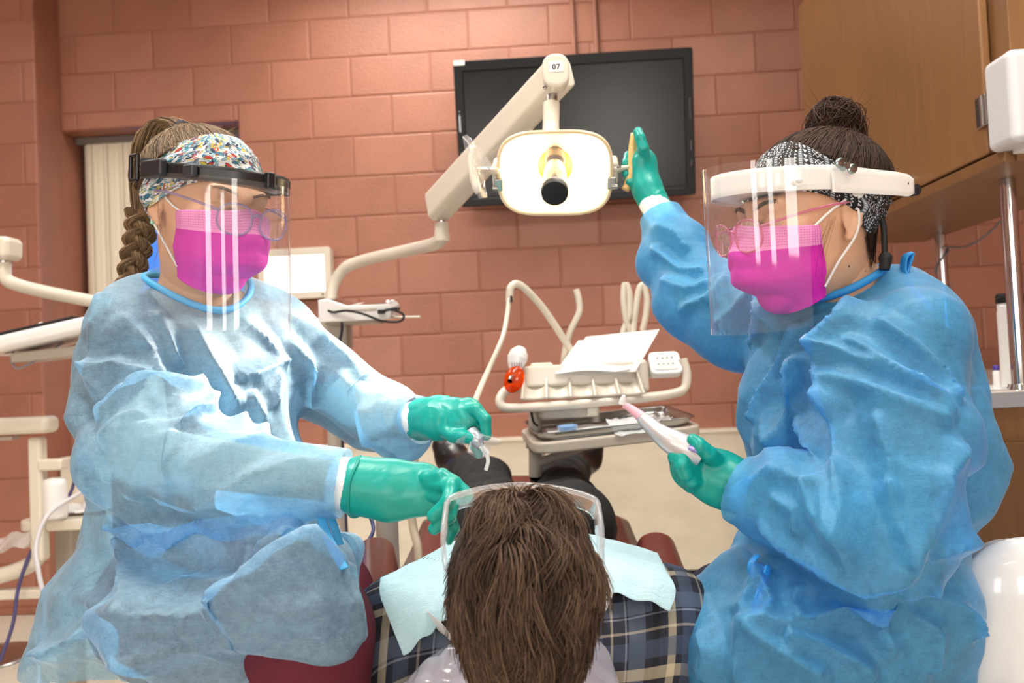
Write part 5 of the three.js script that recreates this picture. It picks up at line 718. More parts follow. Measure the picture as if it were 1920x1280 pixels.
  part(sh, 'brow_shelf', thick(sheet((uu, v) => { const a = lerp(-1.6, 1.6, uu); return arcP(a, bandY(a) - 0.008, -0.03 * v, 1 - 0.1 * v); }, 50, 4), 0.003), blackPl);
  part(sh, 'clasp', atV(box(0.012, 0.026, 0.01, 0.003), arcP(1.0, 0.04, 0.004), hs.q), blackPl); part(sh, 'clasp', atV(box(0.014, 0.024, 0.012, 0.003), arcP(-0.02, 0.034, 0.003), hs.q), blackPl);
  const sl = arcP(-1.45, 0.046, 0.004, 1.02); part(sh, 'side_housing', atV(box(0.014, 0.026, 0.052, 0.005), arcP(-1.5, 0.046, 0.0, 1.03), hs.q), mat(0x2a2c31, 0.4)); part(sh, 'side_clip', atV(box(0.01, 0.017, 0.024, 0.003), arcP(-1.02, 0.04, 0.0, 1.03), hs.q), mat(0x3a3d42, 0.35));
  part(sh, 'buckle', [0, 1, 2, 3].map(i => { const o = hs.L(-0.104, 0.05, -0.022), w = 0.009, hh = 0.018, c = [[-w, -hh], [w, -hh], [w, hh], [-w, hh]], a = c[i], b = c[(i + 1) % 4]; const tw = (p) => o.clone().add(V(0, p[1], p[0]).applyQuaternion(hs.q)); return rod(tw(a), tw(b), 0.003, 0.003, 8); }), blackPl);
  part(sh, 'elastic_strap', thick(sheet((uu, v) => { const a = lerp(1.6, Math.PI * 2 - 1.6, uu); return hitLocal(h, B, [Math.sin(a), 0, Math.cos(a)], [0, 0.052 + (0.5 - v) * 0.022, -0.008], 0.009); }, 50, 4), 0.0015), mat(0x1b1c20, 0.8));
  const visor = sheet((uu, v) => { const a = lerp(-1.42, 1.42, uu), y = lerp(bandY(a) - 0.004, -0.184, v); return arcP(a, y, 0.001 + 0.008 * v, 1.012 + 0.02 * v); }, 70, 24);
  part(sh, 'visor', visor, M.clear, 'clear curved plastic visor'); rebase(sh);
}
function glasses(h, label, color, near) {
  const g = thing('eyeglasses', label, 'glasses'), fm = phys(color, 0.08, { transmission: 0.7, thickness: 0, ior: 1.6 });
  for (const s of [-1, 1]) { const ring = Array.from({ length: 28 }, (_, i) => { const a = i / 28 * Math.PI * 2; return h.L(s * 0.034 + 0.0265 * Math.sign(Math.cos(a)) * Math.abs(Math.cos(a)) ** 0.8, -0.004 + 0.022 * Math.sign(Math.sin(a)) * Math.abs(Math.sin(a)) ** 0.85, 0.128 - 0.008 * Math.abs(Math.cos(a) * s > 0 ? Math.cos(a) : 0)); }); const rim = part(g, 'rim', tube(ring, 0.0017, 70, 8, 0.5, true), fm);
    part(rim, 'lens', sheet((u, v) => { const k = u * 28, i = Math.floor(k) % 28, f = k - Math.floor(k), c = h.L(s * 0.034, -0.004, 0.1255); return c.lerp(ring[i].clone().lerp(ring[(i + 1) % 28], f), v); }, 28, 5), M.clear);
    part(g, 'temple', tubeR([h.L(s * 0.0605, 0.006, 0.121), h.L(s * 0.072, 0.012, 0.085), h.L(s * 0.0835, 0.018, 0.03), h.L(s * 0.0855, 0.018, -0.012)], [0.0022, 0.002, 0.0017, 0.0017], 24, 8), fm); }
  part(g, 'bridge', tube([h.L(-0.009, 0.003, 0.128), h.L(0, 0.0065, 0.131), h.L(0.009, 0.003, 0.128)], 0.002, 12, 8), fm); rebase(g);
}
// ---------------------------------------------------------------- the woman with the bun
{
  const who = thing('person', 'woman with a hair bun in deep blue gown reaching for the lamp', 'person');
  const f = offC(-0.95, -0.18, 0.25).normalize(), u = offC(-0.17, 0.98, 0.07), h = headFrame(P(1520, 418, 1.16), f, u), hs = headFrame(P(1520, 418, 1.16), offC(-0.965, -0.06, 0.25).normalize(), offC(-0.05, 0.99, 0.04)), NB = P(1600, 585, 1.22), facing = offC(-0.93, 0, -0.2);
  const LS = P(1690, 655, 1.1), RS = P(1490, 618, 1.34), LE = P(1668, 1000, 1.0), LW = P(1395, 922, 1.1), RE = P(1302, 545, 1.49), RW = P(1234, 400, 1.58);
  const head = headField(h, NB), body = new Field();
  body.cap(h.L(0, -0.055, -0.022), NB, 0.05, 0.056, 0.03); body.cap(RS, LS, 0.045, 0.045, 0.05); body.cap(NB, RS, 0.05, 0.04, 0.04); body.cap(NB, LS, 0.05, 0.04, 0.04); body.flatCap(P(1600, 690, 1.22), P(1625, 1120, 1.17), 0.125, 0.13, facing, 0.7, 0.05);
  body.chain([LS, LE, LW, P(1365, 905, 1.12)], [0.046, 0.04, 0.026, 0.018], 0.02); body.chain([RS, RE, RW, P(1225, 378, 1.59)], [0.046, 0.038, 0.025, 0.017], 0.02);
  body.chain([P(1600, 1160, 1.16), P(1410, 1190, 1.12), P(1400, 1500, 1.15).setY(0.06)], [0.085, 0.062, 0.05], 0.03); body.chain([P(1600, 1130, 1.28), P(1390, 1150, 1.28), P(1390, 1480, 1.3).setY(0.06)], [0.085, 0.062, 0.05], 0.03);
  const hb = boundsOf(head, 0.01), gh = meshField((x, y, z) => head.ev(x, y, z), hb.min, hb.max, 0.0032);
  part(who, 'body', [uvFold(gh, 4), uvFold(meshOf(body, 0.012), 4)], M.skin);
  const neckCut = r => (x, y, z) => { const [d] = segDist(x, y, z, h.L(0, -0.04, -0.02), NB.clone().add(offC(-0.012, -0.012, 0))); return d - r; };
  const top = new Field(); top.cap(RS, LS, 0.05, 0.05, 0.05); top.cap(NB, LS, 0.052, 0.05, 0.04); top.cap(NB, RS, 0.052, 0.05, 0.04); top.flatCap(P(1600, 690, 1.22), P(1625, 1060, 1.17), 0.135, 0.14, facing, 0.75, 0.05); top.cap(LS, P(1680, 800, 1.05), 0.055, 0.057, 0.02); top.cap(RS, P(1400, 585, 1.4), 0.052, 0.052, 0.02);
  M.scrubB = mat(0x141829, 0.8, { bumpMap: fabricBump, bumpScale: 0.0006 });
  part(who, 'scrub_top', uvFold(trim(meshOf(top, 0.009), neckCut(0.068)), 3), M.scrubB);
  const pants = new Field(); pants.chain([P(1600, 1160, 1.16), P(1415, 1200, 1.12), P(1400, 1500, 1.15).setY(0.1)], [0.11, 0.085, 0.07], 0.03); pants.chain([P(1600, 1140, 1.28), P(1375, 1160, 1.27), P(1370, 1480, 1.3).setY(0.1)], [0.11, 0.083, 0.07], 0.03); pants.ell(P(1630, 1150, 1.2), [0.14, 0.11, 0.15], null, 0.04);
  part(who, 'scrub_trousers', uvFold(displace(meshOf(pants, 0.011), (x, y, z) => 0.006 * crumple(x, y, z)), 3), mat(0x0d1232, 0.8, { bumpMap: fabricBump, bumpScale: 0.0006 }));
  // gown
  const G = new Field();
  G.flatCap(P(1592, 700, 1.22), P(1605, 1010, 1.18), 0.15, 0.16, facing, 0.98, 0.05); G.cap(P(1500, 628, 1.33), LS, 0.074, 0.078, 0.06); G.cap(P(1560, 600, 1.24), P(1680, 590, 1.16), 0.06, 0.06, 0.05);
  G.chain([P(1722, 640, 1.14), P(1772, 780, 1.13), P(1775, 950, 1.12)], [0.05, 0.052, 0.058], 0.045);
  G.chain([P(1685, 670, 1.09), P(1672, 820, 1.04), P(1662, 970, 1.0)], [0.085, 0.09, 0.083], 0.03); G.chain([P(1662, 970, 1.0), P(1590, 982, 1.02), P(1480, 950, 1.06), P(1398, 922, 1.1)], [0.083, 0.08, 0.064, 0.047], 0.02);
  G.chain([RS, P(1400, 590, 1.41), RE, P(1268, 480, 1.53), P(1240, 412, 1.57)], [0.085, 0.078, 0.068, 0.058, 0.043], 0.025);
  G.flatCap(P(1590, 1020, 1.18), P(1610, 1180, 1.15), 0.15, 0.155, facing, 0.85, 0.05); G.chain([P(1660, 1090, 1.15), P(1680, 1400, 1.13)], [0.09, 0.1], 0.05);
  G.chain([P(1580, 1180, 1.14), P(1480, 1200, 1.12), P(1405, 1200, 1.11)], [0.13, 0.12, 0.092], 0.05); G.chain([P(1405, 1200, 1.11), P(1385, 1420, 1.12)], [0.09, 0.085], 0.04); G.chain([P(1560, 1260, 1.08), P(1560, 1420, 1.08)], [0.13, 0.13], 0.06);
  const folds = foldSet(G, [
    [[[1610, 560], [1600, 610], [1575, 660], [1563, 720], [1565, 790]], 0.024, 0.034], [[[1560, 740], [1562, 800], [1580, 880], [1590, 960], [1585, 1040]], 0.022, 0.03], [[[1562, 722], [1630, 732], [1690, 760], [1780, 800]], 0.014, 0.022], [[[1600, 640], [1660, 690], [1720, 730], [1790, 790]], 0.016, 0.026], [[[1640, 600], [1700, 640], [1770, 700], [1800, 760]], 0.014, 0.026], [[[1560, 660], [1620, 690], [1700, 720], [1780, 755]], 0.012, 0.022],
    [[[1500, 600], [1465, 680], [1440, 740], [1425, 800]], 0.018, 0.03], [[[1495, 660], [1510, 740], [1490, 800], [1470, 850]], 0.02, 0.03], [[[1520, 660], [1500, 720], [1520, 800], [1540, 880]], 0.022, 0.032], [[[1450, 770], [1475, 850], [1490, 910]], 0.016, 0.028], [[[1420, 800], [1440, 860], [1470, 920]], 0.014, 0.03],
    [[[1640, 770], [1665, 860], [1665, 950]], 0.010, 0.016], [[[1660, 900], [1690, 1000], [1720, 1070]], 0.012, 0.02], [[[1545, 900], [1570, 980], [1600, 1060]], 0.016, 0.03], [[[1400, 910], [1450, 900], [1510, 915], [1550, 925]], 0.012, 0.02], [[[1410, 970], [1480, 1020], [1550, 1050], [1620, 1080], [1740, 1060]], 0.02, 0.03], [[[1440, 930], [1500, 960], [1500, 1000]], 0.012, 0.018], [[[1520, 920], [1540, 970], [1580, 1010]], 0.014, 0.02], [[[1790, 820], [1750, 900], [1740, 990], [1700, 1060]], 0.018, 0.03], [[[1850, 980], [1790, 1020], [1750, 1040]], 0.014, 0.025],
    [[[1225, 420], [1265, 440], [1290, 470]], 0.010, 0.016], [[[1215, 460], [1270, 500], [1320, 505]], 0.013, 0.022], [[[1235, 520], [1290, 540], [1340, 530]], 0.013, 0.022], [[[1280, 580], [1330, 560], [1370, 520]], 0.012, 0.022], [[[1340, 610], [1380, 580], [1420, 540]], 0.014, 0.024], [[[1400, 650], [1440, 600], [1470, 560]], 0.016, 0.024], [[[1440, 520], [1430, 570], [1450, 620]], 0.014, 0.02],
    [[[1440, 1060], [1410, 1110], [1390, 1160]], 0.02, 0.03], [[[1380, 1160], [1430, 1200], [1500, 1240], [1560, 1270]], 0.026, 0.032], [[[1390, 1170], [1460, 1180], [1530, 1170], [1600, 1130], [1680, 1110]], 0.026, 0.032], [[[1470, 1200], [1540, 1210], [1600, 1240], [1650, 1275]], 0.022, 0.028], [[[1420, 1080], [1450, 1130], [1440, 1180]], 0.016, 0.022], [[[1500, 1090], [1490, 1130], [1510, 1170]], 0.014, 0.022], [[[1660, 1120], [1650, 1180], [1680, 1240]], 0.014, 0.025], [[[1740, 1080], [1770, 1140], [1800, 1200]], 0.016, 0.022], [[[1700, 1100], [1740, 1190], [1760, 1270]], 0.016, 0.025], [[[1320, 1180], [1340, 1220], [1330, 1270]], 0.012, 0.025], [[[1400, 1180], [1390, 1230], [1400, 1275]], 0.014, 0.02],
  ]);
  const cuts = [neckCut(0.074), (x, y, z) => { const a = P(1400, 924, 1.098), b = P(1360, 906, 1.12), t = V(x, y, z).sub(a).dot(b.clone().sub(a).normalize()); return V(x, y, z).distanceTo(a) > 0.066 ? 1 : 0.012 - t; }, (x, y, z) => { const a = P(1242, 414, 1.57), b = P(1226, 380, 1.59), t = V(x, y, z).sub(a).dot(b.clone().sub(a).normalize()); return V(x, y, z).distanceTo(a) > 0.066 ? 1 : 0.012 - t; }, (x, y, z) => y - 0.42];
  const gown = part(who, 'gown', gownMesh(G, folds, 0.0054, 0.021, cuts, [[NB, 0.1], [P(1400, 924, 1.098), 0.07], [P(1242, 414, 1.57), 0.07]]), gownMat(0x6ecbff, 0.74), 'deep sky blue translucent isolation gown');
  const nk = neckRing(G, h.L(0, -0.04, -0.02), NB.clone().add(offC(-0.012, -0.012, 0)), 0.074);
  const bindM = phys(0x2f9fe8, 0.6, { transmission: 0.15, thickness: 0 });
  part(gown, 'neck_binding', tube(nk, 0.0056, 120, 8, 0.5, true), bindM);
  part(gown, 'neck_tie', [tubeR([P(1690, 545, 1.12), P(1702, 500, 1.12), P(1708, 476, 1.12), P(1698, 480, 1.12), P(1694, 505, 1.12), P(1702, 530, 1.11)], [0.005, 0.009, 0.010, 0.009, 0.006], 30, 10, 0.3), tubeR([P(1700, 528, 1.11), P(1718, 548, 1.1), P(1738, 572, 1.09), P(1748, 592, 1.085)], [0.007, 0.010, 0.009, 0.006], 20, 10, 0.3)], bindM);
  part(gown, 'waist_tie', tubeR([P(1420, 1040, 1.06), P(1408, 1058, 1.05), P(1412, 1080, 1.05), P(1440, 1060, 1.05), P(1425, 1110, 1.03), P(1415, 1150, 1.02), P(1450, 1120, 1.02)], [0.005, 0.006, 0.007, 0.006], 40, 8, 0.3), bindM);
  part(who, 'cuff', tubeR([P(1252, 425, 1.56), P(1238, 402, 1.575), P(1222, 376, 1.59)], [0.031, 0.031, 0.029], 16, 24, 0.95), M.cuff, 'white knitted cuff');
  part(who, 'cuff', tubeR([P(1415, 930, 1.09), P(1395, 922, 1.1), P(1380, 914, 1.11)], [0.034, 0.034, 0.032], 16, 24, 0.95), M.cuff, 'white knitted cuff');
  // hand on the lamp grip
  const d0 = 1.6;
  const gR = gloveField({ wrist: [P(1232, 392, 1.585), P(1216, 358, 1.595), 0.0315, 0.029], palm: [P(1212, 345, 1.6), P(1209, 305, 1.6)], palmR: [0.031, 0.03], normal: offC(0.55, 0.05, 0.83), thin: 0.62, fingers: [
    { pts: [P(1210, 300, 1.59), P(1206, 278, 1.575), P(1200, 258, 1.575), P(1196, 247, 1.58)], r: 0.0108 }, { pts: [P(1213, 298, 1.625), P(1196, 284, 1.64), P(1178, 292, 1.63), P(1174, 306, 1.605)], r: 0.0095 }, { pts: [P(1213, 312, 1.63), P(1194, 304, 1.645), P(1174, 312, 1.63), P(1174, 326, 1.6)], r: 0.0095 }, { pts: [P(1213, 326, 1.63), P(1194, 322, 1.64), P(1176, 330, 1.625), P(1180, 342, 1.595)], r: 0.009 }, { pts: [P(1213, 340, 1.625), P(1196, 340, 1.635), P(1182, 346, 1.62), P(1188, 352, 1.597)], r: 0.0082 }] });
  part(who, 'glove', uvFold(gloveWrinkle(meshOf(gR, 0.003)), 4), M.glove, 'teal green nitrile glove');
  // hand with the polisher
  const gL = gloveField({ wrist: [P(1388, 915, 1.105), P(1352, 900, 1.12), 0.036, 0.033], palm: [P(1345, 893, 1.12), P(1302, 876, 1.12)], palmR: [0.036, 0.034], normal: offC(-0.15, 0.25, 0.95), thin: 0.6, fingers: [
    { pts: [P(1345, 866, 1.11), P(1328, 850, 1.085), P(1312, 836, 1.08), P(1300, 825, 1.085)], r: 0.0108 }, { pts: [P(1300, 868, 1.105), P(1280, 858, 1.09), P(1266, 856, 1.095), P(1264, 860, 1.13)], r: 0.0102 }, { pts: [P(1298, 876, 1.105), P(1279, 872, 1.085), P(1271, 876, 1.1), P(1276, 880, 1.13)], r: 0.01 }, { pts: [P(1302, 888, 1.105), P(1285, 888, 1.085), P(1280, 896, 1.1), P(1288, 898, 1.13)], r: 0.0096 }, { pts: [P(1312, 900, 1.11), P(1297, 902, 1.09), P(1294, 912, 1.105), P(1302, 912, 1.13)], r: 0.0088 }] });
  part(who, 'glove', uvFold(gloveWrinkle(meshOf(gL, 0.0029)), 4), M.glove, 'teal green nitrile glove');
  const mk = part(who, 'face_mask', thick(maskGeo(h, head, 0.13), 0.0015), M.mask, 'magenta pleated face mask with a pale pink top edge');
  const bt = h.L(0.0865, 0.03, -0.015);
  part(mk, 'ear_loop', loop([h.L(0.069, -0.006, 0.045), h.L(0.078, 0.012, 0.02), bt.clone()], 0.0019), M.whiteMatt); part(mk, 'ear_loop', loop([h.L(0.06, -0.09, 0.035), h.L(0.074, -0.06, 0.02), h.L(0.082, -0.02, -0.012), bt.clone()], 0.0019), M.whiteMatt);
  part(mk, 'button', atV(lathe([[0, -0.002], [0.0085, -0.002], [0.0095, 0], [0.009, 0.002], [0.0065, 0.0012], [0, 0.0012]], 24), h.L(0.0885, 0.03, -0.015), h.q.clone().multiply(new THREE.Quaternion().setFromAxisAngle(V(0, 0, 1), -Math.PI / 2))), M.white, 'white button holding the ear loops');
  // hair, bun and band
  const hairF = new Field(); hairF.ell(h.L(0, 0.038, -0.024), [0.084, 0.090, 0.1], h.q, 0.02);
  const loB = a => lerp(-0.04, 0.046, smooth(-1, 1, Math.cos(a))) + 0.006 * Math.sin(a) ** 2, hiB = a => lerp(0.035, 0.118, smooth(-0.9, 1, Math.cos(a)));
  const B = new Field(); B.p = [...head.p]; B.ell(h.L(0, 0.042, -0.022), [0.080, 0.089, 0.096], h.q, 0.01);
  const bandTexB = canvasTex(1024, 256, (c, w, hh) => {
    srand(17); c.fillStyle = '#101116'; c.fillRect(0, 0, w, hh); let x = 0, k = 0;
    while (x < w) { const bw = [34, 22, 58, 26, 40, 18, 64, 24][k % 8]; const grey = ['#101116', '#3c434c', '#14151a', '#5c6670', '#101116', '#23272e', '#0d0e12', '#707a84'][k % 8]; c.fillStyle = grey; c.fillRect(x, 0, bw, hh); c.fillStyle = c.strokeStyle = '#d9dadb'; c.lineWidth = 3;
      if (k % 8 === 0) for (let y = 6; y < hh; y += 26) { c.beginPath(); c.moveTo(x + 4, y); c.lineTo(x + bw - 4, y + 4); c.lineTo(x + bw / 2, y + 20); c.fill(); }
      if (k % 8 === 2) for (let y = 0; y < hh; y += 64) { c.beginPath(); c.moveTo(x + bw / 2, y + 4); c.lineTo(x + bw - 6, y + 30); c.lineTo(x + bw / 2, y + 56); c.lineTo(x + 6, y + 30); c.closePath(); c.stroke(); c.beginPath(); c.moveTo(x + 4, y + 4); c.lineTo(x + bw - 4, y + 56); c.moveTo(x + bw - 4, y + 4); c.lineTo(x + 4, y + 56); c.stroke(); c.fillRect(x + bw / 2 - 4, y + 26, 8, 8); }
      if (k % 8 === 4) for (let y = 8; y < hh; y += 22) { c.beginPath(); c.arc(x + bw / 2, y, 4, 0, 7); c.fill(); c.beginPath(); c.moveTo(x + 4, y + 10); c.lineTo(x + 12, y + 4); c.lineTo(x + 12, y + 14); c.fill(); }
      if (k % 8 === 6) { for (let y = 4; y < hh; y += 18) { c.beginPath(); c.moveTo(x + 8, y); c.lineTo(x + 20, y + 9); c.lineTo(x + 8, y + 18); c.stroke(); c.beginPath(); c.moveTo(x + bw - 22, y + 2); c.lineTo(x + bw - 6, y + 9); c.lineTo(x + bw - 22, y + 15); c.fill(); } }
      if (k % 2) for (let y = 0; y < hh; y += 12) c.fillRect(x + 4, y, bw - 8, 4); x += bw; k++; }
  });
  bandTexB.repeat.set(2, 1);
  part(who, 'headband', headBand(h, B, loB, hiB, 0.006, 0.002), phys(0xffffff, 0.75, { map: bandTexB }), 'black headband with white tribal print');
  const dark = [0.022, 0.013, 0.009];
  const hair = part(who, 'hair', trim(meshOf(hairF, 0.005), (x, y, z) => { const p = h.back(V(x, y, z)), a = Math.atan2(p.x, p.z + 0.008); return p.y - (loB(a) + hiB(a)) / 2; }), mat(new THREE.Color(...dark), 0.6), 'dark brown hair in a messy bun');
  srand(902); const S = new Strands(), bun = h.L(0, 0.13, -0.082);
  for (let i = 0; i < 3200; i++) { const a = rr(0, Math.PI * 2), s0 = hitLocal(h, hairF, [Math.sin(a), 0, Math.cos(a)], [0, hiB(a) - 0.016, -0.02], 0.001), tgt = bun.clone().add(V(rr(-1, 1), rr(-1, 1), rr(-1, 1)).multiplyScalar(0.016)), pts = [], lift = rr(0.0005, 0.006); for (let k = 0; k <= 6; k++) { const t = k / 6, p = s0.clone().lerp(tgt, t), l = h.back(p).sub(V(0, 0.038, -0.024)), e = Math.sqrt((l.x / 0.084) ** 2 + (l.y / 0.090) ** 2 + (l.z / 0.1) ** 2), kk = (1 + lift / 0.09) / e; pts.push(h.L(...l.multiplyScalar(t > 0.75 ? Math.max(kk, 1) : kk).add(V(0, 0.038, -0.024)).toArray()).add(V(rr(-1, 1), rr(-1, 1), rr(-1, 1)).multiplyScalar(0.0012))); } pts[6] = tgt; S.add(pts, 0.00065, 0.0005, tone([0.05, 0.027, 0.017], 0.6), 9); }
  const bc = P(1566, 240, 1.18);
  for (let i = 0; i < 2400; i++) { const n = V(rr(-1, 1), rr(-1, 1), rr(-1, 1)).normalize(), a0 = rr(0, 6.28), b1 = new THREE.Vector3().crossVectors(n, V(0.2, 1, 0.4)).normalize(), b2 = new THREE.Vector3().crossVectors(n, b1), R = rr(0.016, 0.036), o = bc.clone().add(V(rr(-1, 1), rr(-1, 1), rr(-1, 1)).multiplyScalar(0.010)), pts = []; for (let k = 0; k <= 7; k++) { const a = a0 + k * 0.42; pts.push(o.clone().addScaledVector(b1, Math.cos(a) * R).addScaledVector(b2, Math.sin(a) * R).add(V(rr(-1, 1), rr(-1, 1), rr(-1, 1)).multiplyScalar(0.001))); } S.add(pts, 0.0006, 0.0005, tone([0.055, 0.028, 0.018], 0.6), 10); }
  for (let i = 0; i < 800; i++) { const a = rr(0, 6.28), R = rr(0.008, 0.021), o = P(1556, 208, 1.18), pts = []; for (let k = 0; k <= 7; k++) { const t = a + k * 0.5; pts.push(o.clone().add(offC(Math.cos(t), Math.sin(t), 0.4 * Math.sin(t * 2)).multiplyScalar(R)).add(V(rr(-1, 1), rr(-1, 1), rr(-1, 1)).multiplyScalar(0.001))); } S.add(pts, 0.0006, 0.0005, tone([0.055, 0.028, 0.018], 0.6), 10); }
  for (let i = 0; i < 60; i++) { const s0 = bc.clone().add(V(rr(-1, 1), rr(-1, 1), rr(-1, 1)).normalize().multiplyScalar(0.034)), d = s0.clone().sub(bc).multiplyScalar(rr(0.2, 0.8)); S.add([s0, s0.clone().add(d).add(V(0, -0.004, 0)), s0.clone().addScaledVector(d, 1.6).add(V(rr(-1, 1) * 0.012, rr(-1, 0.3) * 0.014, 0))], 0.00025, 0.00012, tone([0.07, 0.035, 0.022], 0.3), 6); }
  for (let i = 0; i < 320; i++) { const a = Math.PI + rr(-1.1, 1.1) + 0.2, y0 = rr(-0.035, -0.01), s0 = hitLocal(h, B, [Math.sin(a), 0, Math.cos(a)], [0, y0, -0.008], 0.001), s2 = hitLocal(h, head, [Math.sin(a) * 0.9, 0, Math.cos(a)], [0, y0 - rr(0.02, 0.055), -0.02], 0.001); S.add([s0, s0.clone().lerp(s2, 0.5).addScaledVector(s0.clone().sub(h.c).normalize(), 0.002), s2], 0.0006, 0.0002, tone([0.05, 0.03, 0.02], 0.5), 5); }
  for (let i = 0; i < 7; i++) { const s0 = h.L(0.077, rr(-0.005, 0.004), rr(0.015, 0.026)), e = P(rr(1528, 1545), rr(470, 520), 1.09); S.add([s0, s0.clone().lerp(e, 0.5).add(offC(rr(-0.01, 0.012), 0, 0.01)), e], 0.0002, 0.0001, tone([0.09, 0.05, 0.03], 0.3), 8); }
  part(hair, 'strands', S.geo(), hairMat()); part(hair, 'bun', atV(new THREE.SphereGeometry(0.026, 20, 16), bc), mat(new THREE.Color(...dark), 0.7));
  const EB = new Strands(); srand(78); for (const s of [-1, 1]) for (let i = 0; i < 190; i++) { const t = rnd(), p = hitLocal(h, head, [s * lerp(0.012, 0.052, t), 0.0, 0.09], [0, 0.031 + 0.006 * Math.sin(t * 2.4) + rr(-0.003, 0.003), 0], 0.0008); EB.add([p, p.clone().add(V(s * 0.0025, 0.001, 0.0002).applyQuaternion(h.q)), p.clone().add(V(s * 0.005, 0.0008, -0.001).applyQuaternion(h.q))], 0.00026, 0.0001, tone([0.06, 0.034, 0.022], 0.3), 3); }
  for (const s of [-1, 1]) for (let i = 0; i < 44; i++) { const t = i / 43, p = h.L(s * lerp(0.018, 0.046, t), 0.0015 - 0.002 * Math.sin(t * 3.1), lerp(0.093, 0.084, t)); EB.add([p, p.clone().add(V(s * (t - 0.4) * 0.004, -0.003, 0.006).applyQuaternion(h.q)), p.clone().add(V(s * (t - 0.4) * 0.007, -0.002, 0.011).applyQuaternion(h.q))], 0.0004, 0.0001, [0.02, 0.012, 0.01], 3); }
  part(who, 'eyebrows', EB.geo(), hairMat());
  for (const [px, py] of [[1587, 466], [1622, 508], [1592, 499]]) { const p = marchTo(head, px, py); if (p) part(who, 'mole', atV(new THREE.SphereGeometry(0.0013, 8, 6), p), mat(0x5d3a2c, 0.7)); }
  rebase(who);
  glasses(h, 'pink tinted eyeglasses worn by the woman with the bun', 0xf0a6c4, 1);
  // face shield
  const sh = thing('face_shield', 'clear face shield with a white plastic headgear on the woman with the bun', 'face shield');
  const arcP = (a, y, dz = 0, k = 1) => hs.L(0.098 * k * Math.sin(a), y, 0.008 + (0.15 * k + dz) * Math.cos(a)), bandY = a => 0.05 + 0.004 * Math.cos(a);
  const wp = phys(0xf2f2f0, 0.3, { clearcoat: 0.4 });
  part(sh, 'brow_band', thick(sheet((uu, v) => { const a = lerp(-1.45, 1.45, uu); return arcP(a, bandY(a) + (0.5 - v) * 0.032, -0.006, 0.98); }, 60, 4), 0.003), wp);
  part(sh, 'brow_shelf', thick(sheet((uu, v) => { const a = lerp(-1.5, 1.5, uu); return arcP(a, bandY(a) - 0.012 - 0.004 * v, -0.042 * v - 0.008, 0.98 - 0.06 * v); }, 50, 4), 0.003), wp);
  const arm = s => thick(sheet((uu, v) => { const z = lerp(0.035, -0.105, uu), hgt = lerp(0.036, 0.03, uu) * (1 - 0.3 * smooth(0.9, 1, uu)), x = s * lerp(0.1, 0.094, uu) * (uu > 0.75 ? 1 - 0.35 * (uu - 0.75) : 1); return hs.L(x, 0.048 - 0.01 * uu + (0.5 - v) * hgt, z); }, 30, 4), s * 0.003);
  part(sh, 'side_arm', arm(1), wp); part(sh, 'side_arm', arm(-1), wp);
  const wn = hs.L(0.104, 0.062, 0.022); part(sh, 'wing_nut', [atV(rod(V(0, 0, 0), V(0.009, 0, 0), 0.0055, 0.0045, 12), wn, hs.q), atV(new THREE.SphereGeometry(1, 14, 10).scale(0.0025, 0.0065, 0.008).rotateX(0.5).translate(0.007, 0.004, 0.009), wn, hs.q), atV(new THREE.SphereGeometry(1, 14, 10).scale(0.0025, 0.0065, 0.008).rotateX(0.5).translate(0.007, -0.004, -0.009), wn, hs.q)], mat(0x9fb0b4, 0.2, { metalness: 1 }), 'metal wing nut');
  part(sh, 'rivet', atV(new THREE.SphereGeometry(0.0045, 12, 8), hs.L(0.099, 0.046, 0.085)), wp);
  const bk = hs.L(0.07, 0.034, -0.112); part(sh, 'adjuster', [atV(rod(V(-0.008, 0, 0), V(0.012, 0, 0), 0.008, 0.008, 14), bk, hs.q), rod(hs.L(0.088, 0.042, -0.09), bk, 0.003)], M.rubber);
  part(sh, 'strap', [tube([bk, P(1642, 372, 1.13), P(1656, 420, 1.12), P(1659, 480, 1.115)], 0.0042, 40, 10), tubeR([P(1659, 474, 1.115), P(1660, 487, 1.115), P(1658, 506, 1.115)], [0.006, 0.0095, 0.008, 0.007], 14, 12)], M.rubber, 'black hanging strap with a clip');
  part(sh, 'visor', sheet((uu, v) => { const a = lerp(-1.32, 1.18, uu), y = lerp(bandY(a) + 0.026, -0.142 - 0.012 * Math.cos(a), v); return arcP(a, y, 0.004 - 0.004 * v, 1.0); }, 70, 24), M.clear, 'clear curved plastic visor'); rebase(sh);
}
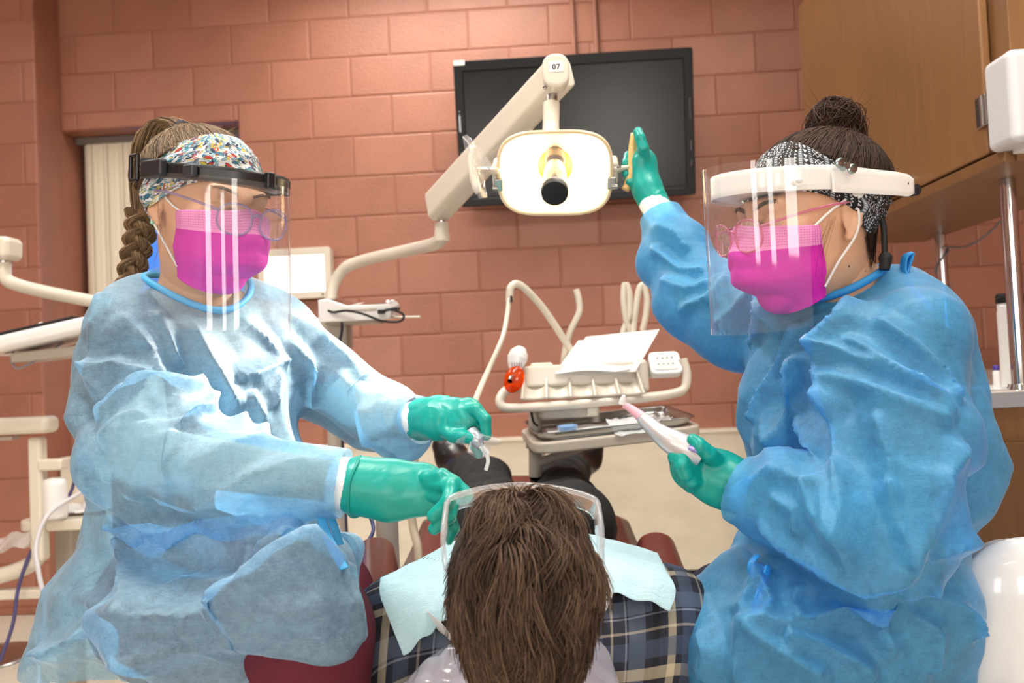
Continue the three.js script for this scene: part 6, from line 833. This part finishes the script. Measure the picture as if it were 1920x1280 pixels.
// ---------------------------------------------------------------- the patient in the chair
{
  const who = thing('person', 'patient lying back in plaid shirt and dark trousers, brown hair towards the viewer', 'person');
  const f = offC(0.0, 0.88, -0.47).normalize(), u = offC(0.02, 0.47, 0.88).normalize(), h = headFrame(P(980, 1108, 0.915), f, u);
  const S1 = P(756, 1172, 1.13), S2 = P(1240, 1158, 1.13), CH = P(985, 1150, 1.2);
  const head = headField(h, P(985, 1145, 1.12)), body = new Field();
  body.cap(h.L(0, -0.055, -0.022), P(985, 1145, 1.12), 0.05, 0.058, 0.03); body.cap(S1, S2, 0.045, 0.045, 0.05); body.flatCap(P(985, 1210, 1.22), P(985, 1060, 1.75), 0.15, 0.13, V(0, 1, 0), 0.58, 0.05);
  body.chain([S1, P(770, 1130, 1.42), P(905, 1030, 1.62), P(960, 1000, 1.66)], [0.05, 0.042, 0.028, 0.026], 0.02); body.chain([S2, P(1215, 1120, 1.42), P(1060, 1030, 1.62), P(1000, 1000, 1.66)], [0.05, 0.042, 0.028, 0.026], 0.02);
  const hand = (x, s) => { const w = P(x, 1000, 1.66); body.flatCap(w, w.clone().add(offC(s * 0.07, 0, -0.03)), 0.034, 0.034, V(0, 1, 0), 0.5, 0.012); for (let i = 0; i < 4; i++) body.chain([w.clone().add(offC(s * 0.07, 0, -0.06 + i * 0.022)), w.clone().add(offC(s * 0.115, 0.004, -0.062 + i * 0.022)), w.clone().add(offC(s * 0.145, -0.012, -0.06 + i * 0.022))], [0.009, 0.0085, 0.0075], 0.006); body.chain([w.clone().add(offC(s * 0.03, 0.005, 0.02)), w.clone().add(offC(s * 0.07, 0.012, 0.04)), w.clone().add(offC(s * 0.1, 0.01, 0.045))], [0.011, 0.01, 0.009], 0.006); };
  hand(960, 1); hand(1000, -1);
  body.chain([P(925, 985, 1.76), P(908, 905, 2.2), P(872, 880, 2.52)], [0.08, 0.055, 0.04], 0.03); body.chain([P(1075, 985, 1.76), P(1047, 905, 2.2), P(1078, 872, 2.52)], [0.08, 0.055, 0.04], 0.03);
  const hb = boundsOf(head, 0.01); part(who, 'body', [uvFold(meshField((x, y, z) => head.ev(x, y, z), hb.min, hb.max, 0.0036), 4), uvFold(meshOf(body, 0.009), 4)], M.skin);
  // plaid shirt
  const plaid = canvasTex(512, 512, (c, w) => { c.fillStyle = '#171b2b'; c.fillRect(0, 0, w, w); const band = (x, bw, col, a) => { c.globalAlpha = a; c.fillStyle = col; c.fillRect(x, 0, bw, w); c.fillRect(0, x, w, bw); c.globalAlpha = 1; }; band(40, 90, '#5f7085', 0.6); band(170, 36, '#0a0c16', 0.9); band(250, 44, '#d8c9a6', 0.62); band(330, 80, '#3f4d68', 0.6); band(452, 14, '#d8c9a6', 0.5); band(20, 10, '#c5cdd8', 0.4); c.globalAlpha = 0.25; c.strokeStyle = '#e8e2d0'; c.lineWidth = 1; for (let i = -512; i < 1024; i += 6) { c.beginPath(); c.moveTo(i, 0); c.lineTo(i + 512, 512); c.stroke(); } c.globalAlpha = 1; });
  const shirtM = mat(0xffffff, 0.85, { map: plaid, bumpMap: fabricBump, bumpScale: 0.0006 });
  const shirt = new Field(); shirt.cap(S1, S2, 0.066, 0.066, 0.05); shirt.cap(P(775, 1240, 1.12), P(1220, 1230, 1.12), 0.06, 0.06, 0.06); shirt.flatCap(P(985, 1215, 1.2), P(985, 1060, 1.72), 0.18, 0.155, V(0, 1, 0), 0.6, 0.06); shirt.chain([P(752, 1178, 1.13), P(765, 1140, 1.42), P(905, 1030, 1.6)], [0.073, 0.062, 0.045], 0.03); shirt.chain([P(1240, 1165, 1.13), P(1222, 1130, 1.42), P(1060, 1030, 1.6)], [0.075, 0.062, 0.045], 0.03);
  who.userData.shirt = shirt; const sg = trim(displace(meshOf(shirt, 0.0085), (x, y, z) => 0.009 * crumple(x * 1.2, y * 1.2, z * 1.2)), (x, y, z) => segDist(x, y, z, h.L(0, -0.05, -0.02), P(985, 1145, 1.12))[0] - 0.066); sg.computeVertexNormals();
  { const p = sg.attributes.position, uv = new Float32Array(p.count * 2); for (let i = 0; i < p.count; i++) { const x = p.getX(i), y = p.getY(i), z = p.getZ(i); uv[i * 2] = (x * 0.96 - (z + y) * 0.12) * 8.2; uv[i * 2 + 1] = (z * 0.75 - y * 0.75 + x * 0.15) * 8.2; } sg.setAttribute('uv', new THREE.BufferAttribute(uv, 2)); }
  part(who, 'plaid_shirt', sg, shirtM, 'navy and cream plaid shirt');
  part(who, 'collar', [thick(sheet((a, v) => { const t = (a - 0.5) * 3.6, ax = offC(0, 0, 1); return P(985, 1150, 1.1).add(offC(Math.sin(t) * 0.085, -Math.cos(t) * 0.07, 0)).add(ax.multiplyScalar(lerp(0, 0.045, v))).add(offC(Math.sin(t) * 0.012 * v, -Math.cos(t) * 0.014 * v, 0)); }, 30, 4), 0.003)], shirtM);
  // trousers and shoes
  const tr = new Field(); tr.chain([P(928, 985, 1.74), P(908, 908, 2.18), P(874, 882, 2.5)], [0.088, 0.066, 0.054], 0.03); tr.chain([P(1072, 985, 1.74), P(1048, 908, 2.18), P(1076, 876, 2.5)], [0.09, 0.068, 0.054], 0.03); tr.ell(P(1000, 1000, 1.7), [0.17, 0.1, 0.12], null, 0.05);
  part(who, 'trousers', uvFold(displace(meshOf(tr, 0.01), (x, y, z) => 0.016 * crumple(x * 2.2, y * 2.2, z * 2.2)), 3), mat(0x1d1f20, 0.85, { bumpMap: fabricBump, bumpScale: 0.0008 }), 'dark charcoal trousers');
  for (const [a, b, c] of [[P(872, 884, 2.5), P(848, 858, 2.58), P(834, 836, 2.6)], [P(1074, 878, 2.5), P(1098, 856, 2.58), P(1108, 838, 2.6)]]) { const F = new Field(); F.cap(a, a.clone().add(V(0, -0.01, -0.05)), 0.052, 0.052, 0.02); F.flatCap(a, b, 0.05, 0.052, offC(0.2, 0.4, 0.9), 0.8, 0.02); F.flatCap(b, c, 0.052, 0.042, offC(0.2, 0.4, 0.9), 0.7, 0.02); const s = part(who, 'shoe', uvFold(meshOf(F, 0.006), 3), phys(0x101012, 0.35, { clearcoat: 0.2 }), 'black leather shoe'); part(s, 'sole', tubeR([a.clone().add(offC(0, -0.01, -0.045)), b.clone().add(offC(0, 0.0, -0.045)), c.clone().add(offC(0, 0, -0.035))], [0.045, 0.05, 0.036], 16, 14, 0.35), M.rubber); }
  // hair
  const hf = new Field(); hf.ell(h.L(0, 0.036, -0.014), [0.079, 0.100, 0.108], h.q, 0.02); hf.ell(h.L(0, 0.02, 0.02), [0.078, 0.09, 0.08], h.q, 0.03);
  const baseC = [0.04, 0.026, 0.018];
  const hair = part(who, 'hair', trim(meshOf(hf, 0.005), (x, y, z) => { const p = h.back(V(x, y, z)); return p.y - (p.z > 0.03 ? 0.02 + (p.z - 0.03) * 0.55 : -0.045 + (p.z + 0.03) * 0.3); }), mat(new THREE.Color(...baseC), 0.7), 'short wavy brown hair');
  srand(3003); const S = new Strands(), Hc = V(0, 0.036, -0.014), rad = [0.079, 0.1, 0.109];
  const clump = []; for (let i = 0; i < 140; i++) clump.push([rr(-1, 1), rr(-1, 1), rr(-0.8, 0.8), rr(0, 1)]);
  for (let i = 0; i < 12500; i++) {
    // roots over the scalp that faces the lens; hair falls from the forehead back over the crown
    const th = rr(-1, 1), ph = rr(-1, 1); let d = V(th * 1.2, 0.85, ph * 1.35 + 0.45); if (rnd() < 0.4) d = V(Math.sign(th) * 1.3, rr(0.02, 0.8), ph * 1.1); d.normalize(); if (d.y < 0.02) continue;
    const root = V(d.x * rad[0], d.y * rad[1], d.z * rad[2]); let cl = clump[0], cd = 9; for (const c of clump) { const e = Math.hypot(c[0] * 1.1 - d.x * 1.2, c[1] * 1.1 - d.z); if (e < cd) { cd = e; cl = c; } }
    const len = rr(0.035, 0.065) * (d.z > 0.5 ? 0.9 : 1), n = 6, pts = [], wild = rnd() < 0.12 ? rr(0.003, 0.012) : 0, sway = rr(-0.25, 0.25); let p = root.clone();
    for (let k = 0; k <= n; k++) { const nn = V(p.x / rad[0] ** 2, p.y / rad[1] ** 2, p.z / rad[2] ** 2).normalize(); const t = k / n, up = (d.z > 0.3 ? 0.015 : 0.008) * Math.sin(t * 2.4) * (1 - 0.8 * Math.abs(d.x)); pts.push(h.L(...p.clone().addScaledVector(nn, up * (0.4 + 1.2 * cl[3]) + (cl[3] - 0.5) * 0.007 + wild * t * t + rr(0, 0.0016)).add(Hc).toArray()));
      const flow = V(p.x * 1.4 + cl[2] * 0.55 + sway + 0.3 * Math.sin(p.z * 50 + cl[3] * 9), 0, -1); flow.addScaledVector(nn, -flow.dot(nn)).normalize(); p.addScaledVector(flow, len / n); const e = Math.sqrt((p.x / rad[0]) ** 2 + (p.y / rad[1]) ** 2 + (p.z / rad[2]) ** 2); p.multiplyScalar(Math.max(1, 1) / e); }
    const k = 0.5 + 1.0 * cl[3]; S.add(pts, 0.0007, 0.0003, tone([0.085 * k, 0.054 * k, 0.036 * k], 0.6), 9);
  }
  for (let i = 0; i < 160; i++) { const d = V(rr(-0.8, 0.8), rr(0.2, 1), 1.1).normalize(), root = h.L(d.x * rad[0] + Hc.x, d.y * rad[1] + Hc.y, d.z * rad[2] + Hc.z), o = V(rr(-0.5, 0.5) + d.x * 0.6, rr(-0.2, 0.4), 1).normalize().applyQuaternion(h.q); S.add([root, root.clone().addScaledVector(o, 0.012), root.clone().addScaledVector(o, rr(0.016, 0.026)).add(offC(rr(-0.01, 0.01), -0.003, 0.008))], 0.0006, 0.0002, tone([0.1, 0.062, 0.04], 0.4), 5); }
  part(hair, 'strands', S.geo(), hairMat());
  rebase(who);
  // safety glasses on the patient
  const sg2 = thing('safety_glasses', 'clear safety glasses worn by the reclined patient', 'glasses'), cm = phys(0xf4f6f8, 0.05, { transmission: 0.8, thickness: 0, ior: 1.6 });
  const front = [h.L(-0.092, 0.008, 0.062), h.L(-0.088, 0.012, 0.103), h.L(-0.05, 0.008, 0.118), h.L(0, 0.01, 0.123), h.L(0.05, 0.008, 0.118), h.L(0.088, 0.012, 0.103), h.L(0.092, 0.008, 0.062)];
  part(sg2, 'brow_bar', tube(front, 0.0034, 80, 8, 0.3), cm);
  part(sg2, 'lens', thick(sheet((a, v) => { const c = new THREE.CatmullRomCurve3(front).getPoint(lerp(0.14, 0.86, a)); return c.add(V(0, -0.045 * v, -0.004 * v).applyQuaternion(h.q)); }, 40, 6), 0.002), M.clear);
  for (const s of [-1, 1]) { part(sg2, 'side_shield', thick(sheet((a, v) => h.L(s * lerp(0.089, 0.093, a), lerp(0.012, -0.034, v), lerp(0.104, 0.03, a)), 8, 8), 0.002), cm); part(sg2, 'temple', tubeR([h.L(s * 0.09, 0.01, 0.1), h.L(s * 0.093, 0.012, 0.06), h.L(s * 0.088, 0.01, 0.02)], [0.0036, 0.003, 0.003], 20, 8), cm); part(sg2, 'strut', tube([h.L(s * 0.089, 0.012, 0.104), h.L(s * 0.092, -0.02, 0.085), h.L(s * 0.0935, -0.03, 0.045)], 0.002, 20, 6), cm); }
  rebase(sg2);
  // paper bib with its strap
  const crepe = dataTex(256, (a, b) => 0.5 + 0.12 * Math.sin((b * 34 + 1.1 * fbm(a, b, 9, 3, 1)) * 6.283) + 0.6 * fbm(a * 0.35, b, 60, 3, 6)); crepe.repeat.set(3, 2);
  const BIBF = who.userData.shirt; delete who.userData.shirt; const bib = thing('paper_bib', 'pale blue paper bib spread over the patient and shoulders', 'bib');
  const rows = [[[713, 1084, 1.13], [790, 1045, 1.16], [862, 1010, 1.19], [985, 985, 1.2], [1085, 998, 1.19], [1160, 1014, 1.16], [1233, 1036, 1.13]], [[712, 1112, 1.105], [790, 1085, 1.13], [862, 1055, 1.155], [985, 1040, 1.165], [1100, 1030, 1.155], [1175, 1040, 1.13], [1248, 1066, 1.105]], [[732, 1170, 1.06], [795, 1135, 1.08], [850, 1105, 1.10], [985, 1090, 1.12], [1115, 1075, 1.10], [1190, 1082, 1.08], [1267, 1106, 1.06]], [[756, 1228, 1.045], [800, 1192, 1.06], [840, 1160, 1.08], [985, 1140, 1.1], [1130, 1112, 1.08], [1192, 1122, 1.06], [1256, 1141, 1.05]]].map(r => new THREE.CatmullRomCurve3(r.map(p => P(...p))));
  part(bib, 'sheet', thick(sheet((a, v) => { const c = new THREE.CatmullRomCurve3(rows.map(r => r.getPoint(a))); const q0 = c.getPoint(v), rel = q0.clone().sub(camP), hit = (() => { const dl = rel.length(), dir = rel.clone().divideScalar(dl); let s = 0.8; for (let i = 0; i < 120; i++) { const w = dir.clone().multiplyScalar(s).add(camP), e = BIBF.ev(w.x, w.y, w.z) - 0.018; if (e < 5e-4) return s; s += Math.max(e * 0.7, 5e-4); if (s > dl) break; } return dl; })(); return rel.setLength(hit).add(camP).add(V(0, 0.0025 * Math.sin(a * 40 + 3 * v) * v + 0.002 * noise(a * 14, v * 10, 1), 0)); }, 60, 30), 0.0012), mat(0xb9dbe4, 0.85, { bumpMap: crepe, bumpScale: 0.0012 }));
  for (const pts of [[[800, 1120, 1.1], [806, 1155, 1.06], [832, 1180, 1.02], [850, 1200, 1.0]], [[1128, 1062, 1.1], [1142, 1085, 1.07], [1134, 1120, 1.03], [1112, 1160, 1.0]]]) part(bib, 'strap', tubeR(pts.map(p => P(...p)), [0.014, 0.016, 0.014, 0.010], 24, 12, 0.1, offC(1, 0.4, 0)), M.whiteMatt, 'white paper neck strap');
  rebase(bib);
}
{ // the chair
  const t = thing('dental_chair', 'maroon padded dental chair under the reclined patient', 'dental chair'), y0 = 0.70;
  const slab = (pts, w, th, ends = 0.03) => { const c = new THREE.CatmullRomCurve3(pts); return thick(sheet((u, v) => { const p = c.getPoint(v), k = Math.min(1, Math.min(v, 1 - v) / 0.08), a = (u - 0.5) * 2; return p.add(offC(a * w * (0.75 + 0.25 * Math.sqrt(k)), 0, 0)).add(V(0, -(Math.abs(a) ** 4) * 0.03, 0)); }, 20, 40), th); };
  part(t, 'back_cushion', slab([P(985, 1450, 1.05), P(985, 1380, 1.2), P(985, 1230, 1.5), P(985, 1130, 1.7)], 0.2, 0.09), M.maroon); part(t, 'seat_cushion', slab([P(985, 1132, 1.7), P(985, 1075, 1.9), P(985, 1010, 2.15)], 0.23, 0.1), M.maroon); part(t, 'leg_cushion', slab([P(985, 1007, 2.16), P(985, 970, 2.4), P(985, 935, 2.75)], 0.18, 0.08), M.maroon);
  const ctr = P(985, 1040, 1.85); part(t, 'column', box(0.3, 0.42, 0.36, 0.03).translate(ctr.x, 0.26, ctr.z), M.unit); part(t, 'base', extrude(roundRect(0.5, 0.9, 0.12), 0.04, 0.01).rotateX(-Math.PI / 2).translate(ctr.x, 0.012, ctr.z), M.unitGrey);
  for (const pts of [[[706, 1135, 1.25], [706, 1076, 1.38], [704, 1034, 1.56]], [[1250, 1118, 1.3], [1240, 1062, 1.42], [1230, 1024, 1.6]]]) { const q = pts.map(p => P(...p)), F = new Field(); F.flatCap(q[0], q[2], 0.044, 0.038, V(0, 1, 0), 0.72, 0.02); const pad = part(t, 'armrest', meshOf(F, 0.006), M.maroon, 'glossy maroon armrest pad'); const s = Math.sign(q[1].x - ctr.x); part(pad, 'arm_bracket', tube([q[1].clone().add(V(0, -0.03, 0)), q[1].clone().add(V(-s * 0.02, -0.12, -0.1)), V(ctr.x + s * 0.14, 0.42, ctr.z)], 0.022, 24, 10), M.unit); }
  const hr = P(956, 1308, 0.985); const HF = new Field(); HF.ell(hr, [0.125, 0.06, 0.08], frame(offC(0, 0.3, 1), YU), 0.02); const head = part(t, 'headrest', meshOf(HF, 0.008), M.maroon); part(head, 'headrest_stem', box(0.06, 0.03, 0.14, 0.008).translate(hr.x, hr.y - 0.06, hr.z - 0.1), M.steel);
  rebase(t);
  const cv = thing('headrest_cover', 'crinkled clear lavender plastic cover over the headrest', 'cover'), CF = new Field(); CF.ell(hr, [0.137, 0.072, 0.094], frame(offC(0, 0.3, 1), YU), 0.02); CF.ell(P(1090, 1275, 0.98), [0.03, 0.055, 0.05], null, 0.02);
  part(cv, 'film', uvFold(trim(displace(meshOf(CF, 0.005), (x, y, z) => 0.012 * crumple(x * 2.2, y * 2.2, z * 2.2) + 0.006 * crumple(x * 6, y * 6, z * 6)), (x, y, z) => y - hr.y + 0.05), 3), phys(0xe9e6f2, 0.14, { transmission: 0.62, thickness: 0, ior: 1.55 })); rebase(cv);
}
// ---------------------------------------------------------------- things in hands, stool, stand
{
  const t = thing('polisher', 'silver cordless dental polisher with a pink neck in gloved hand', 'handpiece'), p = (a, b, d = 1.09) => P(a, b, d);
  part(t, 'barrel', tubeR([p(1203, 782, 1.13), p(1240, 815, 1.11), p(1280, 838, 1.1), p(1312, 850, 1.1)], [0.009, 0.0125, 0.0175, 0.02, 0.019], 40, 28), mat(0xd6d6d8, 0.36, { metalness: 0.55 }));
  part(t, 'purple_button', tubeR([p(1292, 838, 1.082), p(1300, 841, 1.08), p(1308, 846, 1.08)], [0.006, 0.009, 0.006], 12, 14, 0.5), phys(0xa898dc, 0.25), 'translucent purple button');
  part(t, 'pink_neck', tubeR([p(1169, 758, 1.14), p(1180, 764, 1.138), p(1206, 784, 1.13)], [0.0048, 0.0055, 0.0085], 20, 20), phys(0xeeb6c6, 0.35), 'pink plastic neck'); part(t, 'prophy_cup', tubeR([p(1167, 757, 1.14), p(1168, 749, 1.138), p(1170, 741, 1.136)], [0.0055, 0.0045, 0.0022], 12, 16), M.whiteMatt, 'white rubber polishing cup'); rebase(t);
  const s = thing('suction_tip', 'white bent saliva ejector tip in clear wrap held by gloved hand', 'suction tip');
  part(s, 'tip', tube([P(898, 834, 1.2), P(906, 843, 1.2), P(914, 856, 1.2), P(915, 866, 1.2), P(911, 881, 1.2)], 0.0032, 40, 10, 0.3), M.white); part(s, 'valve', tubeR([P(884, 808, 1.215), P(893, 824, 1.205), P(901, 837, 1.2)], [0.010, 0.0115, 0.010, 0.006], 16, 20), mat(0xb4bcc4, 0.25, { metalness: 0.5 })); part(s, 'stem', tube([P(881, 786, 1.285), P(884, 800, 1.24), P(888, 812, 1.21)], 0.0085, 16, 12), M.darkMetal);
  part(s, 'plastic_wrap', sheet((u, v) => { const a = u * Math.PI * 2, r = lerp(0.006, 0.027, v) * (1 + 0.3 * Math.sin(a * 3) + 0.12 * Math.sin(a * 7)), c = P(lerp(888, 898, v), lerp(816, 834, v), 1.2); return c.add(offC(Math.cos(a) * r, Math.sin(a) * r * 0.6, 0.012 * Math.sin(a * 5) * v)); }, 48, 8), phys(0xf2f6fa, 0.08, { transmission: 0.8, thickness: 0, ior: 1.6 }), 'clear crumpled plastic wrap'); rebase(s);
}
{ // assistant's stand between the gown and the chair
  const t = thing('suction_stand', 'grey suction stand with chrome handpiece beside the maroon armrest', 'stand'), d = 1.72, c = P(724, 960, d);
  part(t, 'column', rod(V(c.x, 0.14, c.z), P(724, 940, d), 0.024, 0.024, 24), M.unitGrey); part(t, 'cap', rod(P(724, 944, d), P(725, 925, d), 0.026, 0.02, 24), M.unit); part(t, 'handpiece', [rod(P(725, 930, d), P(728, 890, d), 0.012, 0.009), rod(P(728, 892, d), P(737, 850, d), 0.0075)], M.chrome); part(t, 'foot', box(0.2, 0.16, 0.22, 0.02).translate(c.x, 0.081, c.z), M.unitGrey); rebase(t);
  const h = thing('saliva_hose', 'cream suction hose curving down beside the patient', 'hose'); part(h, 'hose', tube([P(772, 820, 1.9), P(778, 850, 1.88), P(775, 880, 1.86), P(768, 930, 1.82), P(775, 990, 1.8), P(784, 1030, 1.78), P(782, 1080, 1.76), P(770, 1150, 1.76), P(760, 1230, 1.76)], 0.0095, 80, 10), mat(0xd3c4ad, 0.45)); rebase(h);
  const b = thing('blue_tube', 'thin dark blue tube looping behind the maroon armrest', 'tube'); part(b, 'tube', tube([P(690, 955, 1.7), P(700, 990, 1.66), P(690, 1015, 1.6), P(672, 1040, 1.58), P(664, 1080, 1.58), P(664, 1140, 1.6)], 0.004, 60, 8), mat(0x1c2a5c, 0.4)); rebase(b);
}
{ // stool of the woman with the bun
  const t = thing('operator_stool', 'white shell stool behind the woman with the bun', 'stool');
  const BF = new Field(); BF.flatCap(P(1930, 1124, 1.1), P(1925, 1420, 1.1), 0.085, 0.092, offC(-0.35, 0.1, 0.93), 0.34, 0.02); part(t, 'backrest', meshOf(BF, 0.007), phys(0xf0efee, 0.25, { clearcoat: 0.5 }));
  const BE = new Field(); BE.flatCap(P(1906, 1120, 1.13), P(1900, 1420, 1.13), 0.083, 0.09, offC(-0.35, 0.1, 0.93), 0.3, 0.02); part(t, 'backrest_edge', meshOf(BE, 0.007), mat(0xb9b6b2, 0.4)); const c = P(1650, 1330, 1.15);
  part(t, 'seat', lathe([[0, 0], [0.18, 0], [0.205, 0.02], [0.205, 0.05], [0.18, 0.07], [0, 0.075]], 40).translate(c.x, 0.44, c.z), mat(0x1a1c26, 0.5)); part(t, 'gas_lift', rod(V(c.x, 0.06, c.z), V(c.x, 0.44, c.z), 0.025), M.chrome); part(t, 'back_arm', tube([V(c.x, 0.44, c.z), V(c.x + 0.15, 0.42, c.z), P(1900, 1340, 1.02)], 0.015, 24, 10), M.chrome);
  for (let i = 0; i < 5; i++) { const a = i / 5 * 6.283; part(t, 'foot', rod(V(c.x, 0.07, c.z), V(c.x + Math.cos(a) * 0.26, 0.055, c.z + Math.sin(a) * 0.26), 0.018, 0.013), M.chrome); part(t, 'castor', new THREE.SphereGeometry(0.026, 14, 10).translate(c.x + Math.cos(a) * 0.26, 0.0265, c.z + Math.sin(a) * 0.26), M.rubber); }
  rebase(t);
  const s2 = thing('round_stool', 'dark round stool under the braided woman', 'stool'), c2 = P(330, 1300, 1.29);
  part(s2, 'seat', lathe([[0, 0], [0.17, 0], [0.195, 0.02], [0.195, 0.05], [0.17, 0.07], [0, 0.075]], 40).translate(c2.x, 0.46, c2.z), mat(0x1c1c20, 0.5)); part(s2, 'gas_lift', rod(V(c2.x, 0.06, c2.z), V(c2.x, 0.46, c2.z), 0.025), M.chrome); for (let i = 0; i < 5; i++) { const a = i / 5 * 6.283 + 0.3; part(s2, 'foot', rod(V(c2.x, 0.07, c2.z), V(c2.x + Math.cos(a) * 0.26, 0.055, c2.z + Math.sin(a) * 0.26), 0.018, 0.013), M.chrome); part(s2, 'castor', new THREE.SphereGeometry(0.026, 14, 10).translate(c2.x + Math.cos(a) * 0.26, 0.0265, c2.z + Math.sin(a) * 0.26), M.rubber); } rebase(s2);
}
renderer.render(scene, camera);
